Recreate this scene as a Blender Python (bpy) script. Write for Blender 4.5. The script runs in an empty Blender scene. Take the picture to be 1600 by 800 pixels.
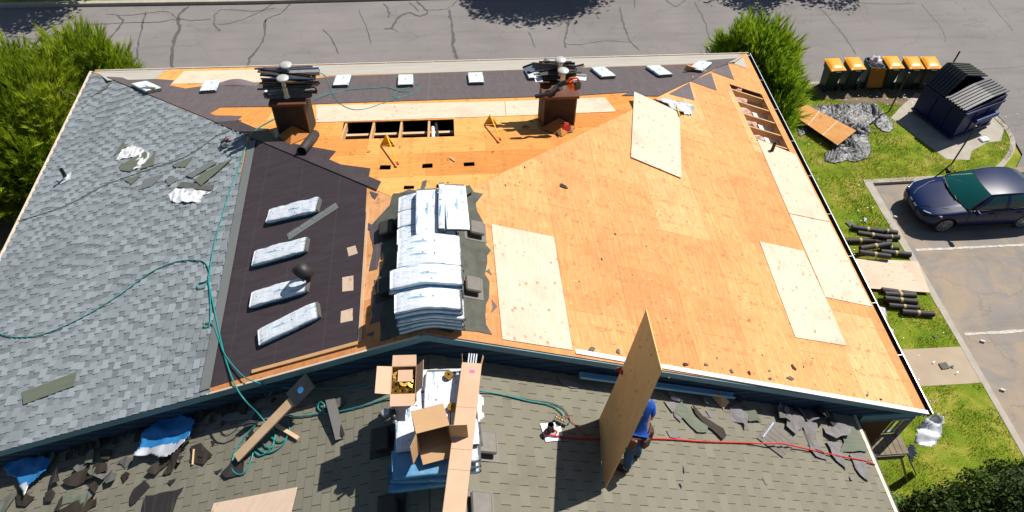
import bpy, math, random
import numpy as np
from mathutils import Vector, Matrix, noise
from mathutils.geometry import tessellate_polygon

random.seed(7); rng = np.random.default_rng(7)
S = bpy.context.scene
COL = S.collection
R = math.radians

# ------------------------------------------------------------------ camera, world, sun, exposure
FPX, PITCH, YAW, ROLL = 1143.03, 0.861431, -0.112913, 0.039031
CAM = Vector((0.5428, -18.1281, 17.0693))
cp, sp, cyw, syw, cr, sr = math.cos(PITCH), math.sin(PITCH), math.cos(YAW), math.sin(YAW), math.cos(ROLL), math.sin(ROLL)
_Z = Matrix.Rotation(YAW, 3, 'Z')
FW = _Z @ Vector((0, cp, -sp)); _r = _Z @ Vector((1, 0, 0)); _u = _Z @ Vector((0, sp, cp))
RT = cr * _r + sr * _u; UP = -sr * _r + cr * _u
cam_data = bpy.data.cameras.new('camera'); cam = bpy.data.objects.new('camera', cam_data); COL.objects.link(cam)
m = Matrix.Identity(4)
for i in range(3):
    m[i][0], m[i][1], m[i][2], m[i][3] = RT[i], UP[i], -FW[i], CAM[i]
cam.matrix_world = m
cam_data.sensor_width = 36; cam_data.lens = FPX * 36 / 1600; cam_data.clip_end = 2000; cam_data.clip_start = .1
S.camera = cam

SUN_EL = 52.3
sdir = Vector((0.824, 0.566, 1.295)).normalized()      # towards the sun
w = bpy.data.worlds.new('World'); S.world = w; w.use_nodes = True
nt = w.node_tree; bg = nt.nodes['Background']
sky = nt.nodes.new('ShaderNodeTexSky'); sky.sky_type = 'NISHITA'; sky.sun_disc = False
sky.sun_elevation = R(SUN_EL); sky.sun_rotation = math.atan2(sdir.x, sdir.y)
sky.altitude = 100; sky.air_density = 1.0; sky.dust_density = .6; sky.ozone_density = 1.2
nt.links.new(sky.outputs[0], bg.inputs[0]); bg.inputs[1].default_value = .057
sl = bpy.data.lights.new('sun', 'SUN'); sl.energy = 5.0; sl.angle = R(.53); sl.color = (1, .955, .88)
so = bpy.data.objects.new('sun', sl); COL.objects.link(so); so.rotation_euler = sdir.to_track_quat('Z', 'Y').to_euler(); so.location = (20, 14, 40)
S.view_settings.view_transform = 'Standard'; S.view_settings.look = 'None'; S.view_settings.gamma = 1; S.view_settings.use_curve_mapping = False
S.view_settings.exposure = 0.36
S.cycles.max_bounces = 6; S.cycles.diffuse_bounces = 3; S.cycles.glossy_bounces = 3; S.cycles.transmission_bounces = 4
S.cycles.caustics_reflective = False; S.cycles.caustics_refractive = False; S.cycles.sample_clamp_indirect = 6

# ------------------------------------------------------------------ planes of the place
E, HR, W, L, D, R0 = 4.6, 3.5335, 9.4089, 11.9218, 9.4026, 0.0149
T = HR / (W - R0); SLN = math.hypot(1, T)
def ray(px, py):
    return FW + RT * ((px - 800) / FPX) - UP * ((py - 400) / FPX)
class Plane:
    def __init__(s, o, u, v):
        s.o = Vector(o); s.u = Vector(u).normalized(); s.v = Vector(v).normalized(); s.n = s.u.cross(s.v)
        if s.n.z < 0: s.n = -s.n
    def at(s, px, py, h=0):
        d = ray(px, py); return CAM + d * ((s.n.dot(s.o - CAM) + h) / s.n.dot(d))
    def uv(s, px, py, h=0): return s.inv(s.at(px, py, h))
    def inv(s, p): q = Vector(p) - s.o; return (q.dot(s.u), q.dot(s.v))
    def W(s, u, v, h=0): return s.o + s.u * u + s.v * v + s.n * h
    def frame(s, u, v, ang=0, h=0):
        """local X lies in the plane, turned by ang from the u axis towards v; local Z is the normal"""
        x = s.u * math.cos(ang) + s.v * math.sin(ang); y = s.n.cross(x); o = s.W(u, v, h)
        M = Matrix.Identity(4)
        for i in range(3): M[i][0], M[i][1], M[i][2], M[i][3] = x[i], y[i], s.n[i], o[i]
        return M
    def fr(s, p0, p1, h=0):
        """frame at p0 (pixels) with X towards p1 (pixels), and the distance"""
        a = s.uv(*p0, h); b = s.uv(*p1, h)
        return s.frame(a[0], a[1], math.atan2(b[1] - a[1], b[0] - a[0]), h), math.dist(a, b)
PR = Plane((R0, 0, E + HR), (0, -1, 0), (1, 0, -T))     # right slope: u towards the camera, v down the slope
PL = Plane((R0, 0, E + HR), (0, 1, 0), (-1, 0, -T))     # left slope
PH = Plane((0, 0, E), (1, 0, 0), (0, 1, -T))            # far hip slope
DROP = .6
LR = Plane((R0, 0, E + HR - DROP), (0, -1, 0), (1, 0, -T))
LL = Plane((R0, 0, E + HR - DROP), (0, 1, 0), (-1, 0, -T))
GD = Plane((0, 0, 0), (1, 0, 0), (0, 1, 0))
RD = Plane((0, 0, -.1), (1, 0, 0), (0, 1, 0))
def HZ(z): return Plane((0, 0, z), (1, 0, 0), (0, 1, 0))

# ------------------------------------------------------------------ materials
MATS = {}
def ramp(nt, fac, stops):
    r = nt.nodes.new('ShaderNodeValToRGB'); nt.links.new(fac, r.inputs[0])
    while len(r.color_ramp.elements) < len(stops): r.color_ramp.elements.new(.5)
    for e, (p, c) in zip(r.color_ramp.elements, stops):
        e.position = p; e.color = (*c, 1) if len(c) == 3 else c
    return r.outputs[0]
def new_mat(name, rough=.8, metal=0, spec=.3, coat=0):
    m = bpy.data.materials.new(name); m.use_nodes = True
    b = m.node_tree.nodes['Principled BSDF']; b.inputs['Roughness'].default_value = rough; b.inputs['Metallic'].default_value = metal
    b.inputs['Specular IOR Level'].default_value = spec; b.inputs['Coat Weight'].default_value = coat
    MATS[name] = m; return m, m.node_tree, b
def node(nt, t, **k):
    n = nt.nodes.new(t)
    for a, v in k.items():
        if a in n.inputs: 
            n.inputs[a].default_value = v
        else: setattr(n, a, v)
    return n
def coords(nt, kind='Object', scale=(1, 1, 1), rot=(0, 0, 0), loc=(0, 0, 0)):
    tc = nt.nodes.new('ShaderNodeTexCoord'); mp = nt.nodes.new('ShaderNodeMapping')
    mp.inputs['Scale'].default_value = scale; mp.inputs['Rotation'].default_value = rot; mp.inputs['Location'].default_value = loc
    nt.links.new(tc.outputs[kind], mp.inputs[0]); return mp.outputs[0]
def noisen(nt, vec, scale, detail=4, rough=.55, dist=0):
    n = node(nt, 'ShaderNodeTexNoise'); n.inputs['Scale'].default_value = scale; n.inputs['Detail'].default_value = detail
    n.inputs['Roughness'].default_value = rough; n.inputs['Distortion'].default_value = dist
    nt.links.new(vec, n.inputs['Vector']); return n.outputs[0]
def mix(nt, a, b, fac, mode='MIX'):
    x = nt.nodes.new('ShaderNodeMix'); x.data_type = 'RGBA'; x.blend_type = mode
    for v, i in ((fac, 0), (a, 6), (b, 7)):
        if hasattr(v, 'type') and hasattr(v, 'is_output'): nt.links.new(v, x.inputs[i])
        elif i == 0: x.inputs[0].default_value = v
        else: x.inputs[i].default_value = (*v, 1)
    return x.outputs[2]
def bump(nt, b, h, strength=.3, dist=.01, prev=None):
    n = nt.nodes.new('ShaderNodeBump'); n.inputs['Strength'].default_value = strength; n.inputs['Distance'].default_value = dist
    nt.links.new(h, n.inputs['Height']); 
    if prev: nt.links.new(prev, n.inputs['Normal'])
    nt.links.new(n.outputs[0], b.inputs['Normal']); return n.outputs[0]
def math_(nt, op, a, b=None, clamp=False):
    x = nt.nodes.new('ShaderNodeMath'); x.operation = op; x.use_clamp = clamp
    for i, v in enumerate((a, b)):
        if v is None: continue
        if hasattr(v, 'is_output'): nt.links.new(v, x.inputs[i])
        else: x.inputs[i].default_value = v
    return x.outputs[0]
def simple(name, c1, c2=None, scale=6, rough=.8, metal=0, spec=.3, bmp=.15, bscale=None, stretch=(1, 1, 1), coat=0, kind='Object', bd=.01):
    m, nt, b = new_mat(name, rough, metal, spec, coat)
    v = coords(nt, kind, stretch)
    n = noisen(nt, v, scale)
    c2 = c2 or tuple(x * .7 for x in c1)
    nt.links.new(ramp(nt, n, [(.3, c1), (.7, c2)]), b.inputs['Base Color'])
    if bmp: bump(nt, b, noisen(nt, v, bscale or scale * 6, 3), bmp, bd)
    return m

def plywood(name, ca, cb, cc, seam=None, knots=.6, red=(.42, .16, .05), plank=True, dirt=None, fleck=.6, joist=0, ks=1):
    """ca..cc: face veneer tones. UV in metres, sheet length along u."""
    m, nt, b = new_mat(name, .75, spec=.2)
    v = coords(nt, 'UV')
    g = noisen(nt, coords(nt, 'UV', (1.2, 9, 1)), 2.2, 5, .6, .8)
    base = ramp(nt, g, [(.3, ca), (.52, cb), (.72, cc)])
    fine = noisen(nt, coords(nt, 'UV', (4, 60, 1)), 3, 4, .6, .3)
    base = mix(nt, base, tuple(x * .82 for x in cb), math_(nt, 'MULTIPLY', fine, .38))
    if seam:
        br = node(nt, 'ShaderNodeTexBrick'); br.offset = .5; br.squash = 1
        br.inputs['Color1'].default_value = (0, 0, 0, 1); br.inputs['Color2'].default_value = (1, 1, 1, 1); br.inputs['Mortar'].default_value = (.5, .5, .5, 1)
        br.inputs['Scale'].default_value = 1; br.inputs['Mortar Size'].default_value = .0; br.inputs['Brick Width'].default_value = 2.44; br.inputs['Row Height'].default_value = 1.22
        nt.links.new(v, br.inputs['Vector'])
        tone = ramp(nt, br.outputs['Color'], [(0, (.84, .74, .64)), (.35, (.98, .90, .80)), (.65, (1.02, 1.02, .95)), (1, (1.14, 1.26, 1.40))])
        base = mix(nt, base, tone, 1.0, 'MULTIPLY')
        b2 = node(nt, 'ShaderNodeTexBrick'); b2.offset = .5; b2.inputs['Scale'].default_value = 1; b2.inputs['Mortar Size'].default_value = .0045
        b2.inputs['Mortar Smooth'].default_value = 0
        b2.inputs['Brick Width'].default_value = 2.44; b2.inputs['Row Height'].default_value = 1.22; nt.links.new(v, b2.inputs['Vector'])
        sm = noisen(nt, v, 1.7, 2)
        base = mix(nt, base, seam, math_(nt, 'MULTIPLY', b2.outputs['Fac'], ramp(nt, sm, [(.35, (.15,) * 3), (.6, (.8,) * 3)])))
    # knots and plugs: small spots in bands along the rafters
    vo = node(nt, 'ShaderNodeTexVoronoi'); vo.inputs['Scale'].default_value = 5.5; nt.links.new(coords(nt, 'UV', (1.0, 1.35, 1)), vo.inputs['Vector'])
    k = ramp(nt, vo.outputs['Distance'], [(.12 * ks, (1, 1, 1)), (.26 * ks, (0, 0, 0))])
    wv = node(nt, 'ShaderNodeTexWave'); wv.inputs['Scale'].default_value = .52; wv.bands_direction = 'X'; wv.inputs['Distortion'].default_value = 2.2; wv.inputs['Detail'].default_value = 2
    nt.links.new(coords(nt, 'UV', (1, .35, 1)), wv.inputs['Vector'])
    msk = ramp(nt, wv.outputs['Fac'], [(.35, (.12,) * 3), (.75, (1,) * 3)])
    base = mix(nt, base, red, math_(nt, 'MULTIPLY', math_(nt, 'MULTIPLY', k, msk), knots))
    # small light and dark flecks along the grain, joist lines with nail marks
    v2 = node(nt, 'ShaderNodeTexVoronoi'); v2.inputs['Scale'].default_value = 8.5; nt.links.new(coords(nt, 'UV', (1.7, .6, 1)), v2.inputs['Vector'])
    fl = ramp(nt, v2.outputs['Distance'], [(.12, (1, 1, 1)), (.30, (0, 0, 0))]); sel = node(nt, 'ShaderNodeSeparateColor'); nt.links.new(v2.outputs['Color'], sel.inputs[0])
    dk = math_(nt, 'MULTIPLY', fl, ramp(nt, sel.outputs[0], [(.70, (0,) * 3), (.74, (1,) * 3)])); lt = math_(nt, 'MULTIPLY', fl, ramp(nt, sel.outputs[1], [(.72, (0,) * 3), (.76, (1,) * 3)]))
    base = mix(nt, base, tuple(x * .5 for x in ca), math_(nt, 'MULTIPLY', dk, min(1, fleck * 1.15))); base = mix(nt, base, tuple(min(.85, x * 1.15 + .04) for x in cc), math_(nt, 'MULTIPLY', lt, fleck * .7))
    if joist:
        jw = node(nt, 'ShaderNodeTexWave'); jw.bands_direction = 'X'; jw.inputs['Scale'].default_value = 1 / (joist * 3.183) ; jw.inputs['Distortion'].default_value = .5; jw.inputs['Detail'].default_value = 3; jw.inputs['Detail Scale'].default_value = 3
        nt.links.new(v, jw.inputs['Vector']); jn = noisen(nt, v, 4.5, 4, .7)
        base = mix(nt, base, tuple(x * .55 for x in ca), math_(nt, 'MULTIPLY', ramp(nt, jw.outputs['Fac'], [(.90, (0,) * 3), (1, (.6,) * 3)]), ramp(nt, jn, [(.46, (.0,) * 3), (.66, (1,) * 3)])))
    # big soft tone drifts, water marks
    big = noisen(nt, v, .9, 3, .6, 1)
    base = mix(nt, base, tuple(x * .72 for x in ca), ramp(nt, big, [(.5, (0,) * 3), (.75, (.55,) * 3)]))
    if dirt:
        d = noisen(nt, v, 3.2, 6, .75, 1.5)
        base = mix(nt, base, dirt, ramp(nt, d, [(.60, (0,) * 3), (.72, (.7,) * 3)]))
    nt.links.new(base, b.inputs['Base Color'])
    h = math_(nt, 'ADD', math_(nt, 'MULTIPLY', fine, .4), math_(nt, 'MULTIPLY', noisen(nt, v, 9, 3), 1))
    bump(nt, b, h, .25, .006)
    return m
plywood('deck_ply', (.62, .258, .092), (.70, .33, .138), (.75, .425, .20), seam=(.22, .08, .02), knots=.8, joist=.61, dirt=(.40, .25, .14))
plywood('deck_ply_hip', (.58, .235, .055), (.66, .30, .085), (.71, .36, .125), seam=(.22, .08, .02), knots=.7, joist=.61)
plywood('new_ply', (.58, .46, .345), (.66, .535, .41), (.70, .58, .46), knots=.85, red=(.42, .18, .08), fleck=.35)
plywood('new_ply_peach', (.62, .45, .335), (.68, .51, .385), (.71, .55, .43), knots=.6, red=(.42, .18, .08), fleck=.35)
plywood('held_ply', (.76, .42, .16), (.82, .49, .20), (.85, .55, .25), knots=1, red=(.06, .03, .015), fleck=.4, ks=.55)
simple('lumber', (.60, .36, .17), (.50, .28, .12), 3, stretch=(1, 8, 8), kind='Object')
simple('lumber_pale', (.66, .47, .30), (.58, .38, .22), 4, kind='Object')
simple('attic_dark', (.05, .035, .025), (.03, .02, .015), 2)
simple('insulation', (.72, .48, .38), (.50, .30, .24), 5, rough=1, bmp=.9, bscale=16, bd=.06)

def shingle_mat(name, c, var=.28, grit=.35, c2=None):
    m, nt, b = new_mat(name, .95, spec=.15)
    at = node(nt, 'ShaderNodeAttribute', attribute_name='tone')
    v = coords(nt)
    lo = tuple(x * (1 - var) for x in c); hi = tuple(x * (1 + var) for x in (c2 or c))
    base = ramp(nt, at.outputs['Fac'], [(0, lo), (.5, c), (1, hi)])
    g = noisen(nt, v, 140, 2, .8)
    base = mix(nt, base, tuple(min(1, x * 2.0) for x in c), math_(nt, 'MULTIPLY', ramp(nt, g, [(.5, (0,) * 3), (.75, (1,) * 3)]), grit))
    st = noisen(nt, v, .55, 5, .65, .5)
    base = mix(nt, base, tuple(x * .62 for x in c), ramp(nt, st, [(.52, (0,) * 3), (.78, (.6,) * 3)]))
    nt.links.new(base, b.inputs['Base Color']); bump(nt, b, g, .5, .004); return m
shingle_mat('new_shingle', (.212, .240, .256), .27)
shingle_mat('old_shingle', (.185, .174, .134), .11, .4)
shingle_mat('starter', (.18, .195, .19), .1, .3)
simple('shingle_scrap', (.14, .14, .125), (.10, .10, .09), 8, rough=.95, bmp=.4, bscale=80, bd=.004)
simple('shingle_green', (.155, .172, .130), (.12, .135, .10), 3, rough=.95, stretch=(1, 12, 1), bmp=.3, bscale=60, bd=.004)
simple('scrap_pale', (.21, .20, .20), (.15, .14, .14), 8, rough=.95, bmp=.4, bscale=60, bd=.004)
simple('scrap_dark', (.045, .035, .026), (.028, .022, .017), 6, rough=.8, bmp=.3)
simple('old_patch', (.115, .118, .095), (.07, .072, .062), 5, rough=.95, bmp=.5, bscale=50, bd=.005)
def felt(name, c, warm):
    m, nt, b = new_mat(name, .62, spec=.35)
    v = coords(nt, 'UV')
    n = noisen(nt, coords(nt, 'UV', (3, .6, 1)), 2.6, 6, .7, .6)
    base = ramp(nt, n, [(.3, c), (.7, warm)])
    d = noisen(nt, v, 11, 6, .8); base = mix(nt, base, tuple(x * 2.2 for x in warm), ramp(nt, d, [(.6, (0,) * 3), (.8, (.35,) * 3)]))
    br = node(nt, 'ShaderNodeTexBrick'); br.offset = .0; br.inputs['Scale'].default_value = 1; br.inputs['Brick Width'].default_value = 40; br.inputs['Row Height'].default_value = .86
    br.inputs['Mortar Size'].default_value = .006; nt.links.new(v, br.inputs['Vector'])
    base = mix(nt, base, tuple(x * 1.8 for x in warm), math_(nt, 'MULTIPLY', br.outputs['Fac'], .5))
    nt.links.new(base, b.inputs['Base Color'])
    wr = noisen(nt, coords(nt, 'UV', (2.2, .5, 1)), 2.0, 3, .5, 1.2)
    bump(nt, b, wr, .35, .05); return m
felt('felt', (.038, .028, .033), (.058, .043, .049))
felt('felt_grey', (.088, .070, .076), (.118, .095, .10))
simple('felt_scrap', (.022, .018, .018), (.035, .028, .028), 3, rough=.55, spec=.5, bmp=.1)
simple('bare_strip', (.34, .31, .26), (.42, .40, .36), 2, stretch=(.4, 6, 1), kind='UV')
simple('drip_white', (.80, .78, .74), (.70, .67, .62), 4, rough=.4)
simple('drip_cream', (.66, .56, .45), (.58, .47, .36), 4, rough=.5)
simple('fascia_blue', (.16, .30, .37), (.13, .25, .31), 2, rough=.55, bmp=.03)
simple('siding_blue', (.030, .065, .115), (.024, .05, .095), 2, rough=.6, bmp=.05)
simple('wall_brown', (.13, .055, .03), (.09, .035, .02), 3, rough=.7, bmp=.2)
simple('gutter_black', (.02, .02, .022), (.05, .045, .04), 10, rough=.6)
simple('metal_white', (.70, .72, .74), (.62, .64, .66), 3, rough=.35, metal=.2)
simple('galv', (.55, .55, .55), (.42, .43, .44), 9, rough=.35, metal=.75, bmp=.08)
simple('galv_cap', (.50, .50, .48), (.40, .40, .39), 9, rough=.5, metal=.2, bmp=.08)
simple('chim_side', (.055, .034, .02), (.03, .018, .012), 5, rough=.8, bmp=.4)
simple('chim_cap', (.15, .055, .030), (.11, .04, .022), 5, rough=.55, bmp=.08)
simple('metal_dark', (.035, .04, .045), (.06, .06, .06), 8, rough=.4, metal=.5, bmp=.1)
simple('black_rubber', (.015, .015, .016), (.03, .03, .03), 8, rough=.55)
simple('vent_grey', (.17, .15, .13), (.13, .115, .10), 8, rough=.55, bmp=.1)
simple('vent_black', (.035, .033, .032), (.05, .047, .044), 8, rough=.55, bmp=.1)
simple('cardboard', (.50, .32, .17), (.46, .28, .14), 3, rough=.85, bmp=.08)
simple('cardboard_pale', (.62, .42, .29), (.57, .37, .24), 3, rough=.85, bmp=.08)
simple('cardboard_in', (.40, .23, .11), (.34, .19, .09), 3, rough=.9)
simple('brass', (.60, .38, .08), (.35, .20, .04), 30, rough=.35, metal=.8)
simple('hose_teal', (.02, .27, .26), (.02, .22, .22), 5, rough=.35)
simple('hose_dark', (.03, .12, .10), (.03, .10, .09), 5, rough=.4)
simple('hose_red', (.62, .04, .025), (.5, .03, .02), 5, rough=.35)
simple('yellow_paint', (.72, .43, .03), (.60, .35, .03), 8, rough=.4)
simple('red_plastic', (.60, .06, .03), (.5, .05, .03), 8, rough=.4)
simple('orange_plastic', (.80, .13, .02), (.7, .1, .02), 8, rough=.35)
simple('white_plastic', (.80, .80, .80), (.72, .73, .75), 4, rough=.35, bmp=.1)
simple('blue_sheet', (.035, .22, .50), (.02, .14, .36), 4, rough=.4, bmp=.1)
simple('silver_sheet', (.62, .64, .68), (.45, .47, .50), 6, rough=.35, bmp=.2, metal=.2)
simple('grey_poly', (.40, .44, .50), (.28, .32, .38), 4, rough=.35, bmp=.2)
simple('black_poly', (.045, .045, .048), (.09, .09, .095), 3, rough=.33, spec=.6, bmp=.25, bscale=10, bd=.02)
simple('tar_line', (.088, .079, .076), (.112, .10, .095), 5, rough=.6)
simple('tar_paper_roll', (.035, .030, .030), (.05, .043, .042), 6, rough=.6)
simple('tape', (.45, .36, .16), (.40, .31, .13), 6, rough=.5)
simple('blue_print', (.06, .32, .52), (.03, .15, .30), 9, rough=.4, bmp=.05)
simple('bin_green', (.020, .045, .035), (.015, .035, .028), 4, rough=.5)
simple('bin_orange', (.85, .36, .02), (.78, .31, .015), 4, rough=.35, bmp=.04)
simple('dump_navy', (.006, .014, .090), (.009, .018, .10), 4, rough=.5, bmp=.2, bscale=6)
simple('dump_lid', (.006, .007, .012), (.010, .011, .016), 6, rough=.35, spec=.7)
simple('pole_steel', (.09, .095, .095), (.06, .055, .05), 8, rough=.5, metal=.4)
simple('concrete', (.42, .38, .32), (.34, .30, .25), 3, rough=.9, bmp=.3, bscale=50, bd=.004)
simple('concrete_tan', (.42, .34, .25), (.36, .28, .20), 1.5, rough=.9, bmp=.3, bscale=60, bd=.004)
simple('paint_white', (.60, .57, .50), (.36, .34, .30), 9, rough=.8)
simple('bark', (.10, .07, .045), (.06, .04, .028), 8, rough=.95, bmp=.6)
simple('branch_dry', (.24, .17, .11), (.16, .11, .07), 8, rough=.95)
simple('skin', (.50, .27, .18), (.46, .24, .155), 6, rough=.5, bmp=.02)
simple('shirt_blue', (.01, .085, .44), (.008, .06, .32), 6, rough=.8, bmp=.6, bscale=9, bd=.03)
simple('denim', (.045, .10, .20), (.03, .075, .15), 10, rough=.9, bmp=.2, bscale=60, bd=.004)
simple('leather', (.07, .03, .022), (.045, .02, .015), 8, rough=.6)
simple('hair', (.03, .02, .015), (.02, .015, .01), 20, rough=.6)
simple('cap_dark', (.02, .022, .03), (.015, .017, .02), 10, rough=.8)
simple('glove_red', (.50, .06, .04), (.4, .05, .03), 10, rough=.7)

simple('sticker_pink', (.85, .12, .35), (.8, .2, .4), 6)
simple('gutter_blue', (.22, .45, .62), (.18, .38, .55), 3, rough=.35, metal=.2)
simple('bin_teal', (.015, .10, .10), (.012, .08, .08), 4, rough=.5)
simple('bin_amber', (.50, .20, .012), (.40, .15, .01), 4, rough=.4)
simple('dump_blue', (.02, .06, .22), (.015, .045, .16), 4, rough=.4)
simple('wood_brown', (.22, .12, .05), (.14, .075, .03), 6)
simple('blue_wrap', (.05, .22, .42), (.16, .32, .46), 7, rough=.4, bmp=.4, bscale=9, bd=.03)
simple('rust', (.10, .05, .035), (.06, .03, .02), 10)
simple('weathered', (.24, .20, .14), (.17, .14, .10), 5, rough=.9, bmp=.3)
simple('grey_paint', (.26, .27, .28), (.20, .21, .22), 5, rough=.6)
simple('rim_silver', (.45, .48, .52), (.35, .38, .42), 6, rough=.3, metal=.6)
simple('soil', (.20, .15, .09), (.13, .10, .06), 3, rough=1, bmp=.5, bscale=30)
simple('black_poly_sheet', (.065, .066, .07), (.11, .11, .115), 2.2, rough=.5, spec=.55, bmp=.25, bscale=5, bd=.04, stretch=(1, 2.4, 1))
plywood('deck_ply_old', (.45, .20, .05), (.54, .26, .08), (.58, .31, .11), knots=.6)
def asphalt(name, c, tan=None, amt=.0, spec=.25):
    m, nt, b = new_mat(name, .92, spec=spec * .5); v = coords(nt)
    n1 = noisen(nt, v, .35, 5, .6, .4); n2 = noisen(nt, v, 60, 2, .8); n3 = noisen(nt, coords(nt, 'Object', (.25, 2.2, 1)), 1.1, 4, .6)
    base = ramp(nt, n1, [(.3, tuple(x * .84 for x in c)), (.7, tuple(x * 1.12 for x in c))])
    base = mix(nt, base, tuple(x * 1.55 for x in c), math_(nt, 'MULTIPLY', n2, .45))
    base = mix(nt, base, tuple(x * .72 for x in c), ramp(nt, n3, [(.5, (0,) * 3), (.8, (.5,) * 3)]))
    if tan:
        n4 = noisen(nt, v, .75, 6, .68, .9)
        base = mix(nt, base, tan, ramp(nt, n4, [(.42, (0,) * 3), (.62, (amt,) * 3)]))
    # hairline cracks
    vo = node(nt, 'ShaderNodeTexVoronoi', feature='DISTANCE_TO_EDGE'); vo.inputs['Scale'].default_value = .33
    wob = nt.nodes.new('ShaderNodeVectorMath'); wob.operation = 'ADD'
    nn = node(nt, 'ShaderNodeTexNoise'); nn.inputs['Scale'].default_value = 1.3; nn.inputs['Detail'].default_value = 5; nt.links.new(v, nn.inputs['Vector'])
    nt.links.new(v, wob.inputs[0]); nt.links.new(nn.outputs['Color'], wob.inputs[1]); nt.links.new(wob.outputs[0], vo.inputs['Vector'])
    ck = ramp(nt, vo.outputs['Distance'], [(.002, (.3,) * 3), (.006, (0,) * 3)])
    base = mix(nt, base, tuple(x * .5 for x in c), ck)
    nt.links.new(base, b.inputs['Base Color']); bump(nt, b, n2, .4, .004); return m
asphalt('asphalt', (.190, .175, .168))
asphalt('asphalt_lot', (.215, .195, .180), (.38, .28, .18), .6)

def grass_ground():
    m, nt, b = new_mat('lawn_ground', .95, spec=.1); v = coords(nt)
    n1 = noisen(nt, v, .9, 6, .7, .6); n2 = noisen(nt, v, 25, 3, .7)
    base = ramp(nt, n1, [(.34, (.12, .19, .014)), (.50, (.19, .25, .02)), (.60, (.32, .30, .05)), (.70, (.42, .32, .14))])
    base = mix(nt, base, (.05, .08, .008), ramp(nt, n2, [(.45, (0,) * 3), (.7, (.6,) * 3)]))
    nt.links.new(base, b.inputs['Base Color']); bump(nt, b, n2, .8, .03)
grass_ground()
def leaf(name, stops, trans=.25, rough=.6):
    m, nt, b = new_mat(name, rough, spec=.25)
    at = node(nt, 'ShaderNodeAttribute', attribute_name='tone')
    c = ramp(nt, at.outputs['Fac'], stops); nt.links.new(c, b.inputs['Base Color'])
    tr = nt.nodes.new('ShaderNodeBsdfTranslucent'); nt.links.new(c, tr.inputs['Color'])
    ms = nt.nodes.new('ShaderNodeMixShader'); ms.inputs[0].default_value = trans
    out = nt.nodes['Material Output']; nt.links.new(b.outputs[0], ms.inputs[1]); nt.links.new(tr.outputs[0], ms.inputs[2]); nt.links.new(ms.outputs[0], out.inputs[0])
leaf('grass_blade', [(0, (.09, .16, .008)), (.5, (.22, .30, .015)), (.85, (.36, .36, .04)), (1, (.46, .38, .12))])
leaf('pine', [(0, (.10, .17, .01)), (.5, (.28, .40, .02)), (1, (.52, .58, .05))], .4)
leaf('arbor', [(0, (.08, .17, .012)), (.5, (.24, .40, .02)), (1, (.46, .56, .04))], .45)
leaf('dark_conifer', [(0, (.012, .025, .006)), (.5, (.03, .06, .01)), (1, (.09, .14, .02))], .2)
leaf('broadleaf', [(0, (.03, .07, .01)), (.5, (.06, .12, .015)), (1, (.10, .18, .02))], .25)
leaf('ivy', [(0, (.03, .08, .008)), (.5, (.07, .15, .012)), (1, (.14, .24, .02))], .25)

def wrap_mat():
    m, nt, b = new_mat('wrap_print', .32, spec=.5); v = coords(nt, 'UV')
    br = node(nt, 'ShaderNodeTexBrick'); br.offset = .0; br.inputs['Scale'].default_value = 1; br.inputs['Brick Width'].default_value = .135; br.inputs['Row Height'].default_value = .105
    br.inputs['Mortar Size'].default_value = .012; br.inputs['Color1'].default_value = (.2,) * 3 + (1,); br.inputs['Color2'].default_value = (1,) * 3 + (1,); br.inputs['Mortar'].default_value = (0, 0, 0, 1)
    nt.links.new(v, br.inputs['Vector'])
    ln = node(nt, 'ShaderNodeTexWave'); ln.bands_direction = 'Y'; ln.inputs['Scale'].default_value = 26; nt.links.new(v, ln.inputs['Vector'])
    tx = noisen(nt, coords(nt, 'UV', (60, 8, 1)), 3, 2)
    f = math_(nt, 'MULTIPLY', math_(nt, 'MULTIPLY', br.outputs['Color'], ln.outputs['Fac']), ramp(nt, tx, [(.35, (.15,) * 3), (.52, (.85,) * 3)]))
    base = mix(nt, (.66, .70, .76), (.30, .35, .42), f)
    bl = noisen(nt, coords(nt, 'UV', (1.2, 7, 1)), 2.3, 3, .5, .4); base = mix(nt, base, (.06, .26, .42), ramp(nt, bl, [(.59, (0,) * 3), (.62, (.8,) * 3)]))
    cz = noisen(nt, coords(nt, 'UV', (2, 5, 1)), 5, 5, .65, 2.5); base = mix(nt, base, (.80, .82, .86), ramp(nt, cz, [(.45, (0,) * 3), (.7, (.5,) * 3)]))
    # dark dashes near the ends
    b2 = node(nt, 'ShaderNodeTexBrick'); b2.offset = .3; b2.inputs['Scale'].default_value = 1; b2.inputs['Brick Width'].default_value = .95; b2.inputs['Row Height'].default_value = .27; b2.inputs['Mortar Size'].default_value = .012
    nt.links.new(coords(nt, 'UV', (1, 1, 1), (0, 0, 0), (.08, .06, 0)), b2.inputs['Vector'])
    dm = noisen(nt, coords(nt, 'UV', (1, 1, 1)), 16, 0)
    base = mix(nt, base, (.03, .05, .08), math_(nt, 'MULTIPLY', b2.outputs['Fac'], ramp(nt, dm, [(.66, (0,) * 3), (.69, (.85,) * 3)])))
    nt.links.new(base, b.inputs['Base Color']); bump(nt, b, noisen(nt, coords(nt, 'UV', (1, 2.2, 1)), 5, 3, .5, 1.5), .4, .03)
wrap_mat()

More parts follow.
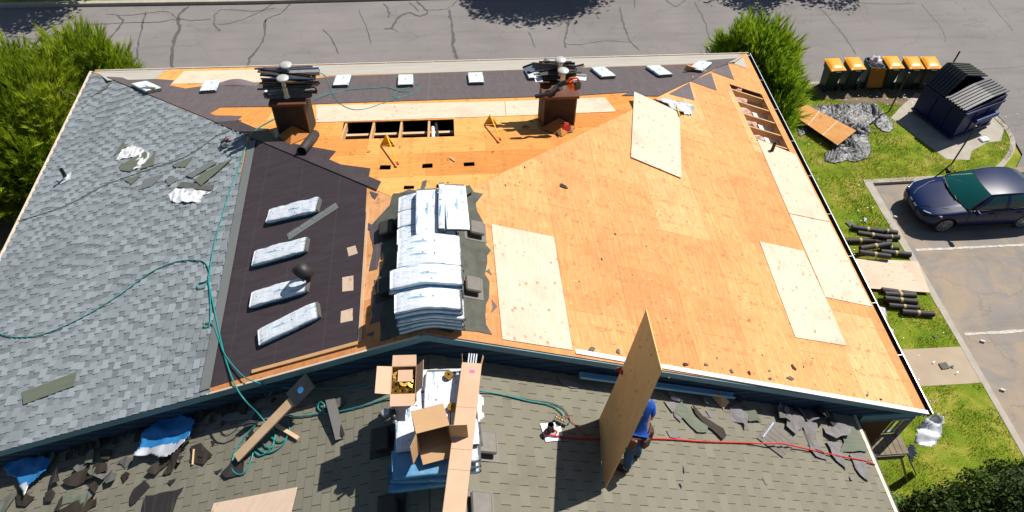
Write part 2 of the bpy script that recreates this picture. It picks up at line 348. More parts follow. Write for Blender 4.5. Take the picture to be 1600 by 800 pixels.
m, nt, b = new_mat('car_paint', .35, .0, .18, coat=.32); b.inputs['Base Color'].default_value = (.002, .011, .060, 1); b.inputs['Coat Roughness'].default_value = .04
m, nt, b = new_mat('car_glass', .04, 0, .6); b.inputs['Base Color'].default_value = (.01, .05, .05, 1)
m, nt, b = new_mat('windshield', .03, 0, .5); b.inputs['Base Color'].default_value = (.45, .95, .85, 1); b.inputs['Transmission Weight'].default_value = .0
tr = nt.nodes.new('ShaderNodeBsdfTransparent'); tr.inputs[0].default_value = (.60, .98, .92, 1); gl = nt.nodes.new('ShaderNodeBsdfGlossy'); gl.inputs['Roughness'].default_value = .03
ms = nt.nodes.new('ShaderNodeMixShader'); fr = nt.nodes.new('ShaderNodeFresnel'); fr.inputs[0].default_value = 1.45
df = nt.nodes.new('ShaderNodeBsdfDiffuse'); df.inputs[0].default_value = (.03, .34, .33, 1); m0 = nt.nodes.new('ShaderNodeMixShader'); m0.inputs[0].default_value = .20; nt.links.new(tr.outputs[0], m0.inputs[1]); nt.links.new(df.outputs[0], m0.inputs[2])  # teal diffuse share puts a sky reflection into the glass colour
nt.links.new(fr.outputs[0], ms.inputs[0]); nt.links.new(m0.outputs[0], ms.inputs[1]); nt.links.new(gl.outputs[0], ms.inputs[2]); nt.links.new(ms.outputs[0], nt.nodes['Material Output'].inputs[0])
simple('car_seat', (.30, .52, .48), (.22, .42, .38), 6, rough=.8)
simple('car_black', (.012, .012, .013), (.02, .02, .02), 6, rough=.45)
simple('chrome', (.75, .76, .78), (.65, .66, .68), 6, rough=.2, metal=1, bmp=0)
simple('tyre', (.018, .018, .018), (.03, .028, .026), 12, rough=.85)
simple('lamp_glass', (.55, .62, .66), (.35, .42, .48), 14, rough=.12, spec=.7, bmp=.05)
simple('bag_clear', (.62, .52, .55), (.40, .36, .42), 9, rough=.2, spec=.7, bmp=.5, bscale=14, bd=.03)

# ------------------------------------------------------------------ mesh builder
WB = {}      # things whose parts are given in world coordinates
class MB:
    def __init__(s): s.v = []; s.f = []; s.m = []; s.uv = []; s.tone = []; s.has_uv = False; s.has_tone = False
    def face(s, pts, mi=0, uv=None, tone=None):
        n = len(s.v); s.v += [tuple(p) for p in pts]; s.f.append(tuple(range(n, n + len(pts)))); s.m.append(mi)
        s.uv.append(uv); s.tone.append(tone)
        if uv: s.has_uv = True
        if tone is not None: s.has_tone = True
    def mesh(s, verts, faces, mi=0, uvs=None, M=None):
        n = len(s.v)
        s.v += [tuple(M @ Vector(p)) if M else tuple(p) for p in verts]
        for k, f in enumerate(faces):
            s.f.append(tuple(i + n for i in f)); s.m.append(mi[k] if isinstance(mi, list) else mi); s.tone.append(None)
            if uvs: s.uv.append([uvs[i] for i in f]); s.has_uv = True
            else: s.uv.append(None)
    def box(s, c, d, M=None, mi=0, bev=0):
        x, y, z = (k / 2 for k in d); c = Vector(c)
        if bev:
            pts = []; e = bev
            for zz, q in ((-z, 1), (-z + e, 0), (z - e, 0), (z, 1)):
                X, Y = (x - e, y - e) if q else (x, y)
                ee = e if not q else e
                pts += [(-X + (0 if q else e), -Y, zz), (X - (0 if q else e), -Y, zz), (X, -Y + (0 if q else e), zz), (X, Y - (0 if q else e), zz), (X - (0 if q else e), Y, zz), (-X + (0 if q else e), Y, zz), (-X, Y - (0 if q else e), zz), (-X, -Y + (0 if q else e), zz)]
            v = [c + Vector(p) for p in pts]; F = [tuple(reversed(range(8))), tuple(range(24, 32))]
            for r in range(3):
                for k in range(8): F.append((r * 8 + k, r * 8 + (k + 1) % 8, r * 8 + 8 + (k + 1) % 8, r * 8 + 8 + k))
            s.mesh(v, F, mi, None, M); return s
        v = [c + Vector((a * x, b * y, e * z)) for a, b, e in ((-1, -1, -1), (1, -1, -1), (1, 1, -1), (-1, 1, -1), (-1, -1, 1), (1, -1, 1), (1, 1, 1), (-1, 1, 1))]
        s.mesh(v, [(3, 2, 1, 0), (4, 5, 6, 7), (0, 1, 5, 4), (1, 2, 6, 5), (2, 3, 7, 6), (3, 0, 4, 7)], mi,
               [(p.x, p.y) for p in v], M); return s
    def bar(s, a, b, w, h, mi=0, up=(0, 0, 1)):
        a, b = Vector(a), Vector(b); x = (b - a).normalized(); y = Vector(up).cross(x).normalized(); z = x.cross(y)
        M = Matrix.Identity(4)
        for i in range(3): M[i][0], M[i][1], M[i][2], M[i][3] = x[i], y[i], z[i], (a[i] + b[i]) / 2
        s.box((0, 0, 0), ((b - a).length, w, h), M, mi); return s
    def tube(s, pts, r, n=8, mi=0, cap=True, smooth=False):
        pts = [Vector(p) for p in pts]; k = len(pts); rs = r if isinstance(r, (list, tuple)) else [r] * k
        n0 = len(s.v); prev = None
        for i, p in enumerate(pts):
            t = (pts[min(i + 1, k - 1)] - pts[max(i - 1, 0)])
            if t.length < 1e-6: t = Vector((0, 0, 1))
            t.normalize()
            if prev is None: a = t.orthogonal().normalized()
            else:
                a = prev - t * prev.dot(t); a = a.normalized() if a.length > 1e-5 else t.orthogonal().normalized()
            prev = a; b = t.cross(a)
            for j in range(n):
                q = 2 * math.pi * j / n; s.v.append(tuple(p + (a * math.cos(q) + b * math.sin(q)) * rs[i]))
        def add(f): s.f.append(f); s.m.append(mi); s.uv.append(None); s.tone.append(None)
        for i in range(k - 1):
            for j in range(n):
                add((n0 + i * n + j, n0 + i * n + (j + 1) % n, n0 + (i + 1) * n + (j + 1) % n, n0 + (i + 1) * n + j))
        if cap: add(tuple(n0 + j for j in reversed(range(n)))); add(tuple(n0 + (k - 1) * n + j for j in range(n)))
        return s
    def lathe(s, prof, n=20, M=None, mi=0, cap=True):
        v = []; F = []; k = len(prof)
        for (r, z) in prof:
            for j in range(n): a = 2 * math.pi * j / n; v.append((r * math.cos(a), r * math.sin(a), z))
        for i in range(k - 1):
            for j in range(n): F.append((i * n + j, i * n + (j + 1) % n, (i + 1) * n + (j + 1) % n, (i + 1) * n + j))
        if cap: F.append(tuple(reversed(range(n)))); F.append(tuple((k - 1) * n + j for j in range(n)))
        s.mesh(v, F, mi, None, M); return s
    def slab(s, poly, plane, h0, th, holes=(), mi=0, side=None, hf=None):
        """flat plate over 2D polygon(s) of a plane, top at h0+th; hf(u,v) adds height"""
        loops = [list(poly)] + [list(h) for h in holes]
        tri = tessellate_polygon([[Vector((a, b, 0)) for a, b in lp] for lp in loops])
        flat = [p for lp in loops for p in lp]; n = len(flat)
        H = (lambda u, v: hf(u, v)) if hf else (lambda u, v: 0)
        top = [plane.W(a, b, h0 + th + H(a, b)) for a, b in flat]; bot = [plane.W(a, b, h0 + H(a, b)) for a, b in flat]
        F = []
        for t in tri:
            A, B, C = (Vector(top[i]) for i in t)
            t = tuple(t) if (B - A).cross(C - A).dot(plane.n) > 0 else tuple(reversed(t)); F.append(t); F.append(tuple(i + n for i in reversed(t)))
        mm = [mi] * len(F); k = 0
        for lp in loops:
            for i in range(len(lp)):
                a, b_ = k + i, k + (i + 1) % len(lp); F.append((a, b_, b_ + n, a + n)); mm.append(mi if side is None else side)
            k += len(lp)
        s.mesh(top + bot, F, mm, flat + flat); return s
    def build(s, name, mats, parent=None, smooth=False, M=None, recalc=False):
        me = bpy.data.meshes.new(name); me.from_pydata(s.v, [], s.f)
        mats = mats if isinstance(mats, (list, tuple)) else [mats]
        for k in mats: me.materials.append(MATS[k])
        if len(mats) > 1: me.polygons.foreach_set('material_index', s.m)
        if s.has_uv:
            uvl = me.uv_layers.new(name='UVMap'); i = 0
            for f, u in zip(s.f, s.uv):
                for k in range(len(f)):
                    if u: uvl.data[i].uv = u[k]
                    i += 1
        if s.has_tone:
            a = me.attributes.new('tone', 'FLOAT', 'FACE'); a.data.foreach_set('value', [t or 0 for t in s.tone])
        if smooth: me.polygons.foreach_set('use_smooth', [True] * len(me.polygons))
        me.update()
        o = bpy.data.objects.new(name, me); COL.objects.link(o)
        if parent:
            o.parent = parent
            if parent.name in WB: o.matrix_parent_inverse = WB[parent.name].inverted()
        if M: o.matrix_local = M
        return o

def tag(o, label=None, cat=None, group=None, kind=None):
    if label: o['label'] = label
    if cat: o['category'] = cat
    if group: o['group'] = group
    if kind: o['kind'] = kind
    return o
def thing(name, label, cat, M=None, group=None):
    o = bpy.data.objects.new(name, None); o.empty_display_size = .2; COL.objects.link(o)
    if M is not None: o.matrix_world = M if isinstance(M, Matrix) else Matrix.Translation(M)
    return tag(o, label, cat, group)
def wthing(name, label, cat, loc, group=None):
    o = thing(name, label, cat, Matrix.Translation(loc), group); WB[o.name] = Matrix.Translation(loc); return o
def kids(o): return [c for c in bpy.data.objects if c.parent == o]
def dup(o, M, label=None, group=None):
    ch = kids(o); r = o.copy(); COL.objects.link(r); r.matrix_world = M
    if label: r['label'] = label
    if group: r['group'] = group
    for c in ch:
        d = c.copy(); COL.objects.link(d); d.parent = r
        for g in kids(c): e = g.copy(); COL.objects.link(e); e.parent = d
    return r
def structure(o): o['kind'] = 'structure'; return o
def spline(pts, per=6):
    pts = [Vector(p) for p in pts]; P = [pts[0]] + pts + [pts[-1]]; out = []
    for i in range(1, len(P) - 2):
        a, b, c, d = P[i - 1:i + 3]
        for k in range(per):
            t = k / per
            out.append(.5 * ((2 * b) + (c - a) * t + (2 * a - 5 * b + 4 * c - d) * t * t + (3 * b - a - 3 * c + d) * t ** 3))
    out.append(P[-1]); return out
def jag(poly, amp, step, seed=0):
    r = random.Random(seed); out = []
    for i in range(len(poly)):
        a, b = Vector(poly[i]), Vector(poly[(i + 1) % len(poly)]); n = max(1, int((b - a).length / step))
        for k in range(n):
            p = a.lerp(b, k / n); out.append((p.x + r.uniform(-amp, amp), p.y + r.uniform(-amp, amp)))
    return out
def pxpoly(plane, pts, h=0): return [plane.uv(x, y, h) for x, y in pts]
def inside(p, poly):
    x, y = p; c = False
    for i in range(len(poly)):
        x1, y1 = poly[i]; x2, y2 = poly[i - 1]
        if (y1 > y) != (y2 > y) and x < (x2 - x1) * (y - y1) / (y2 - y1) + x1: c = not c
    return c
def cloth(plane, poly, res, hf, name, mats, parent=None, mi_f=None, M=None, smooth=True):
    """a rumpled sheet over a polygon of a plane"""
    us = [p[0] for p in poly]; vs = [p[1] for p in poly]
    nu, nv = int((max(us) - min(us)) / res) + 2, int((max(vs) - min(vs)) / res) + 2
    mb = MB(); idx = {}
    def vert(i, j):
        if (i, j) not in idx:
            u = min(us) + i * res; v = min(vs) + j * res
            du, dv = noise.noise(Vector((u * 5, v * 5, 3))) * .03, noise.noise(Vector((u * 5, v * 5, 9))) * .03
            idx[i, j] = len(mb.v); mb.v.append(tuple(plane.W(u + du, v + dv, hf(u, v))))
        return idx[i, j]
    for i in range(nu):
        for j in range(nv):
            c = (min(us) + (i + .5) * res, min(vs) + (j + .5) * res)
            if inside(c, poly):
                mb.f.append((vert(i, j), vert(i + 1, j), vert(i + 1, j + 1), vert(i, j + 1))); mb.m.append(mi_f(*c) if mi_f else 0); mb.uv.append(None); mb.tone.append(None)
    o = mb.build(name, mats, parent, smooth=smooth)
    md = o.modifiers.new('solid', 'SOLIDIFY'); md.thickness = .006; md.offset = 1
    return o
def ridged(u, v, s, seed=0, amp=1):
    """folds: sharp creases along warped lines"""
    w1 = noise.noise(Vector((u * s * .6, v * s * .6, seed))) * 1.3; w2 = noise.noise(Vector((u * s * .6, v * s * .6, seed + 7))) * 1.3
    a = 0
    for k, an, am in ((1, .4, 1), (1.7, 1.5, .6), (2.9, 2.5, .33)):
        q = (u * math.cos(an + seed) + v * math.sin(an + seed)) * s * k + w1 * 2 + w2; a += (1 - abs(((q * .8) % 2) - 1)) ** 1.5 * am * (.5 + noise.noise(Vector((u * s * .8, v * s * .8, seed + k * 5))))
    return max(0, a) * amp
# ================================================================== GROUND, ROAD, KERBS
X0 = 14.75
edge = [(-90, 4.65), (17.6, 4.65), (18.7, 4.6), (19.6, 4.25), (20.35, 3.6), (20.8, 2.9), (21.05, 2.2), (21.1, 1.5), (20.98, .85), (20.65, .3), (20.15, -.2), (19.6, -.62), (18.8, -.95), (X0, -1.02), (X0, -7.7), (X0, -60)]
arc = [Vector((a, b, 0)) for a, b in edge]
sm = [arc[0], arc[1]] + [p for p in spline(arc[1:13], 4)][1:] + arc[13:]
edge = [(p.x, p.y) for p in sm]
lawn = edge + [(-90, -60)]
mb = MB(); mb.slab([(-300, -300), (300, -300), (300, 300), (-300, 300)], GD, -.16, .004)
structure(mb.build('ground', 'lawn_ground'))
mb = MB(); mb.slab([(-90, 4.0), (21, 4.6), (21.3, 2), (21, .2), (19, -2), (60, -2), (90, 4), (90, 11.55), (-90, 11.6)], GD, -.11, .01)
structure(mb.build('road', 'asphalt'))
mb = MB(); mb.slab([(14.5, -60), (60, -60), (60, -.2), (40, 1), (20.5, -.45), (19, -.7), (14.5, -.7)], GD, -.11, .014)
structure(mb.build('parking_lot', 'asphalt_lot'))
mb = MB(); mb.slab(lawn, GD, -.15, .15)
structure(mb.build('lawn', 'lawn_ground'))
mb = MB(); mb.slab([(-90, 11.75), (90, 11.7), (90, 80), (-90, 80)], GD, -.15, .17)
structure(mb.build('verge', 'lawn_ground'))
def kerb(path, w, z, name, lift=.006):
    mb = MB(); n = len(path)
    L_, R_ = [], []
    for i, p in enumerate(path):
        a = Vector(path[max(0, i - 1)]); c = Vector(path[min(n - 1, i + 1)]); t = (c - a).normalized(); nn = Vector((-t.y, t.x))
        if 0 < i < n - 1:
            t1 = (Vector(p) - a).normalized(); nn /= max(.5, abs(nn.dot(Vector((-t1.y, t1.x)))))
        L_.append(Vector(p) + nn * .03); R_.append(Vector(p) - nn * w)
    for i in range(n - 1):
        a, b, c, d = L_[i], L_[i + 1], R_[i + 1], R_[i]
        mb.face([(a.x, a.y, z), (b.x, b.y, z), (c.x, c.y, z), (d.x, d.y, z)][::-1])
        mb.face([(a.x, a.y, -.12), (b.x, b.y, -.12), (b.x, b.y, z), (a.x, a.y, z)])
        mb.face([(d.x, d.y, -.12), (c.x, c.y, -.12), (c.x, c.y, z), (d.x, d.y, z)][::-1])
    return structure(mb.build(name, 'concrete'))
kerb(edge, .15, .012, 'kerb')
kerb([(90, 11.58), (-1, 11.58), (-7.6, 11.52), (-14.3, 11.6), (-90, 11.75)], .18, .04, 'kerb')
# concrete path, dumpster pad
mb = MB(); mb.slab([(7.5, -7.68), (14.6, -7.72), (14.6, -8.9), (7.5, -8.86)], GD, -.05, .056); structure(mb.build('path', 'concrete_tan'))
mb = MB(); mb.box((12.7, -8.3, .0065), (.02, 1.16, .004)); mb.box((10.9, -8.3, .0065), (.02, 1.16, .004)); structure(mb.build('path_joint', 'bark'))
mb = MB(); mb.slab(jag([(16.95, 2.35), (18.0, 3.35), (18.6, 3.75), (20.2, 3.45), (20.85, 2.4), (20.95, 1.5), (20.45, .85), (19.9, .78), (19.1, .38), (18.75, -.1), (17.95, -.05)], .04, .5, 3), GD, -.05, .058); structure(mb.build('pad', 'concrete'))
# ground patch under the bins, coloured dark to stand in for their shade
mb = MB(); mb.slab(jag([(15.9, 3.3), (18.3, 3.0), (19.0, 4.3), (14.6, 4.45), (14.6, 3.7)], .08, .3, 4), GD, -.05, .054); structure(mb.build('bin_shade_patch', 'soil'))
# bay lines
mb = MB()
for y in (-4.03, -7.26): mb.slab(jag([(15.0, y - .045), (21.5, y - .045), (21.5, y + .045), (15.0, y + .045)], .018, .12, int(-y * 10)), GD, -.095, .008)
structure(mb.build('bay_lines', 'paint_white'))
# dark sealed cracks in the road
cr_ = MB()
def crack(pts, wd, seed=0):
    r = random.Random(seed); P = []
    for x, y in pts: q = RD.at(x, y); P.append(Vector((q.x, q.y, 0)))
    P = spline(P, 5); a = []; b = []
    for i, p in enumerate(P):
        t = (P[min(i + 1, len(P) - 1)] - P[max(0, i - 1)]).normalized(); n = Vector((-t.y, t.x, 0)); k = wd * r.uniform(.4, 1.25) * .42 * (.35 if i in (0, len(P) - 1) else 1)
        o = Vector((r.uniform(-1, 1), r.uniform(-1, 1), 0)) * .03
        a.append(p + n * k + o); b.append(p - n * k + o)
    z = -.094
    for i in range(len(P) - 1):
        cr_.face([(a[i].x, a[i].y, z), (b[i].x, b[i].y, z), (b[i + 1].x, b[i + 1].y, z), (a[i + 1].x, a[i + 1].y, z)])
C_ = [([(295, 10), (278, 25), (280, 45), (272, 65), (268, 90), (270, 108)], .17), ([(228, 18), (224, 35), (218, 60), (214, 80), (216, 95)], .09), ([(182, 24), (192, 32), (188, 40), (178, 52), (170, 62)], .1),
      ([(60, 40), (100, 38), (150, 38), (190, 36), (240, 35), (275, 30), (300, 32), (330, 30)], .06), ([(165, 22), (200, 24), (235, 20), (262, 18), (275, 28)], .05), ([(345, 15), (335, 25), (337, 42), (345, 48), (335, 47)], .07),
      ([(345, 15), (375, 16), (400, 18), (430, 12)], .06), ([(340, 38), (365, 35), (400, 22), (420, 10), (440, 0)], .07), ([(415, 30), (412, 60), (400, 80), (390, 92), (388, 104)], .12), ([(460, 0), (440, 20), (420, 28), (415, 35)], .08),
      ([(600, 45), (612, 44), (622, 28), (640, 20), (655, 25), (668, 20), (662, 12), (650, 0)], .12), ([(702, 15), (705, 35), (708, 55), (708, 75), (715, 93)], .16), ([(660, 16), (690, 15), (705, 10), (715, 0)], .06),
      ([(612, 44), (622, 50)], .07), ([(826, 50), (832, 62), (836, 75)], .06), ([(893, 28), (888, 40), (886, 50), (882, 65), (884, 75)], .1), ([(882, 68), (900, 70), (930, 66), (950, 64), (985, 66)], .05), ([(918, 16), (930, 22), (936, 30)], .06),
      ([(968, 10), (972, 30), (978, 48), (985, 65), (1000, 78)], .1), ([(992, 0), (992, 12)], .1), ([(1040, 0), (1055, 10), (1065, 4), (1072, 0)], .08), ([(1085, 2), (1095, 20), (1103, 38), (1108, 62)], .08), ([(505, 45), (520, 65), (528, 85)], .06),
      ([(560, 15), (572, 40), (580, 70)], .05), ([(1278, 10), (1295, 27), (1310, 45), (1325, 65), (1338, 85)], .09), ([(1225, 15), (1235, 33)], .04), ([(1440, 5), (1455, 25), (1472, 45), (1478, 65)], .05),
      ([(1545, 0), (1560, 22), (1575, 38), (1582, 48)], .06), ([(1500, 112), (1540, 108), (1600, 104)], .06), ([(1330, 3), (1380, 6), (1430, 5)], .1), ([(600, 5), (608, 20), (606, 28)], .1), ([(640, 3), (655, 18)], .08), ([(0, 62), (30, 58), (60, 60), (110, 44)], .07)]
for i, (p, wd) in enumerate(C_): crack(p, wd, i)
structure(cr_.build('crack_seal', 'tar_line'))
mb = MB()
for x, y in ((560, 20), (214, 85), (880, 10), (300, 50), (500, 30)): pass
# ================================================================== MAIN HOUSE
house = wthing('house', 'big hip roofed house with half stripped roof and bare plywood deck', 'house', (0, -6, 0))
vE = (W - R0) * SLN
def uvR(x, y): return (-y, (x - R0) * SLN)
def uvL(x, y): return (y, (R0 - x) * SLN)
def uvH(x, y): return (x, y * SLN)
# --- walls
mb = MB()
zc = E + HR - T * 8.9 - .18
for y0, y1 in ((-11.6, -11.45), (-.65, -.5)):
    pass
def wallbox(x0, x1, y0, y1, z0, z1, mi=0): mb.box(((x0 + x1) / 2, (y0 + y1) / 2, (z0 + z1) / 2), (x1 - x0, y1 - y0, z1 - z0), None, mi)
wallbox(-8.9, -8.75, -11.86, -.5, -.1, 4.35); wallbox(8.75, 8.95, -11.86, -.5, -.1, 4.35); wallbox(-8.75, 8.75, -.65, -.5, -.1, 4.35); wallbox(-8.75, 8.75, -11.86, -11.7, -.1, 4.35)
mb.build('wall', 'wall_brown', house)
mb = MB()      # blue gable, a thin plate up to under the deck
GP = Plane((0, -11.875, 0), (1, 0, 0), (0, 0, 1))
GP.n = Vector((0, -1, 0))
zg = lambda x: E + HR - T * abs(x - R0) - .06
mb.slab([(-8.9, 4.35), (8.9, 4.35), (8.9, zg(8.9)), (R0, zg(0)), (-8.9, zg(8.9))], GP, -.13, .13)
mb.build('gable_siding', 'siding_blue', house)
# siding laps
mb = MB()
for k in range(26):
    z = 4.45 + k * .145
    if z > E + HR - .2: break
    xx = (E + HR - .1 - z) / T
    xx = min(xx, 8.9); mb.box((R0, -11.885, z), (2 * xx, .004, .012))
mb.build('siding_lap', 'siding_blue', house)
# --- attic floor, rafters, insulation
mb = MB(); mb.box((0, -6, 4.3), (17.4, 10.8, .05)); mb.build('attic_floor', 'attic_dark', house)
mb = MB()
for k in range(7):
    y = -1.72 - k * .52
    a = PR.W(*uvR(7.0, y), -.11); b = PR.W(*uvR(9.28, y), -.11)
    r_ = MB(); r_.bar(a, b, .045, .17); o = r_.build('rafter', 'lumber', house)
for k in range(1, 6):
    x = -2.45 + k * .62
    a = PH.W(*uvH(x, -3.5), -.11); b = PH.W(*uvH(x, -7.2), -.11)
    r_ = MB(); r_.bar(a, b, .045, .17, up=(0, 0, 1)); r_.build('rafter', 'lumber', house)
for y, z in ((-5.2, .20), (-5.62, .20)):
    r_ = MB(); a = PH.W(-2.2, y * SLN, -z); b = PH.W(.9, y * SLN, -z); r_.bar(a, b, .07, .05); r_.build('ceiling_joist', 'lumber_pale', house)
for k in range(5):      # insulation batts between the right hand rafters
    y0 = -1.72 - k * .52
    def hf(u, v, k=k): return -.30 + .20 * (0.5 + noise.noise(Vector((u * 3, v * 3, k)))) * 1.0 - max(0, (v - 9.45)) * .9
    bt = MB(); n_ = 14
    pts = {}
    for i in range(n_ + 1):
        for j in range(6):
            v = uvR(7.4, 0)[1] + i * .115; u = -y0 + .05 + j * .085
            edgef = math.sin(math.pi * j / 5) ** .5
            pts[i, j] = tuple(PR.W(u, v, -.27 + .20 * edgef + .13 * noise.noise(Vector((u * 4, v * 4, k))) - .35 * max(0, (i - 11)) / 3))
    for i in range(n_):
        for j in range(5): bt.face([pts[i, j], pts[i + 1, j], pts[i + 1, j + 1], pts[i, j + 1]])
    o = bt.build('insulation_batt', 'insulation', house, smooth=True)
# --- decks
def holes_px(plane, L_): return [pxpoly(plane, h) for h in L_]
R_hole = [uvR(8.17, -2.05), uvR(9.20, -2.05), uvR(9.20, -4.50), uvR(8.22, -4.42)]
mb = MB()
mb.slab([uvR(W, 0), uvR(W, -L), uvR(R0, -L), uvR(R0, -D)], PR, -.02, .02, [R_hole])
mb.build('plywood_deck', 'deck_ply', house)
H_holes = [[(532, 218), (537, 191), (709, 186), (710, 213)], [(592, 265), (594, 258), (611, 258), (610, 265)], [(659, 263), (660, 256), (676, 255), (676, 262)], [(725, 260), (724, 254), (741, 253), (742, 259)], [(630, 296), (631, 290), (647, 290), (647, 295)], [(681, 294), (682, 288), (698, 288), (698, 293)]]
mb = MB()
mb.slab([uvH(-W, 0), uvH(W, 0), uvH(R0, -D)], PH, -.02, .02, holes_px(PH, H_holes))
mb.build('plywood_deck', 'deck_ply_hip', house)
mb = MB(); mb.slab([uvL(-W, 0), uvL(-W, -L), uvL(R0, -L), uvL(R0, -D)], PL, -.02, .02); mb.build('plywood_deck', 'deck_ply', house)
# --- newer, paler sheets nailed into the deck
def sheet(plane, pts, mat, th=.012, h0=.001, nm='new_plywood_sheet', parent=house, turn=False):
    poly = pxpoly(plane, pts, h0 + th); mb = MB(); mb.slab(poly, plane, h0, th)
    o = mb.build(nm, mat, parent)
    return o
sheet(PR, [(768, 350), (865, 370), (895, 547), (785, 530)], 'new_ply')
sheet(PR, [(1187, 377), (1256, 392), (1290, 465), (1323, 540), (1243, 527)], 'new_ply')
sheet(PR, [(1183, 217), (1243, 241), (1295.5, 346), (1233, 333)], 'new_ply_peach')
sheet(PR, [(1233.5, 334), (1296, 347.5), (1363, 479), (1290, 464)], 'new_ply')
sheet(PH, [(494, 165), (788, 158), (790, 181), (700, 184), (494, 191)], 'new_ply_peach')
sheet(PH, [(789, 158), (945, 152), (963, 174), (791, 181)], 'new_ply')
sheet(PH, [(288, 111), (425, 108), (425, 128), (330, 130), (268, 131)], 'new_ply_peach')
# --- bare strip near the far eave
mb = MB(); mb.slab(pxpoly(PH, [(152, 113), (256, 112), (243, 124), (168, 126)]), PH, .001, .006); mb.slab([uvH(-9.2, -.012), uvH(-7.35, -.012), uvH(-7.35, -.2), uvH(-9.1, -.2)], PH, .0012, .0058); mb.build('bare_eave_board', 'bare_strip', house)
mb = MB(); mb.slab([uvH(-3.4, -.012), uvH(9.2, -.012), uvH(9.0, -.28), uvH(-3.4, -.28)], PH, .0012, .0058); mb.slab(pxpoly(PH, [(470, 107), (1162, 88), (1148, 97), (1000, 103), (700, 113), (500, 119), (465, 118)]), PH, .001, .006); mb.build('bare_eave_board', 'bare_strip', house)
mb = MB(); mb.slab(jag(pxpoly(PR, [(1160, 88), (1167, 107), (1145, 99)]), .005, .3), PR, .004, .006); mb.slab(jag(pxpoly(PH, [(1158, 87), (1143, 98), (1105, 101)]), .004, .3), PH, .0075, .004); mb.build('bare_eave_board', 'bare_strip', house)
# --- felt on the hip slope
fw = lambda u, v: .012 * max(0, noise.noise(Vector((u * .9, v * 2.5, 1))))
mb = MB()
mb.slab(pxpoly(PH, [(180, 127), (243, 124), (272, 126), (265, 134), (290, 139), (330, 133), (420, 131), (520, 120), (700, 114), (1000, 104), (1140, 99), (1110, 111), (1080, 127), (1040, 144), (1010, 143), (900, 150), (700, 156), (497, 163), (440, 167), (345, 168), (330, 176), (320, 182), (250, 154)]), PH, .010, .005)
mb.slab(pxpoly(PH, [(322, 182), (336, 181), (378, 182), (366, 194), (362, 199), (345, 194)]), PH, .010, .005)
mb.slab([uvH(-8.75, -.62), uvH(-8.3, -.75), uvH(-4.7, -4.35), uvH(-4.75, -4.62), uvH(-8.75, -.66)], PH, .0165, .003); mb.build('roofing_felt', 'felt_grey', house)
mb = MB(); mb.slab([uvH(-4.8, -4.63), uvH(-4.3, -4.55), uvH(-.8, -8.2), uvH(-.85, -8.55), uvH(-4.7, -4.70)], PH, .0165, .003)
mb.slab(pxpoly(PH, [(400, 218), (391, 210), (362, 199), (420, 202), (428, 215), (440, 222), (525, 237), (510, 255), (579, 264), (574, 290), (560, 282), (480, 250)]), PH, .010, .005)
mb.build('roofing_felt', 'felt', house)
for tri_ in ([(1046, 128), (1079, 128), (1086, 157), (1045, 143)], [(1079, 126), (1112, 113), (1121, 143), (1080, 128)], [(1112, 112), (1137, 99), (1147, 126), (1140, 124)]):
    pass
mb = MB(); hx = lambda y: W + y * (W - R0) / D
mb.slab([uvH(hx(-.5), -.5), uvH(hx(-3.75), -3.75), uvH(hx(-3.75) - .9, -3.62), uvH(hx(-.5) - .9, -.62)], PH, .0165, .003); mb.build('roofing_felt', 'felt_grey', house)
FT = [[(1045, 147), (1077, 129), (1085, 157)], [(1078, 127), (1111, 114), (1120, 142)], [(1111, 112), (1137, 99), (1147, 125)]]
for k, t3 in enumerate(FT):
    mb = MB(); mb.slab(jag(pxpoly(PR, [t3[1], t3[2], t3[0]]), .004, .2, k), PR, .003, .006); mb.build('felt_flap', 'felt_grey', house)
# --- felt on the left slope, three square cut-outs
cut = [[(542, 387), (556, 383), (560, 396), (545, 401)], [(535, 433), (553, 430), (553, 454), (535, 456)], [(533, 486), (552, 481), (552, 501), (532, 505)]]
mb = MB()
mb.slab(jag(pxpoly(PL, [(574, 291), (571, 330), (566, 440), (560, 536), (319, 609), (392, 214), (480, 252), (560, 285)]), .006, .6, 2), PL, .003, .005, [pxpoly(PL, c) for c in cut])
mb.build('roofing_felt', 'felt', house)
mb = MB()
for c in cut: mb.slab([(a, b) for a, b in pxpoly(PL, [(c[0][0] - 3, c[0][1] - 3), (c[1][0] + 3, c[1][1] - 3), (c[2][0] + 3, c[2][1] + 3), (c[3][0] - 3, c[3][1] + 3)])], PL, .0005, .0015); mb.build('cutout_ply', 'new_ply_peach', house); mb = MB()
mb = MB(); mb.slab(pxpoly(PL, [(573, 330), (576, 330), (566, 533), (560, 536)]), PL, .009, .012); mb.build('batten', 'lumber_pale', house)
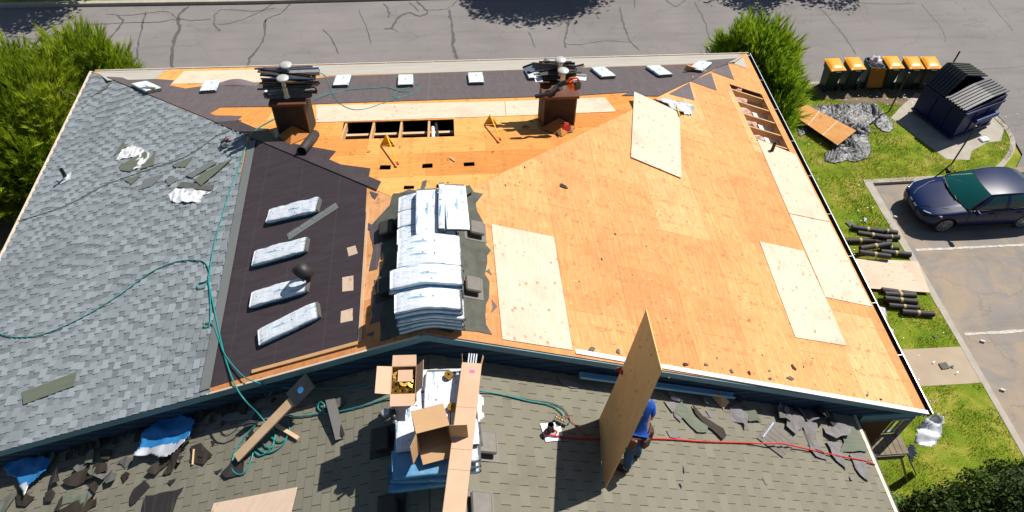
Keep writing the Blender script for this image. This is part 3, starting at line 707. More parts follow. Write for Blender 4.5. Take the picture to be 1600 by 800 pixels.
# --- shingles
def clip(poly, cl):
    out = poly
    for i in range(len(cl)):
        a, b = cl[i], cl[(i + 1) % len(cl)]; inp = out; out = []
        if not inp: return []
        sd = lambda p: (b[0] - a[0]) * (p[1] - a[1]) - (b[1] - a[1]) * (p[0] - a[0])
        for k in range(len(inp)):
            p, q = inp[k - 1], inp[k]; dp, dq = sd(p), sd(q)
            if dp >= 0 and dq >= 0: out.append(q)
            elif dp >= 0 > dq: t = dp / (dp - dq); out.append((p[0] + (q[0] - p[0]) * t, p[1] + (q[1] - p[1]) * t))
            elif dq >= 0 > dp: t = dp / (dp - dq); out.append((p[0] + (q[0] - p[0]) * t, p[1] + (q[1] - p[1]) * t)); out.append(q)
    return out
def shingles(plane, poly, expo, kind, hbase, mat, name, parent, seed=0):
    r = random.Random(seed); area = sum(poly[i - 1][0] * poly[i][1] - poly[i][0] * poly[i - 1][1] for i in range(len(poly)))
    if area < 0: poly = poly[::-1]
    us = [p[0] for p in poly]; vs = [p[1] for p in poly]; mb = MB()
    v1 = max(vs); k = 0
    while v1 > min(vs):
        v0 = v1 - expo; u = min(us) - r.uniform(0, .3) if kind == 'lam' else min(us) - .3 + (k % 2) * .1525 + r.uniform(-.004, .004); up = True
        while u < max(us):
            if kind == 'lam':
                w_ = r.uniform(.10, .20) if up else r.uniform(.09, .19); hi = .019 if up else .006
                tone = r.choice([.55, .7, .85, 1.0, .45]) if up else r.choice([.0, .15, .3, .45, .6]); tone += r.uniform(-.06, .06); up = not up; gap = 0; drop = .0 if up else 0; skew = .02
            else:
                w_ = .305; hi = .006; tone = .5 + r.gauss(0, .22); gap = .011; skew = r.uniform(-.003, .003)
            ua, ub = u + gap / 2, u + w_ - gap / 2
            vv = v1 if hi > .006 or kind != 'lam' else v1 - .004
            q = clip([(ua, v0), (ub, v0), (ub, vv), (ua, vv)], poly)
            if len(q) > 2:
                H = lambda v: hbase + .001 + (hi - .001) * (v - v0) / expo
                mb.face([plane.W(a, b, H(b)) for a, b in q][::1], 0, None, min(1, max(0, tone)))
                ed = [p for p in q if abs(p[1] - vv) < 1e-6]
                if len(ed) == 2: mb.face([plane.W(ed[0][0], vv, H(vv)), plane.W(ed[1][0], vv, H(vv)), plane.W(ed[1][0], vv, hbase - .002), plane.W(ed[0][0], vv, hbase - .002)], 0, None, 0)
                if kind == 'lam' and hi > .01:
                    for uu in (ua, ub):
                        e2 = [p for p in q if abs(p[0] - uu) < 1e-6]
                        if len(e2) == 2: mb.face([plane.W(uu, e2[0][1], H(e2[0][1])), plane.W(uu, e2[1][1], H(e2[1][1])), plane.W(uu, e2[1][1], hbase - .002), plane.W(uu, e2[0][1], hbase - .002)], 0, None, 0)
            u += w_
        v1 = v0; k += 1
    return mb.build(name, mat, parent)
a_ = PL.uv(385, 212); b_ = PL.uv(330, 606)
lpoly = [uvL(-W - .02, 0), uvL(-W - .02, -L - .03), (b_[0] - .1, b_[1]), a_]
lpoly[2] = (-L - .03, b_[1])
mb = MB(); mb.slab(lpoly, PL, .002, .003); mb.build('shingle_underlay', 'starter', house)
shingles(PL, lpoly, .142, 'lam', .006, 'new_shingle', 'new_shingles', house, 1)
mb = MB(); mb.slab(pxpoly(PL, [(388, 222), (400, 219), (328, 607), (312, 612)], .02), PL, .0245, .005); mb.build('starter_strip', 'starter', house)
# leftover old shingles round the ridge
mb = MB()
mb.slab(jag(pxpoly(PL, [(618, 300), (648, 298), (650, 520), (597, 530), (599, 455), (590, 440), (600, 415), (596, 380), (580, 350), (600, 335), (612, 318)]), .05, .16, 8), PL, .004, .006)
mb.slab(jag(pxpoly(PR, [(662, 296), (735, 302), (755, 302), (742, 330), (752, 345), (748, 372), (765, 390), (764, 412), (755, 430), (768, 455), (760, 480), (765, 522), (700, 520), (664, 510)]), .05, .16, 9), PR, .004, .006)
mb.slab(jag(pxpoly(PH, [(625, 302), (640, 296), (655, 300), (660, 284), (668, 282), (660, 298), (700, 299), (735, 290), (738, 300), (728, 305), (664, 318), (640, 312)]), .02, .16, 10), PH, .004, .006)
mb.build('old_shingle_remnant', 'old_patch', house)
mb = MB()
for i, pp in enumerate([[(572, 348), (584, 352), (580, 360), (570, 357)], [(586, 345), (600, 350), (598, 385), (588, 420), (578, 425), (582, 390), (580, 360)], [(583, 440), (596, 436), (594, 450), (586, 455)], [(580, 300), (590, 305), (586, 312), (580, 308)], [(585, 462), (600, 455), (601, 500), (580, 506)], [(574, 522), (583, 520), (582, 527)]]):
    mb = MB(); mb.slab(jag(pxpoly(PL, pp), .025, .12, i + 20), PL, .004, .004); mb.build('torn_felt_remnant', 'felt_grey', house)
for i, pp in enumerate([[(765, 420), (768, 432), (760, 425)], [(770, 470), (776, 480), (768, 492)]]):
    mb = MB(); mb.slab(jag(pxpoly(PR, pp), .025, .12, i + 30), PR, .004, .004); mb.build('torn_felt_remnant', 'felt_grey', house)
pass
# --- trims: rake boards, drip edge, eaves, gutters
YF = -L
for sgn, P_, uvf in ((1, PR, uvR), (-1, PL, uvL)):
    mb = MB()
    e = W + .0
    a = Vector((R0, YF - .005, E + HR)); b = Vector((sgn * e, YF - .005, E))
    n = P_.n
    mb.bar(a - n * .085, b - n * .085, .035, .13, up=n)
    mb.build('rake_board', 'fascia_blue', house)
    mb = MB(); mb.bar(a + Vector((0, .16, 0)) - n * .19, b + Vector((0, .16, 0)) - n * .19, .24, .015, up=n); mb.build('soffit', 'siding_blue', house)
mb = MB(); a, b = PR.at(898, 547), PR.at(1447, 641)
mb.bar(PR.W(PR.inv(a)[0] + .03, PR.inv(a)[1], .012), PR.W(L + .03, vE + .02, .012), .085, .02, up=PR.n)
mb.build('drip_edge', 'drip_white', house)
mb = MB(); p0, p1 = PL.inv(PL.at(325, 610)), PL.inv(PL.at(655, 524)); mb.bar(PL.W(-L - .025, p0[1], .012), PL.W(-L - .025, .1, .012), .03, .016, up=PL.n); mb.build('drip_edge', 'drip_cream', house)
mb = MB(); mb.bar(PL.W(*PL.uv(395, 582), .02), PL.W(*PL.uv(560, 537), .02), .06, .03, up=PL.n); mb.build('batten', 'lumber', house)
# left eave
mb = MB(); mb.box((-W - .045, -L / 2, E - .045), (.07, L + .05, .10)); mb.build('eave_trim', 'drip_cream', house)
mb = MB(); mb.box((-W + .02, -L / 2, E - .15), (.04, L, .18)); mb.build('fascia_board', 'drip_cream', house)
# far eave: gutter and fascia
def gutter(x0, y0, x1, y1, side, name='gutter', mats=('metal_white', 'gutter_black')):
    """U channel from (x0,y0) to (x1,y1); side = outward unit vector"""
    mb = MB(); a = Vector((x0, y0, E - .06)); b = Vector((x1, y1, E - .06)); s_ = Vector((*side, 0))
    prof = [(0, 0), (0, -.11), (.12, -.11), (.155, -.03), (.155, 0), (.138, 0), (.138, -.03), (.115, -.10), (.02, -.10), (.02, 0)]
    pa = [a + s_ * o + Vector((0, 0, z)) for o, z in prof]; pb = [b + s_ * o + Vector((0, 0, z)) for o, z in prof]
    for i in range(len(prof)):
        j = (i + 1) % len(prof); mb.face([pa[i], pb[i], pb[j], pa[j]], 1 if 5 <= i <= 8 else 0)
    g = mb.build(name, list(mats), house)
    k = int((b - a).length / 1.3)
    for i in range(1, k):
        st = MB(); p = a.lerp(b, i / k) + s_ * .062 + Vector((0, 0, .0)); d = (b - a).normalized()
        st.bar(p - s_ * .06, p + s_ * .062, .008, .004); st.build('gutter_strap', 'metal_white', g)
    return g
gutter(W + .012, .12, W + .012, -L - .02, (1, 0))
gutter(-W, .012, W + .12, .012, (0, 1), mats=('drip_white', 'drip_cream'))
mb = MB(); mb.box((W - .03, -L / 2, E - .13), (.04, L - .02, .2)); mb.build('fascia_board', 'drip_white', house)
mb = MB(); mb.box((0, -.03, E - .13), (2 * W - .1, .04, .2)); mb.build('fascia_board', 'drip_white', house)
mb = MB(); mb.box((W - .28, -L / 2 - .2, E - .235), (.46, L - .5, .012)); mb.box((-W + .28, -L / 2 - .2, E - .235), (.46, L - .5, .012)); mb.box((0, -.28, E - .222), (2 * W - .1, .44, .012)); mb.build('soffit', 'drip_white', house)
mb = MB(); mb.slab([uvR(9.22, -2.0), uvR(9.27, -2.0), uvR(9.27, -4.5), uvR(9.22, -4.5)], PR, -.16, .15); mb.build('sub_fascia', 'lumber', house)
# corner return of the gable
mb = MB()
mb.box((8.72, -11.80, E - .15), (1.1, .22, .18)); mb.box((8.72, -11.80, E - .252), (1.16, .26, .02))
mb.build('cornice_return', 'fascia_blue', house)
# downpipe at the corner
mb = MB(); mb.tube([(9.35, -11.85, E - .15), (9.3, -11.82, E - .45), (9.0, -11.72, E - .7), (8.97, -11.7, .1)], .035, 8); mb.build('downpipe', 'metal_white', house, smooth=True)
apx = MB(); apx.mesh([(R0 - .12, YF - .025, E + HR - .17), (R0 + .12, YF - .025, E + HR - .17), (R0 + .12, YF - .025, E + HR - .05), (R0, YF - .025, E + HR - .003), (R0 - .12, YF - .025, E + HR - .05), (R0 - .12, YF + .03, E + HR - .17), (R0 + .12, YF + .03, E + HR - .17), (R0 + .12, YF + .03, E + HR - .05), (R0, YF + .03, E + HR - .003), (R0 - .12, YF + .03, E + HR - .05)], [(0, 1, 2, 3, 4), (3, 2, 7, 8), (4, 3, 8, 9), (0, 4, 9, 5), (1, 6, 7, 2), (0, 5, 6, 1)]); apx.build('apex_block', 'fascia_blue', house)
# vent pipes through the roof
def stack(plane, px, py, hgt, r, name, mat, parent, flange=None):
    u, v = plane.uv(px, py); M_ = Matrix.Translation(plane.W(u, v, .0))
    mb = MB(); mb.lathe([(r, -.1), (r, hgt), (r * .82, hgt), (r * .82, hgt - .08), (.001, hgt - .085)], 16, M_)
    o = mb.build(name, mat, parent, smooth=False)
    if flange:
        f = MB(); F_ = plane.frame(u, v, .2, .022); f.box((0, 0, 0), (.30, .26, .006), F_); f.lathe([(r * 1.9, .003), (r * 1.15, .06), (r * 1.02, .065)], 16, F_, 0, False); f.build('pipe_flange', flange, o)
    return o
stack(PL, 104, 279, .30, .045, 'vent_pipe', 'black_rubber', house, 'metal_white')
stack(PR, 1206, 236, .26, .042, 'vent_pipe', 'chim_side', house)
mb = MB(); Mf = PL.frame(*PL.uv(95, 282), .9, .02); mb.box((0, 0, .004), (.28, .09, .008), Mf); mb.build('loose_flashing', 'grey_poly', house)
# pipes in the open attic
mb = MB(); mb.tube([PH.W(*PH.uv(676, 196), -.05), PH.W(*PH.uv(677, 215), -.15)], .04, 10); mb.build('attic_pipe', 'white_plastic', house)
mb = MB(); mb.tube([PH.W(*PH.uv(681, 192), -.02), PH.W(*PH.uv(685, 215), -.10)], .03, 10); mb.build('attic_duct', 'black_rubber', house)

# ================================================================== CHIMNEYS (parts of the roof)
def chimney(px, py, wx, dy, hgt, name_l):
    b0 = PH.at(px, py); z0 = b0.z; x0, y0 = b0.x, b0.y
    c = Vector((x0 + wx / 2, y0 + dy / 2, 0)); top = z0 + hgt
    mb = MB(); mb.box((c.x, c.y, (top + z0 - .6) / 2), (wx, dy, top - z0 + .6)); ch = mb.build('chimney', 'chim_side', house)
    ch['label'] = name_l
    mb = MB(); mb.box((c.x, c.y, top + .035), (wx + .09, dy + .09, .07), None, 0, .01); mb.build('chimney_cap', 'chim_cap', ch)
    mb = MB()
    for sx in (-1, 1):
        for sy in (-1, 1): mb = MB(); mb.box((c.x + sx * (wx / 2 - .008), c.y + sy * (dy / 2 - .008), (top + z0 - .2) / 2), (.03, .03, top - z0 + .2)); mb.build('corner_trim', 'wood_brown', ch)
    # plywood cricket on the up-slope face
    mb = MB(); A = Vector((c.x, y0 - .02, z0 + .30)); B = Vector((c.x, y0 - .55, PH.W(c.x, (y0 - .55) * SLN, .02).z)); Cc = Vector((x0 - .05, y0 - .02, z0 + .03)); Dd = Vector((x0 + wx + .05, y0 - .02, z0 + .03))
    mb.face([A, Cc, B]); mb.face([A, B, Dd]); mb.build('cricket', 'deck_ply_hip', ch)
    return ch, c, top + .07
def flue(ch, x, y, z, h, r, cap):
    M_ = Matrix.Translation((x, y, z)); mb = MB(); mb.lathe([(r * 1.5, 0), (r * 1.2, .05), (r, .07), (r, h)], 18, M_, cap=False)
    f = mb.build('flue_pipe', 'galv', ch, smooth=True)
    M_ = Matrix.Translation((x, y, z + h)); mb = MB(); mb.lathe([(.001, -.02), (cap * .72, -.025), (cap * .95, -.03), (cap, -.015), (cap, .0), (cap * .9, .01), (cap * .5, .026), (.001, .032)], 22, M_, cap=False)
    mb.build('flue_cap', 'galv_cap', f, smooth=True)
chL, cL, tL = chimney(437, 213, .66, .68, .80, 'brown boxed chimney at the left with two flues and scrap stacked on top')
chR, cR, tR = chimney(847, 201, .70, .70, .80, 'brown boxed chimney at the right with two flues and an orange blower on top')
def atz(px, py, z): return HZ(z).at(px, py)
p = atz(448, 141, tL); flue(chL, cL.x - .02, cL.y - .12, tL, .46, .055, .125)
flue(chL, cL.x + .02, cL.y + .22, tL, .54, .055, .125)
flue(chR, cR.x + .05, cR.y - .08, tR, .44, .055, .12)
flue(chR, cR.x + .03, cR.y + .22, tR, .50, .055, .12)

# ================================================================== LOWER HOUSE
low = wthing('lower_house', 'lower house in front with old olive green shingle roof', 'house', (0, -16, 0))
WL, YL = 7.97, -24
mb = MB(); mb.box((0, -18, 1.9), (14.9, 12.9, 4.0)); mb.build('wall', 'wall_brown', low)
def lR(x, y): return (-y, (x - R0) * SLN)
def lL(x, y): return (y, (R0 - x) * SLN)
YN = -11.89
mb = MB(); mb.slab([lR(WL, YN), lR(WL, YL), lR(R0, YL), lR(R0, YN)], LR, -.03, .03); mb.slab([lL(-WL, YN), lL(-WL, YL), lL(R0, YL), lL(R0, YN)], LL, -.03, .03)
mb.build('roof_deck', 'bark', low)
shingles(LR, [lR(R0 + .02, YN), lR(WL + .02, YN), lR(WL + .02, -16.2), lR(R0 + .02, -16.2)], .15, '3', .002, 'old_shingle', 'old_shingles', low, 3)
shingles(LL, [lL(R0 - .02, YN), lL(-WL - .02, YN), lL(-WL - .02, -16.2), lL(R0 - .02, -16.2)], .15, '3', .002, 'old_shingle', 'old_shingles', low, 4)
mb = MB()       # ridge caps
y = YN - .01; r_ = random.Random(5)
while y > -15.5:
    for sgn, P_ in ((1, LR), (-1, LL)):
        f = (lambda u, v, h: P_.W(u, v, h))
        u0, u1 = (-y, -y + .15) if sgn == 1 else (y, y - .15)
        mb.face([f(u0, 0, .012), f(u1, 0, .018), f(u1, .15, .018), f(u0, .15, .012)] if sgn == 1 else [f(u0, 0, .012), f(u0, .15, .012), f(u1, .15, .018), f(u1, 0, .018)], 0, None, .5 + r_.gauss(0, .2))
    y -= .15
mb.build('ridge_caps', 'old_shingle', low)
mb = MB(); mb.box((WL + .04, -18.1, E + HR - DROP - T * WL - .03), (.06, 12.9, .09)); mb.build('eave_trim', 'drip_cream', low)
mb = MB(); mb.box((WL + .10, -18.1, E + HR - DROP - T * WL - .07), (.06, 12.9, .06)); mb.build('gutter', 'gutter_black', low)
def boxvent(plane, px, py, w_, l_, h_, mat, parent, ang=0):
    M_ = plane.frame(*plane.uv(px, py), ang, 0)
    mb = MB(); b_ = .03
    v = [(-l_ / 2, -w_ / 2, 0), (l_ / 2, -w_ / 2, 0), (l_ / 2, w_ / 2, 0), (-l_ / 2, w_ / 2, 0)]
    mb.box((0, 0, .012), (l_ + .14, w_ + .14, .008), M_); mb.box((0, 0, h_ * .45), (l_ * .8, w_ * .8, h_ * .8), M_); mb.box((0, 0, h_ * .75), (l_, w_, h_ * .45), M_, 0, .02)
    return mb.build('roof_vent', mat, parent)
boxvent(PL, 608, 361, .26, .30, .14, 'vent_black', house); boxvent(PL, 606, 452, .26, .30, .14, 'vent_black', house)
boxvent(PR, 742, 362, .26, .30, .14, 'vent_grey', house); boxvent(PR, 736, 450, .26, .30, .14, 'vent_grey', house)
boxvent(LL, 600, 690, .28, .34, .15, 'vent_black', low); boxvent(LR, 757, 697, .28, .34, .15, 'vent_grey', low)
boxvent(LL, 612, 798, .28, .34, .15, 'vent_black', low); boxvent(LR, 748, 794, .30, .36, .15, 'vent_grey', low)
st_ = stack(LR, 859, 676, .26, .05, 'vent_pipe', 'black_rubber', low, 'white_plastic')
# ================================================================== BUNDLES OF SHINGLES
def bundle_mesh(Lx=1.0, Wy=.34, H=.085, bend=0.0, seed=0, crump=.012, lo=0, up=0):
    """plastic wrapped bundle, X along its length; bend 1 = drapes over the ridge at x=0"""
    mb = MB(); nx, prof = 22, []
    for k in range(16):
        a = 2 * math.pi * k / 16; c, s_ = math.cos(a), math.sin(a)
        prof.append((math.copysign(abs(c) ** .22, c) * Wy / 2, H / 2 + math.copysign(abs(s_) ** .24, s_) * H / 2))
    V = []
    for i in range(nx + 1):
        x = -Lx / 2 + Lx * i / nx; e = min(i, nx - i); sq = [0.55, .9, 1][min(e, 2)]
        zc = -bend * T * (math.hypot(x, .14) - .14)
        for (y, z) in prof:
            q = Vector((x * 5 + seed * 3.1, y * 9, z * 9)); d = noise.noise(q) * crump + noise.noise(q * 3) * crump * .5
            V.append((x, y * (1 + (sq - 1) * .12) + d * .5, (z - H / 2) * sq + H / 2 + zc + d * (1 if z > H * .3 else .2)))
    F, mi, uvs = [], [], []
    for i in range(nx):
        for k in range(16):
            F.append((i * 16 + k, (i + 1) * 16 + k, (i + 1) * 16 + (k + 1) % 16, i * 16 + (k + 1) % 16))
            z = prof[k][1] + prof[(k + 1) % 16][1]
            top = z > H * 1.35; mi.append(0 if top else (1 if (lo or z > H * .5) else 1))
    F.append(tuple(range(15, -1, -1))); mi.append(2); F.append(tuple(nx * 16 + k for k in range(16))); mi.append(2)
    uvs = [(v[0] + .5, v[1] + .2 + (.5 if seed % 2 else 0)) for v in V]
    mb.mesh(V, [tuple(reversed(f)) for f in F], mi, uvs); return mb
def bundle(M, label, group, seed=0, Lx=1.0, Wy=.34, H=.085, bend=0, mats=('wrap_print', 'blue_print', 'shingle_scrap'), crump=.008):
    t = thing('shingle_bundle', label, 'shingle bundle', M, group)
    bundle_mesh(Lx, Wy, H, bend, seed, crump).build('wrapper', list(mats), t, smooth=True)
    # opened end: the shingles show inside the sleeve
    mb = MB()
    for k in range(4): mb.box((Lx / 2 + .003 - .002 * k, 0, H * (.2 + .19 * k) - bend * T * (math.hypot(Lx / 2, .14) - .14)), (.03, Wy * .86, H * .13))
    mb.build('shingle_end', 'shingle_scrap', t)
    return t
# far row on the hip slope:  (centre px, direction px, label)
HB = [((214, 131), (245, 146), 'first shingle bundle from the left hip, with a torn grey scrap on it'),
      ((333, 128), (325, 147), 'shingle bundle in front of the curled felt, left of the scrap stacked chimney'),
      ((437, 131), (424, 148), 'shingle bundle half hidden behind the left chimney'),
      ((538, 120), (532, 138), 'shingle bundle just right of the left chimney'),
      ((634, 119), (634, 138), 'shingle bundle touched by the loop of teal hose'),
      ((742, 116), (745, 134), 'shingle bundle midway between the two chimneys'),
      ((828, 108), (838, 128), 'shingle bundle half hidden behind the right chimney'),
      ((932, 108), (952, 124), 'first shingle bundle right of the right chimney'),
      ((1017, 105), (1042, 122), 'shingle bundle second from the right hip corner'),
      ((1104, 98), (1083, 115), 'shingle bundle nearest the right hip corner')]
for i, (a, b, lb) in enumerate(HB):
    M_, d = PH.fr(a, b, .02); M_ = M_ @ Matrix.Translation((d / 2, 0, 0))
    bundle(M_, 'white wrapped ' + lb.replace('shingle bundle', 'bundle'), 'bundles laid out along the far slope', i, 1.0, .40 if i not in (2, 6) else .36, .09, mats=('wrap_print', 'blue_print', 'metal_dark'))
mb = MB(); Mq, d = PH.fr((222, 136), (248, 139), .125); mb.mesh([(0, -.06, 0), (.35, -.02, 0), (.38, .08, .004), (.05, .1, 0)], [(0, 1, 2, 3)], 0, None, Mq)
o = mb.build('shingle_scrap', 'shingle_scrap'); tag(o, 'grey shingle scrap lying on the bundle nearest the left hip', 'scrap'); o.modifiers.new('s', 'SOLIDIFY').thickness = .004
# four on the black felt
for i, (a, b, lb) in enumerate([((416, 337), (498, 318), 'puffed and torn, beside the loose grey strip'), ((393, 404), (480, 380), 'second down, between two others'),
                                ((390, 468), (480, 442), 'with a curl of dark felt on its end'), ((402, 527), (497, 482), 'nearest the blue gable board')]):
    M_, d = PL.fr(a, b, .09); M_ = M_ @ Matrix.Translation((d / 2, .0, -.085))
    bundle(M_, 'white shingle bundle on the black felt, ' + lb, 'bundles on the black felt', 20 + i, 1.08, .34, .10, crump=.02 if i == 0 else .012)
# felt curl on the third
mb = MB(); Mc = PL.frame(*PL.uv(487, 437), .9, .02)
def curl(mb, M, r0, turns, wd, n=26, flare=.02):
    V = []
    for i in range(n):
        a = turns * 2 * math.pi * i / (n - 1); r = r0 + flare * i / n * 3
        for s_ in (-1, 1): V.append((r * math.sin(a) + .05 * i / n, s_ * wd / 2 + .03 * i / n, r0 + .03 - r * math.cos(a)))
    mb.mesh(V, [(2 * i, 2 * i + 1, 2 * i + 3, 2 * i + 2) for i in range(n - 1)], 0, None, M)
curl(mb, Mc @ Matrix.Translation((0, 0, .06)), .13, .95, .20)
o = mb.build('felt_curl', 'felt_scrap', smooth=True); o.modifiers.new('s', 'SOLIDIFY').thickness = .004
tag(o, 'curled strip of dark felt on the end of a white bundle', 'felt scrap')
mb = MB(); M_, d = PL.fr((450, 371), (527, 321), .008); mb.box((d / 2, 0, .005), (d, .17, .008), M_)
for k in range(4): mb.box((d * (.12 + .25 * k), .03, .011), (d * .2, .11, .005), M_)
tag(mb.build('shingle_strip', 'starter'), 'long grey shingle strip lying loose on black felt beside a bundle', 'shingle strip')
# ---- the pile on the upper ridge
ZR = E + HR
def rbundle(x, y, z, ang, label, grp, seed, Lx=1.05, Wy=.35, H=.085, bend=1., tilt=0, tx=0, **k):
    M_ = Matrix.Translation((x, y, z)) @ Matrix.Rotation(ang, 4, 'Z') @ Matrix.Rotation(tilt, 4, 'X') @ Matrix.Rotation(tx, 4, 'Y')
    return bundle(M_, label, grp, seed, Lx, Wy, H, bend, **k)
GRP = 'shingle bundles piled on the upper ridge'
rr = random.Random(11); ids = 40
names_z = ['bottom', 'second', 'third', 'fourth', 'fifth', 'top']
cols = [(-11.68, 6, 'in the front stack of the ridge pile'), (-11.30, 7, 'in the second stack of the ridge pile'), (-10.93, 7, 'in the third stack of the ridge pile'), (-10.57, 6, 'in the middle of the ridge pile')]
for ci, (y, n, lb) in enumerate(cols):
    for k in range(n):
        x = R0 + .085 + rr.uniform(-.03, .03) + (-.07 if (ci == 1 and k >= 5) else 0); z = ZR + .01 + k * .088
        nm = ['bottom', 'second lowest', 'third', 'fourth', 'fifth', 'sixth', 'topmost'][k] if k < n - 1 else 'topmost'
        rbundle(x, y + rr.uniform(-.02, .02), z, rr.uniform(-.025, .025), f'{nm} white and blue bundle {lb}', GRP, ids, (.96 if not (ci == 1 and k >= 5) else 1.06), .36, .088, 1 - k * .06); ids += 1
for k in range(4):
    for j, y in enumerate((-10.20, -9.83, -9.48)):
        nm = ['bottom', 'second', 'third', 'top'][k]; ps = ['nearer', 'middle', 'farthest'][j]
        rbundle(R0 + .06 + rr.uniform(-.02, .02), y, ZR + .01 + k * .088, rr.uniform(-.03, .03), f'{nm} crosswise bundle in the {ps} rear stack of the ridge pile', GRP, ids, .94, .35, .088, 1 - k * .08); ids += 1
for i, (x, y, a, wd, tl, z, lb) in enumerate([(.06, -9.85, 1.57, .36, 0, .375, 'white bundle laid lengthwise on the rear of the ridge pile, left of the wedge'),
                                       (.30, -9.82, 1.55, .10, 0, .375, 'narrow bundle standing on edge between two lengthwise ones'), (.53, -9.80, 1.60, .37, .12, .40, 'raised white lengthwise bundle at the right rear of the pile')]):
    rbundle(R0 + x, y, ZR + z, a, lb, GRP, ids, 1.0, wd, .09 if i != 1 else .2, 0, tilt=tl if i == 2 else 0); ids += 1
# ---- the pile on the lower ridge
ZL = ZR - DROP; GRP2 = 'shingle bundles piled on the lower ridge'
for k in range(7):
    nm = ['bottom', 'second', 'third', 'fourth', 'fifth', 'sixth', 'top'][k]
    if k % 2 == 0:
        for j in range(3):
            x = -.22 + j * .36 + rr.uniform(-.02, .02); ps = ['left', 'middle', 'right'][j]
            rbundle(R0 + x, -13.18 + rr.uniform(-.04, .04), ZL + .01 + k * .09 - (.0 if k else abs(x) * .0), 1.57 + rr.uniform(-.05, .05), f'{ps} lengthwise bundle of the {nm} layer in the lower ridge pile', GRP2, ids, 1.12, .36, .09, 0); ids += 1
    else:
        for j in range(4):
            y = -12.68 - j * .355; ps = ['far', 'second', 'third', 'near'][j]
            rbundle(R0 + .12 + rr.uniform(-.05, .05), y, ZL + .01 + k * .09, rr.uniform(-.05, .05), f'{ps} crosswise bundle of the {nm} layer in the lower ridge pile', GRP2, ids, 1.12, .35, .09, 0, crump=.016); ids += 1
rbundle(R0 - .02, -13.98, ZL + .30, .06, 'blue sided bundle sticking out at the near left of the lower pile', GRP2, ids, 1.0, .40, .09, 0, mats=('blue_wrap', 'blue_print', 'metal_dark')); ids += 1
rbundle(R0 + .02, -13.94, ZL + .40, -.04, 'upper blue sided bundle at the near left of the lower pile', GRP2, ids, 1.0, .40, .09, 0, mats=('blue_wrap', 'blue_print', 'metal_dark')); ids += 1
rbundle(R0 + .05, -13.90, ZL + .50, .05, 'blue wrapped bundle under the tipped box on the lower pile', GRP2, ids, 1.0, .40, .09, 0, mats=('blue_wrap', 'blue_print', 'metal_dark')); ids += 1
ZT = ZL + .65
# ---- boxes on the lower pile
def openbox(M, w_, l_, h_, flaps, mo, mi_, label, name='cardboard_box', th=.008):
    """open top box; flaps: {side: (length, angle from horizontal outward)}"""
    t = thing(name, label, 'box', M)
    mb = MB()
    mb.box((0, 0, th / 2), (w_, l_, th)); mb.box((-w_ / 2 + th / 2, 0, h_ / 2 + th / 2), (th, l_, h_)); mb.box((w_ / 2 - th / 2, 0, h_ / 2 + th / 2), (th, l_, h_))
    mb.box((0, -l_ / 2 + th / 2, h_ / 2 + th / 2), (w_ - 2 * th, th, h_)); mb.box((0, l_ / 2 - th / 2, h_ / 2 + th / 2), (w_ - 2 * th, th, h_)); mb.build('carton', mo, t)
    for s_, (fl, a) in flaps.items():
        dx, dy = {'l': (-1, 0), 'r': (1, 0), 'f': (0, -1), 'b': (0, 1)}[s_]; o = Vector((dx * w_ / 2, dy * l_ / 2, h_ + th)); q = Vector((-dy, dx, 0)) * ((l_ if dx else w_) / 2 - .003)
        d = Vector((dx * math.cos(a), dy * math.cos(a), math.sin(a))) * fl; mb = MB(); n_ = d.cross(q).normalized() * .005
        v = [o - q, o + q, o + q * .97 + d, o - q * .97 + d]; v2 = [p - n_ for p in v]
        mb.mesh(v + v2, [(0, 1, 2, 3), (7, 6, 5, 4), (0, 4, 5, 1), (1, 5, 6, 2), (2, 6, 7, 3), (3, 7, 4, 0)]); mb.build('flap', mi_, t)
    return t
c = atz(633, 597, ZT + .2)
tb = openbox(Matrix.Translation((c.x - .02, c.y + .02, ZT + .02)) @ Matrix.Rotation(R(-2), 4, 'Z'), .34, .44, .20, {'l': (.20, .15), 'r': (.19, 1.0), 'f': (.17, -.1), 'b': (.16, .2)}, 'cardboard', 'cardboard_pale', 'open cardboard box full of brass nail coils on the lower pile')
mb = MB(); q = random.Random(3)
for k in range(9):
    x, y = -.10 + (k % 3) * .10, -.14 + (k // 3) * .12
    Mk = Matrix.Translation((x, y, .135 + q.uniform(-.01, .02))) @ Matrix.Rotation(q.uniform(-.6, .6), 4, 'X') @ Matrix.Rotation(q.uniform(-.6, .6), 4, 'Y')
    nc = MB()
    for rr_ in (.02, .035, .05): nc.lathe([(rr_, -.022), (rr_ + .009, -.022), (rr_ + .009, .022), (rr_, .022)], 14, Mk, cap=False)
    nc.build('nail_coil', 'brass', tb)
mb = MB(); mb.box((.02, .10, .18), (.20, .17, .008), Matrix.Rotation(.15, 4, 'X')); mb.build('packing_sheet', 'cardboard_pale', tb)
# tipped empty box: opening faces the camera side (-y) and slightly down
c = atz(672, 668, ZT + .22)
Mx = Matrix.Translation((c.x - .02, c.y + .17, ZT + .20)) @ Matrix.Rotation(R(12), 4, 'Z') @ Matrix.Rotation(R(80), 4, 'X')
openbox(Mx, .43, .38, .36, {'l': (.20, 1.0), 'r': (.22, .25), 'f': (.17, 1.15)}, 'cardboard', 'cardboard', 'empty cardboard box tipped on its side on the lower pile')
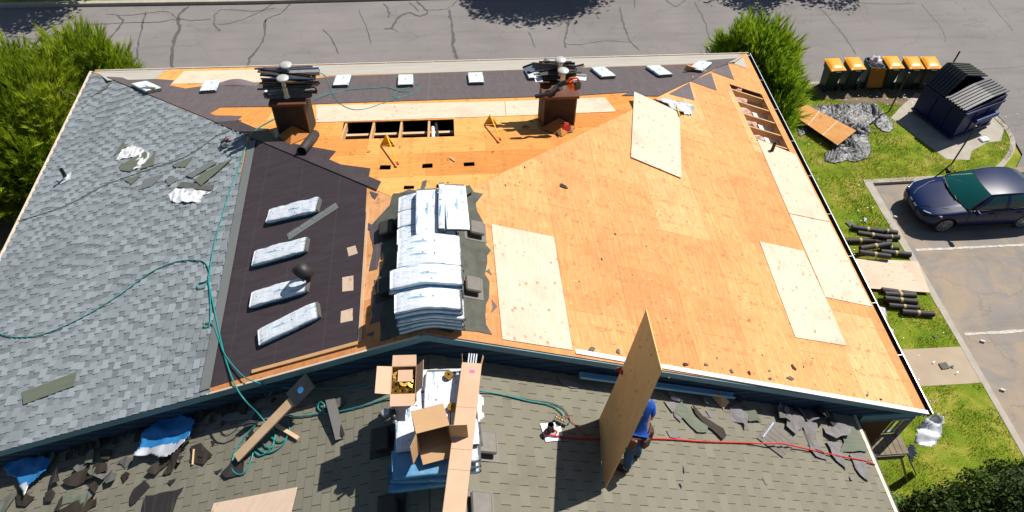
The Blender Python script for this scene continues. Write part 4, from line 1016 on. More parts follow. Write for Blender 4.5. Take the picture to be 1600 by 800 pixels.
# the long carton with metal strips
A = atz(737, 566, ZT + .22); B = atz(708, 805, ZT + .22)
d = (B - A); Lb = d.length + .15
Mb = Matrix.Translation((A.x, A.y, ZT + .10)) @ Matrix.Rotation(math.atan2(d.y, d.x), 4, 'Z') @ Matrix.Rotation(R(.5), 4, 'Y')
lc = thing('long_carton', 'long flat cardboard carton lying across the lower pile of bundles', 'box', Mb)
mb = MB(); mb.box((Lb / 2, 0, .06), (Lb, .275, .10), None, 0, .006); mb.build('carton', 'cardboard_pale', lc)
for k in (.30, .56, .68): mb = MB(); mb.box((Lb * k, 0, .111), (.006, .272, .003)); mb.build('fold_line', 'cardboard', lc)
mb = MB(); mb.box((.14, .02, .1115), (.05, .07, .002)); mb.build('sticker', 'sticker_pink', lc)
for s_ in (-1, 1): mb = MB(); mb.bar((0, s_ * .13, .06), (-.13, s_ * .15, .10), .10, .004, up=(0, s_, .1)); mb.build('flap', 'cardboard', lc)
for k in range(4): mb = MB(); mb.box((-.05, -.05 + k * .035, .07), (.22, .016, .05)); mb.build('metal_strip', 'metal_white', lc)
# nail gun, coils on the pile
def nailgun(M, label, name='nail_gun', cat='tool'):
    t = thing(name, label, cat, M)
    mb = MB(); mb.tube([(-.12, 0, .05), (-.06, 0, .055), (.02, 0, .055), (.05, 0, .05)], [.035, .042, .042, .03], 12); mb.build('body', 'metal_dark', t, smooth=True)
    mb = MB(); mb.tube([(-.05, 0, .05), (-.09, .10, .045), (-.10, .14, .045)], [.022, .02, .024], 10); mb.build('handle', 'black_rubber', t, smooth=True)
    mb = MB(); mb.lathe([(.001, -.03), (.055, -.03), (.06, 0), (.055, .03), (.001, .03)], 16, Matrix.Translation((.03, .10, .045)), cap=False); mb.build('magazine', 'galv', t)
    mb = MB(); mb.tube([(.05, 0, .05), (.11, 0, .035), (.14, 0, .03)], [.02, .014, .01], 8); mb.build('nose', 'chrome', t, smooth=True)
    mb = MB(); mb.tube([(-.12, 0, .05), (-.15, 0, .05)], [.03, .026], 12); mb.build('end_cap', 'orange_plastic' if 'slope' in label else 'chrome', t)
    return t
c = atz(612, 645, ZT + .05)
nailgun(Matrix.Translation((c.x + .02, c.y, ZT - .01)) @ Matrix.Rotation(R(100), 4, 'Z'), 'black and chrome coil nail gun at the left edge of the lower pile')
for (px, py, lb) in ((701, 586, 'open brass nail coil behind the long carton on white wrap'), (706, 636, 'brass nail coil lying on blue wrap beside the long carton')):
    c = atz(px, py, ZT + .03); mb = MB()
    for rr_ in (.02, .036, .052): mb.lathe([(rr_, .0), (rr_ + .01, .0), (rr_ + .01, .05), (rr_, .05)], 18, Matrix.Translation((c.x, c.y, ZT + .0)), cap=False)
    tag(mb.build('nail_coil', 'brass'), lb, 'nail coil', 'nail coils beside the carton')
c = PL.at(352, 224); Mg = PL.frame(*PL.uv(352, 226), 2.3, .02)
nailgun(Mg, 'nail gun resting on the new grey shingles of the left slope')
# torn white wrap on the lower pile
def scrapcloth(plane, pts, label, mats, amp, s, seed, res=.03, name='torn_wrapper', cat='plastic wrap', group=None, base=.01, mf=None):
    poly = pxpoly(plane, pts, base)
    o = cloth(plane, poly, res, lambda u, v: base + ridged(u, v, s, seed, amp), name, mats, mi_f=mf, smooth=False)
    return tag(o, label, cat, group)
ZTp = HZ(ZT - .04)
scrapcloth(ZTp, [(745, 615), (756, 625), (752, 640), (757, 655), (748, 662), (742, 640)], 'crumpled white wrapper beside the long carton on the lower pile', 'white_plastic', .06, 6, 3)

# ================================================================== SHEETS, TARPS AND SCRAPS
def loose_sheet(plane, pts, mat, label, h=.004, th=.012, name='plywood_sheet'):
    poly = pxpoly(plane, pts, h + th); u0 = poly[0]; a = math.atan2(poly[3][1] - u0[1], poly[3][0] - u0[0])
    mb = MB(); mb.slab(poly, plane, h, th)
    for i, u in enumerate(mb.uv): mb.uv[i] = [((x - u0[0]) * math.cos(a) + (y - u0[1]) * math.sin(a), -(x - u0[0]) * math.sin(a) + (y - u0[1]) * math.cos(a)) for x, y in u] if u else u
    return tag(mb.build(name, mat), label, 'plywood')
loose_sheet(PR, [(991, 143), (1062, 175), (1065, 278), (986, 245)], 'new_ply', 'loose pale plywood sheet lying across the upper corner of the orange deck', .02)
loose_sheet(LL, [(372, 779), (464, 761), (452, 830), (280, 860)][0:1] + [(464, 761), (440, 860), (300, 880), (335, 788)][0:3] + [(334, 786)], 'new_ply_peach', 'cut plywood sheet at the bottom edge on the lower roof', .03)
# crumpled silver wrap by the loose sheet
scrapcloth(PR, [(1018, 153), (1045, 158), (1070, 162), (1082, 165), (1080, 180), (1062, 178), (1040, 165)], 'crushed silvery plastic sleeve poking from under the loose pale sheet', 'silver_sheet', .10, 4, 5)
mb = MB(); Mk, d = PR.fr((1057, 165), (1062, 181), .06); mb.box((d / 2, 0, 0), (d, .03, .02), Mk); tag(mb.build('utility_knife', 'yellow_paint'), 'yellow utility knife beside the loose pale plywood sheet', 'tool')
# carried sheet: leans in the worker's hands
cs = [Vector(v) for v in ((3.17, -12.14, 8.73), (3.08, -13.32, 9.03), (2.55, -13.86, 6.73), (2.64, -12.68, 6.43))]
x = (cs[0] - cs[3]).normalized(); y = (cs[1] - cs[0]); y = (y - x * y.dot(x)).normalized(); z = x.cross(y); cc = sum(cs, Vector()) / 4
Mh = Matrix.Identity(4)
for i in range(3): Mh[i][0], Mh[i][1], Mh[i][2], Mh[i][3] = x[i], y[i], z[i], cc[i]
mb = MB(); bow = lambda a: .02 * math.sin(math.pi * a)
for i in range(12):
    a0, a1 = i / 12, (i + 1) / 12; xa, xb = -1.22 + 2.44 * a0, -1.22 + 2.44 * a1
    for o_ in (.0075, -.0075):
        q = [(xa, -.61, o_ + bow(a0)), (xb, -.61, o_ + bow(a1)), (xb, .61, o_ + bow(a1)), (xa, .61, o_ + bow(a0))]; q = q if o_ > 0 else q[::-1]
        mb.face([Mh @ Vector(p) for p in q], 0, [(p[0], p[1]) for p in q])
    for Y in (-.61, .61): mb.face([Mh @ Vector(p) for p in ((xa, Y, -.0075 + bow(a0)), (xb, Y, -.0075 + bow(a1)), (xb, Y, .0075 + bow(a1)), (xa, Y, .0075 + bow(a0)))], 0, [(xa, 0), (xb, 0), (xb, .01), (xa, .01)])
for X in (-1.22, 1.22): mb.face([Mh @ Vector(p) for p in ((X, -.61, -.0075), (X, .61, -.0075), (X, .61, .0075), (X, -.61, .0075))], 0, [(0, -.6), (0, .6), (.01, .6), (.01, -.6)])
HELD = tag(mb.build('plywood_sheet', 'held_ply'), 'tall brown plywood sheet carried upright by the worker in blue', 'plywood')
# blue tarps lower left
def bt(pts, label, seed, cut_):
    poly = pxpoly(LL, pts, .06)
    ymax = cut_
    return tag(cloth(LL, poly, .028, lambda u, v: .09 + ridged(u, v, 2.6, seed, .13), 'blue_tarp', ['blue_sheet', 'silver_sheet'], mi_f=ymax), label, 'tarp', 'blue wrappers beside the gable')
def linepx(p0, p1):
    a, b = LL.uv(*p0, .1), LL.uv(*p1, .1)
    return lambda u, v: 1 if ((b[0] - a[0]) * (v - a[1]) - (b[1] - a[1]) * (u - a[0]) + .08 * noise.noise(Vector((u * 6, v * 6, 2)))) * LNS > 0 else 0
LNS = 1
f1 = linepx((212, 692), (320, 668)); p_ = LL.uv(245, 710, .1)
if f1(*p_) != 1: LNS = -1
f1 = linepx((212, 706), (320, 682))
bt([(255, 655), (276, 643), (292, 650), (309, 660), (300, 682), (285, 702), (262, 718), (235, 712), (218, 717), (219, 698), (232, 680), (243, 672)], 'larger crumpled blue and silver tarp on the lower roof by the gable', 1, f1)
f2 = linepx((20, 742), (70, 738))
bt([(10, 728), (30, 722), (62, 714), (81, 718), (76, 736), (62, 748), (50, 758), (42, 776), (36, 762), (30, 748), (15, 744)], 'smaller crumpled blue tarp at the far left of the lower roof', 4, linepx((30, 758), (60, 752)))
# white wrap and green strips on the left slope
scrapcloth(PL, [(192, 235), (207, 228), (222, 233), (235, 240), (232, 248), (220, 262), (208, 266), (212, 252), (220, 244), (200, 247), (182, 250)], 'torn white wrapper on green strips on the grey shingle slope', 'white_plastic', .035, 6, 8, .02)
scrapcloth(PL, [(275, 295), (300, 297), (332, 300), (318, 305), (312, 318), (303, 316), (292, 318), (268, 316), (264, 305)], 'white wrapper spread below a felt piece on the grey slope', 'white_plastic', .04, 5, 9, .02)
def piece(plane, pts, mat, label, cat='shingle strip', name='shingle_strip', h=.014, th=.006, group=None, j=0, seed=0, warp=0):
    if plane is PL: h += .013
    poly = pxpoly(plane, pts, h); poly = jag(poly, j, .10, seed) if j else poly
    hf = (lambda u, v: warp * (noise.noise(Vector((u * 3, v * 3, seed))) + .3)) if warp else None
    mb = MB(); mb.slab(poly, plane, h, th, hf=hf); return tag(mb.build(name, mat), label, cat, group)
G1 = 'loose pieces on the new grey slope'
piece(PL, [(187, 259), (228, 236), (232, 243), (204, 268), (188, 266)], 'shingle_green', 'green backed strip under the torn white wrapper', group=G1)
piece(PL, [(219, 264), (244, 235), (240, 258), (228, 262)], 'shingle_green', 'green strip right of the torn white wrapper', group=G1)
piece(PL, [(178, 243), (192, 221), (198, 229), (184, 240)], 'shingle_green', 'small green piece above the torn white wrapper', group=G1)
piece(PL, [(271, 257), (302, 244), (290, 261), (272, 261)], 'shingle_green', 'short green strip beside the dark hose', group=G1)
piece(PL, [(195, 281), (222, 272), (205, 288)], 'shingle_green', 'green wedge below the dark hose line', group=G1)
piece(PL, [(304, 281), (318, 270), (365, 246), (340, 268), (314, 290)], 'shingle_green', 'long green strip pointing up to the chimney shadow', h=.03, group=G1)
piece(PL, [(220, 290), (226, 280), (256, 272), (238, 290), (217, 297)], 'starter', 'grey strip below the dark hose line', group=G1)
piece(PL, [(258, 280), (272, 276), (277, 282), (264, 290)], 'starter', 'small square grey offcut on the grey slope', group=G1)
piece(PL, [(276, 292), (285, 284), (335, 290), (332, 298), (300, 295)], 'shingle_scrap', 'dark grey shingle piece above the spread white wrapper', h=.016, group=G1)
piece(PL, [(34, 613), (37, 632), (116, 603), (120, 581)], 'shingle_green', 'long green strip low on the grey slope', group=G1)
piece(PL, [(147, 148), (176, 126), (166, 138), (142, 152)], 'shingle_green', 'green strip near the far left corner of the roof', group=G1)
piece(PL, [(290, 274), (330, 252), (340, 254), (300, 278)], 'starter', 'narrow grey strip running toward the hose', group=G1, h=.02)
# curled up felt by the peach sheet
mb = MB(); Mq, d = PH.fr((340, 131), (404, 131), .012)
V = []; n1, n2 = 16, 5
for i in range(n1 + 1):
    for j in range(n2 + 1):
        s_ = j / n2; lift = .11 * math.sin(math.pi * min(1, i / n1 * 1.1)) ** 1.2 * math.sin(s_ * 1.6); V.append((d * i / n1, (-.22 + .30 * s_) * (1 if i else .6), .004 + lift))
mb.mesh(V, [(i * (n2 + 1) + j, (i + 1) * (n2 + 1) + j, (i + 1) * (n2 + 1) + j + 1, i * (n2 + 1) + j + 1) for i in range(n1) for j in range(n2)], 0, None, Mq)
o = mb.build('felt_flap', 'felt_grey', house, smooth=True); o.modifiers.new('s', 'SOLIDIFY').thickness = .004
# felt tube by the left chimney
mb = MB(); a = PH.at(471, 237, .10); b = PH.at(492, 210, .10)
ring = []
mb.tube([a, a.lerp(b, .5), b], .10, 20, cap=False); o = mb.build('felt_roll', 'tar_paper_roll', smooth=True); o.modifiers.new('s', 'SOLIDIFY').thickness = .012
tag(o, 'open brown felt roll lying against the left chimney base', 'felt roll')
piece(PH, [(428, 205), (436, 200), (440, 212), (430, 216)], 'blue_sheet', 'small blue scrap of plastic at the left chimney foot', 'scrap', 'plastic_scrap')
# scraps on the orange deck
def scrap(plane, px, py, size, mat, seed, h=.004, warp=.02):
    r = random.Random(seed); u, v = plane.uv(px, py); n = r.randint(4, 7); a0 = r.uniform(0, 6)
    poly = []
    for k in range(n):
        a = a0 + 2 * math.pi * k / n + r.uniform(-.25, .25); rad = size * r.uniform(.4, 1.0); poly.append((rad * math.cos(a) * 1.3, rad * math.sin(a) * .8))
    poly = jag(poly, size * .06, size * .5, seed); ca, sa = math.cos(a0), math.sin(a0)
    poly = [(u + x * ca - y * sa, v + x * sa + y * ca) for x, y in poly]
    mb = MB(); mb.slab(poly, plane, h, .005, hf=(lambda a, b: warp * (1 + noise.noise(Vector((a * 6, b * 6, seed)))))); return mb.build('shingle_scrap', mat)
DS = [(880, 291, .12), (961, 366, .05), (846, 254, .03), (940, 405, .03), (885, 333, .02), (903, 347, .02), (1108, 455, .02), (1105, 484, .02), (960, 283, .02), (820, 262, .03), (965, 549, .09), (925, 546, .07), (1071, 570, .06), (1103, 570, .05), (1142, 580, .07), (1171, 584, .06), (1191, 555, .03), (1203, 592, .05),
      (1240, 575, .11), (1236, 592, .11), (1202, 580, .04), (1255, 573, .03), (1270, 560, .02), (1355, 618, .05), (1376, 624, .04), (1294, 586, .02), (988, 430, .02), (1040, 498, .02), (1010, 385, .03), (1130, 400, .02), (1150, 330, .015), (1105, 260, .02), (1165, 245, .02), (1085, 215, .02), (960, 330, .015),
      (905, 440, .02), (940, 490, .015), (1005, 530, .02), (1075, 520, .02), (1170, 500, .02), (1120, 560, .03), (1330, 585, .02), (1350, 560, .02), (1270, 610, .03), (895, 330, .015), (858, 312, .012), (1045, 590, .03), (790, 290, .03), (812, 285, .02), (1025, 330, .03), (1030, 385, .015)]
for i, (x, y, s_) in enumerate(DS):
    big = s_ >= .09
    lb = {0: 'grey triangular shingle scrap high on the orange deck', 10: 'grey shingle scrap on the deck edge left of the carried sheet', 18: 'upper of the two dark scraps near the lower deck edge', 19: 'lower of the two dark scraps near the lower deck edge'}.get(i, 'small dark shingle scrap on the orange plywood deck')
    tag(scrap(PR, x, y, s_ * .9, 'shingle_scrap' if i % 3 else 'scrap_dark', i, .013 if 0 else .003, .0 if s_ < .05 else .01), lb, 'scrap', 'shingle scraps on the orange deck')
DH = [(577, 238, .05), (625, 231, .03), (753, 211, .02), (700, 250, .03), (830, 191, .07), (822, 199, .09), (770, 239, .03), (497, 188, .03), (540, 185, .02), (663, 235, .02), (700, 288, .03), (849, 215, .03), (898, 187, .03), (905, 201, .02), (374, 190, .05), (620, 175, .02), (617, 168, .02), (640, 178, .015), (735, 233, .02), (690, 292, .04)]
for i, (x, y, s_) in enumerate(DH):
    tag(scrap(PH, x, y, s_, 'shingle_scrap' if i % 2 else 'scrap_dark', 100 + i, .016, .01), {4: 'dark scrap in the shadow left of the right chimney', 5: 'flat dark scrap in the chimney shadow, the larger one'}.get(i, 'small dark scrap on the far plywood slope'), 'scrap', 'scraps on the far slope')
# stick
mb = MB(); mb.bar(PH.at(703, 246, .02), PH.at(711, 252, .02), .03, .015); tag(mb.build('wood_stick', 'lumber_pale'), 'short wood stick on the far plywood slope', 'stick')
mb = MB(); mb.bar(PH.at(798, 216, .02), PH.at(815, 215, .02), .03, .015); tag(mb.build('wood_stick', 'lumber'), 'wood stick lying at the tip of the chimney shadow', 'stick')

# debris along the gable on the lower roof -- left
def debris(plane, lst, group, cat='shingle scrap'):
    for i, (pts, mat, lb, warp) in enumerate(lst):
        r = random.Random(i * 7 + len(group)); piece(plane, pts, mat, lb, cat, 'shingle_scrap', .012 + .006 * (i % 5), .006, group, .018, i * 3 + 1, warp)
GL = 'torn pieces along the gable on the left'
debris(LL, [([(300, 697), (315, 694), (333, 711), (318, 728), (299, 720)], 'scrap_dark', 'dark square shingle with a slot beside the blue tarp', .06),
            ([(232, 738), (262, 706), (285, 692), (292, 700), (268, 720), (244, 745)], 'scrap_dark', 'long brown torn strip under the blue tarp', .08),
            ([(255, 740), (275, 708), (290, 702), (280, 722), (268, 738), (262, 742)], 'scrap_dark', 'second brown torn strip under the blue tarp', .10),
            ([(100, 752), (135, 732), (170, 725), (172, 738), (140, 752), (110, 762)], 'scrap_dark', 'wide brown piece right of the small blue tarp', .10),
            ([(155, 728), (168, 722), (175, 732), (162, 752), (150, 745)], 'shingle_scrap', 'folded grey brown piece above the green offcuts', .12),
            ([(95, 778), (115, 768), (130, 772), (112, 786), (96, 790)], 'shingle_green', 'green shingle offcut near the bottom left', .04),
            ([(112, 790), (140, 764), (150, 770), (128, 795)], 'shingle_green', 'second green shingle offcut near the bottom left', .05),
            ([(86, 800), (120, 785), (150, 775), (150, 790), (125, 806), (90, 812)], 'scrap_dark', 'brown torn slab beside the green offcuts', .06),
            ([(140, 760), (150, 754), (160, 762), (152, 772)], 'scrap_dark', 'brown curled corner beside the green offcuts', .10),
            ([(72, 770), (82, 765), (88, 770), (80, 784), (72, 784)], 'scrap_dark', 'small dark flap right of the small blue tarp', .04),
            ([(24, 774), (34, 764), (56, 778), (42, 792), (30, 790)], 'scrap_dark', 'dark torn curl below the small blue tarp', .08),
            ([(0, 790), (20, 768), (28, 772), (10, 800), (0, 806)], 'shingle_scrap', 'torn piece at the left edge below the small tarp', .08),
            ([(137, 735), (150, 728), (158, 738), (146, 746)], 'shingle_green', 'green chip in the shadow beside the folded piece', .10),
            ([(185, 722), (200, 712), (206, 722), (194, 732)], 'shingle_scrap', 'grey chip left of the larger blue tarp', .10),
            ([(165, 748), (178, 738), (188, 742), (182, 752), (170, 756)], 'shingle_scrap', 'grey flake between the two blue tarps', .07),
            ([(118, 735), (130, 722), (140, 726), (128, 742)], 'shingle_scrap', 'grey flake in the shadow beside the small tarp', .10),
            ([(190, 742), (200, 736), (205, 742), (196, 752)], 'scrap_dark', 'small brown flake left of the big torn strip', .05)], GL)
GF = 'black felt pieces on the lower roof'
debris(LL, [([(219, 810), (231, 776), (288, 764), (282, 772), (262, 815)], 'felt_scrap', 'large black felt offcut at the bottom left of the lower roof', .05),
            ([(346, 739), (363, 723), (382, 701), (381, 744), (355, 747)], 'felt_scrap', 'black felt offcut left of the hose coil, above the plywood', .06),
            ([(208, 764), (226, 751), (235, 758), (222, 772), (212, 783), (206, 790), (202, 785)], 'felt_scrap', 'ragged black piece left of the large felt offcut', .0),
            ([(262, 752), (275, 748), (268, 758)], 'felt_scrap', 'tiny black felt chip above the large felt offcut', 0),
            ([(310, 712), (322, 702), (318, 715)], 'felt_scrap', 'black slot shaped flake on the square shingle', .02),
            ([(330, 688), (338, 690), (333, 697)], 'felt_scrap', 'tiny black flake right of the square shingle', 0),
            ([(336, 738), (348, 732), (342, 740)], 'felt_scrap', 'thin black flake left of the black felt offcut', 0),
            ([(519, 622), (507, 632), (522, 680), (536, 684), (539, 680)], 'felt_scrap', 'narrow strip of black felt leaning on a shingle piece', .03)], GF, 'felt scrap')
mb = MB(); a = LL.at(516, 624, .14); b = LL.at(532, 686, .03); mb.bar(a, b, .15, .006, up=(.2, .3, 1)); tag(mb.build('felt_strip', 'felt_scrap'), 'propped black felt strip left of the nail box', 'felt scrap')
piece(LL, [(508, 625), (530, 618), (540, 630), (525, 640)], 'shingle_scrap', 'grey piece under the propped black felt strip', h=.03, warp=.03)
piece(LL, [(200 + 140, 650), (350, 646), (410, 640), (440, 642), (440, 655), (380, 655), (338, 663)], 'starter', 'long green grey strip in shade along the gable', h=.03)
# timber with the flashing and blue paint, sticks
mb = MB(); a = LL.at(370, 716, .10); b = LL.at(482, 600, .42); mb.bar(a, b, .15, .035, up=(0, 0, 1)); tag(mb.build('timber_plank', 'lumber_pale'), 'pale timber plank leaning over the hose coil', 'plank')
mb = MB(); Mp = Matrix.Translation((b - a) * .9 + a + Vector((0, 0, .03))) @ ((b - a).to_track_quat('X', 'Z').to_matrix().to_4x4()); mb.box((0, 0, .01), (.42, .30, .01), Mp); mb.lathe([(.001, .018), (.05, .018), (.052, .0155)], 14, Mp, cap=False, mi=1)
tag(mb.build('bent_flashing', ['metal_dark', 'blue_sheet']), 'dark bent flashing with a blue mark on the plank top', 'flashing')
mb = MB(); mb.bar(LL.at(425, 660, .05), LL.at(466, 685, .03), .06, .03); tag(mb.build('wood_stick', 'lumber_pale'), 'thin wood stick crossing under the plank', 'stick')
mb = MB(); mb.bar(LL.at(303, 702, .05), LL.at(301, 726, .03), .025, .02); tag(mb.build('wood_stick', 'lumber_pale'), 'thin pale stick beside the square shingle', 'stick')
piece(LL, [(382, 668), (395, 655), (405, 640), (410, 645), (402, 662), (388, 672)], 'metal_dark', 'bent dark flashing in the shade beside the hose', 'flashing', 'bent_flashing', .03, .006, warp=.12)
# right side debris
GR = 'torn pieces along the gable on the right'
debris(LR, [([(869, 591), (905, 598), (904, 606), (893, 606), (875, 601)], 'scrap_pale', 'pale torn flakes behind the red tipped vent pipe', .04),
            ([(1038, 628), (1062, 630), (1058, 640), (1050, 645)], 'scrap_pale', 'pale wedge above the slotted shingle strip', .03),
            ([(1052, 640), (1066, 650), (1064, 660), (1054, 652)], 'scrap_pale', 'pale flake beside the slotted shingle strip', .02),
            ([(1064, 628), (1104, 667), (1106, 674), (1090, 676), (1054, 643)], 'shingle_green', 'green shingle strip with slots lying diagonally', .02),
            ([(1080, 632), (1100, 652), (1130, 670), (1135, 682), (1128, 686), (1104, 666), (1085, 645)], 'scrap_dark', 'brown felt strip beside the green shingle strip', .02),
            ([(1102, 642), (1112, 645), (1115, 652), (1110, 654)], 'scrap_pale', 'small pale flake on the brown felt strip', .03),
            ([(1040, 672), (1054, 672), (1058, 686), (1048, 684)], 'scrap_pale', 'pale flake touching the red hose', .0),
            ([(1140, 635), (1152, 634), (1166, 650), (1164, 670), (1158, 662), (1142, 656)], 'scrap_pale', 'pale crumpled flake left of the brown slatted panel', .08),
            ([(1150, 640), (1175, 645), (1190, 660), (1170, 658)], 'shingle_green', 'green torn shingle above the brown slatted panel', .08),
            ([(1228, 652), (1250, 650), (1254, 670), (1240, 680), (1226, 668)], 'scrap_pale', 'pale crumpled shingle heap right of the slatted panel', .14),
            ([(1250, 662), (1278, 662), (1272, 690), (1288, 712), (1265, 700), (1258, 680)], 'scrap_pale', 'long pale torn felt hanging toward the red hose', .10),
            ([(1285, 668), (1305, 662), (1326, 672), (1320, 684), (1300, 688), (1286, 678)], 'scrap_pale', 'pale curled felt with dark underside near the right eave', .20),
            ([(1290, 690), (1312, 690), (1320, 720), (1322, 734), (1300, 714)], 'scrap_pale', 'pale pointed felt strip crossing the red hose', .05),
            ([(1326, 710), (1350, 708), (1356, 740), (1358, 752), (1342, 742)], 'scrap_pale', 'pale felt tongue beside the lower right eave', .02),
            ([(1306, 662), (1330, 664), (1350, 690), (1356, 705), (1312, 706), (1318, 690)], 'shingle_green', 'green shingle patch at the lower right corner', .03),
            ([(1243, 640), (1275, 636), (1290, 655), (1262, 662)], 'scrap_pale', 'grey flake heap in the gable shadow', .16),
            ([(1268, 622), (1282, 632), (1290, 648), (1280, 662), (1270, 650)], 'scrap_dark', 'black upright torn felt in the gable shadow', .25),
            ([(1210, 640), (1226, 642), (1232, 660), (1215, 656)], 'shingle_scrap', 'grey brown piece right of the slatted panel', .14),
            ([(1262, 700), (1285, 705), (1292, 718), (1275, 714)], 'scrap_pale', 'thin pale flake along the red hose', .03),
            ([(1328, 742), (1333, 748), (1330, 752)], 'scrap_pale', 'tiny pale chip near the lower right eave', 0),
            ([(1190, 746), (1200, 757), (1196, 758)], 'scrap_pale', 'thin pale flake low on the olive shingles', 0),
            ([(1140, 612), (1172, 606), (1170, 622), (1150, 636)], 'felt_scrap', 'black crumpled felt beside the folded carton', .22),
            ([(1232, 625), (1252, 620), (1262, 640), (1240, 644)], 'scrap_dark', 'dark torn piece in shade near the gable wall', .14),
            ([(1068, 725), (1074, 735), (1070, 738)], 'scrap_pale', 'tiny pale flake below the red hose', 0),
            ([(1062, 755), (1068, 752), (1066, 762)], 'scrap_pale', 'tiny pale flake low beside the worker', 0)], GR)

# random extra flakes in the shade of the gable, both sides
rx = random.Random(77)
def flake(plane, u, v, size, mat, seed, label, group, h=.012, warp=.05):
    r = random.Random(seed); n = r.randint(4, 6); a0 = r.uniform(0, 6); poly = []
    for k in range(n):
        a = a0 + 2 * math.pi * k / n + r.uniform(-.3, .3); rad = size * r.uniform(.5, 1.0); poly.append((u + rad * math.cos(a) * 1.3, v + rad * math.sin(a)))
    poly = jag(poly, size * .08, size * .5, seed); mb = MB(); mb.slab(poly, plane, h, .005, hf=(lambda a, b: warp * (1 + noise.noise(Vector((a * 5, b * 5, seed)))))); return tag(mb.build('shingle_scrap', mat), label, 'scrap', group)
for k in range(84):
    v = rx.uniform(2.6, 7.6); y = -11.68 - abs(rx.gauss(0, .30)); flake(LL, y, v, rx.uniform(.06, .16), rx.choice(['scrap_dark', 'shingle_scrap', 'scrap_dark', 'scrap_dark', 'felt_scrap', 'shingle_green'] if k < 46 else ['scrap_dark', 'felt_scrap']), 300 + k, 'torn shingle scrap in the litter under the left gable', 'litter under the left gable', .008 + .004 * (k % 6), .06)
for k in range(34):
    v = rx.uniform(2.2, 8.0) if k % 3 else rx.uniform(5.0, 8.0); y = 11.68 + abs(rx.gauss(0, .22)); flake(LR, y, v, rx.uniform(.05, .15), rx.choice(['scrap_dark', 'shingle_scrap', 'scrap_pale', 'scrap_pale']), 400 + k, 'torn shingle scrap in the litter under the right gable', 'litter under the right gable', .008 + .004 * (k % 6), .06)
# slatted brown panel, folded carton, bottle, aluminium gutter length
pa = thing('slatted_shingle', 'brown slatted shingle panel with a blue tape line on the lower roof', 'shingle panel', LR.frame(*LR.uv(1205, 675), 0, .03))
Mi = pa.matrix_world.inverted()
def lp(px, py, h): return Mi @ LR.at(px, py, h)
for k in range(5):
    t_ = k / 5; a = lp(1183 + 22 * t_, 684 - 28 * t_, .03); b = lp(1224 + 20 * t_ , 715 - 24 * t_, .03); a2 = lp(1183 + 22 * (t_ + .19), 684 - 28 * (t_ + .19), .03 + .02); b2 = lp(1224 + 20 * (t_ + .19), 715 - 24 * (t_ + .19), .05)
    mb = MB(); mb.mesh([a, b, b2, a2], [(0, 1, 2, 3)]); o = mb.build('slat', 'vent_grey', pa); o.modifiers.new('s', 'SOLIDIFY').thickness = .006
mb = MB(); mb.bar(lp(1192, 683, .062), lp(1209, 660, .085), .03, .004); mb.build('tape_line', 'grey_poly', pa)
mb = MB(); a, b, c, d = (LR.at(1100, 608, .12), LR.at(1125, 612, .20), LR.at(1140, 628, .10), LR.at(1130, 640, .02)); e = LR.at(1108, 616, .03)
mb.mesh([a, b, e, c, d], [(0, 2, 1), (1, 2, 4, 3)]); o = mb.build('folded_carton', 'cardboard'); o.modifiers.new('s', 'SOLIDIFY').thickness = .008; tag(o, 'torn brown cardboard fold against the blue gable', 'cardboard')
a, b = LR.at(1048, 621, .04), LR.at(1066, 626, .04); bo = thing('plastic_bottle', 'crushed clear plastic bottle beside the slotted shingle strip', 'bottle', Matrix.Translation(a) @ (b - a).to_track_quat('X', 'Z').to_matrix().to_4x4())
mb = MB(); mb.tube([(0, 0, 0), (.02, 0, 0), (.16, 0, 0), (.20, 0, 0), (.215, 0, 0)], [.02, .035, .036, .014, .013], 12); mb.build('bottle_body', 'bag_clear', bo, smooth=True); mb = MB(); mb.tube([(.215, 0, 0), (.235, 0, 0)], .015, 10); mb.build('bottle_cap', 'white_plastic', bo)
a, b = LR.at(905, 588, .14), LR.at(1146, 620, .14); gl_ = thing('gutter_length', 'long pale blue gutter length leaning along the gable', 'gutter', Matrix.Translation(a) @ (b - a).to_track_quat('X', 'Z').to_matrix().to_4x4())
Lg = (b - a).length
mb = MB(); mb.box((Lg / 2, 0, 0), (Lg, .09, .006)); mb.box((Lg / 2, .045, .03), (Lg, .004, .06)); mb.box((Lg / 2, -.045, .03), (Lg, .004, .06)); mb.build('channel', 'gutter_blue', gl_)

# ================================================================== ROOFING TOOLS
def tearoff(px0, py0, px1, py1, label):
    M_, d = PH.fr((px0, py0), (px1, py1), .016); t = thing('roof_bracket', label, 'tool', M_, 'yellow tear-off tools on the far slope')
    mb = MB(); mb.bar((.05, 0, .22), (d, 0, .06), .026, .022); mb.build('handle', 'yellow_paint', t)
    mb = MB(); mb.bar((d - .02, 0, .065), (d + .07, 0, .055), .04, .035); mb.build('grip', 'red_plastic', t)
    mb = MB(); mb.mesh([(-.01, -.15, .0), (-.01, .15, .0), (.02, 0, .24), (.13, -.14, .0), (.13, .14, .0)], [(0, 2, 1), (0, 3, 2), (1, 2, 4)]); o = mb.build('foot', 'yellow_paint', t); o.modifiers.new('s', 'SOLIDIFY').thickness = .012
    return t
tearoff(605, 226, 621, 259, 'yellow angled tool with red grip, left one, below the rafter opening')
tearoff(766, 194, 781, 221, 'yellow angled tool with red grip, right one, nearer the right chimney')
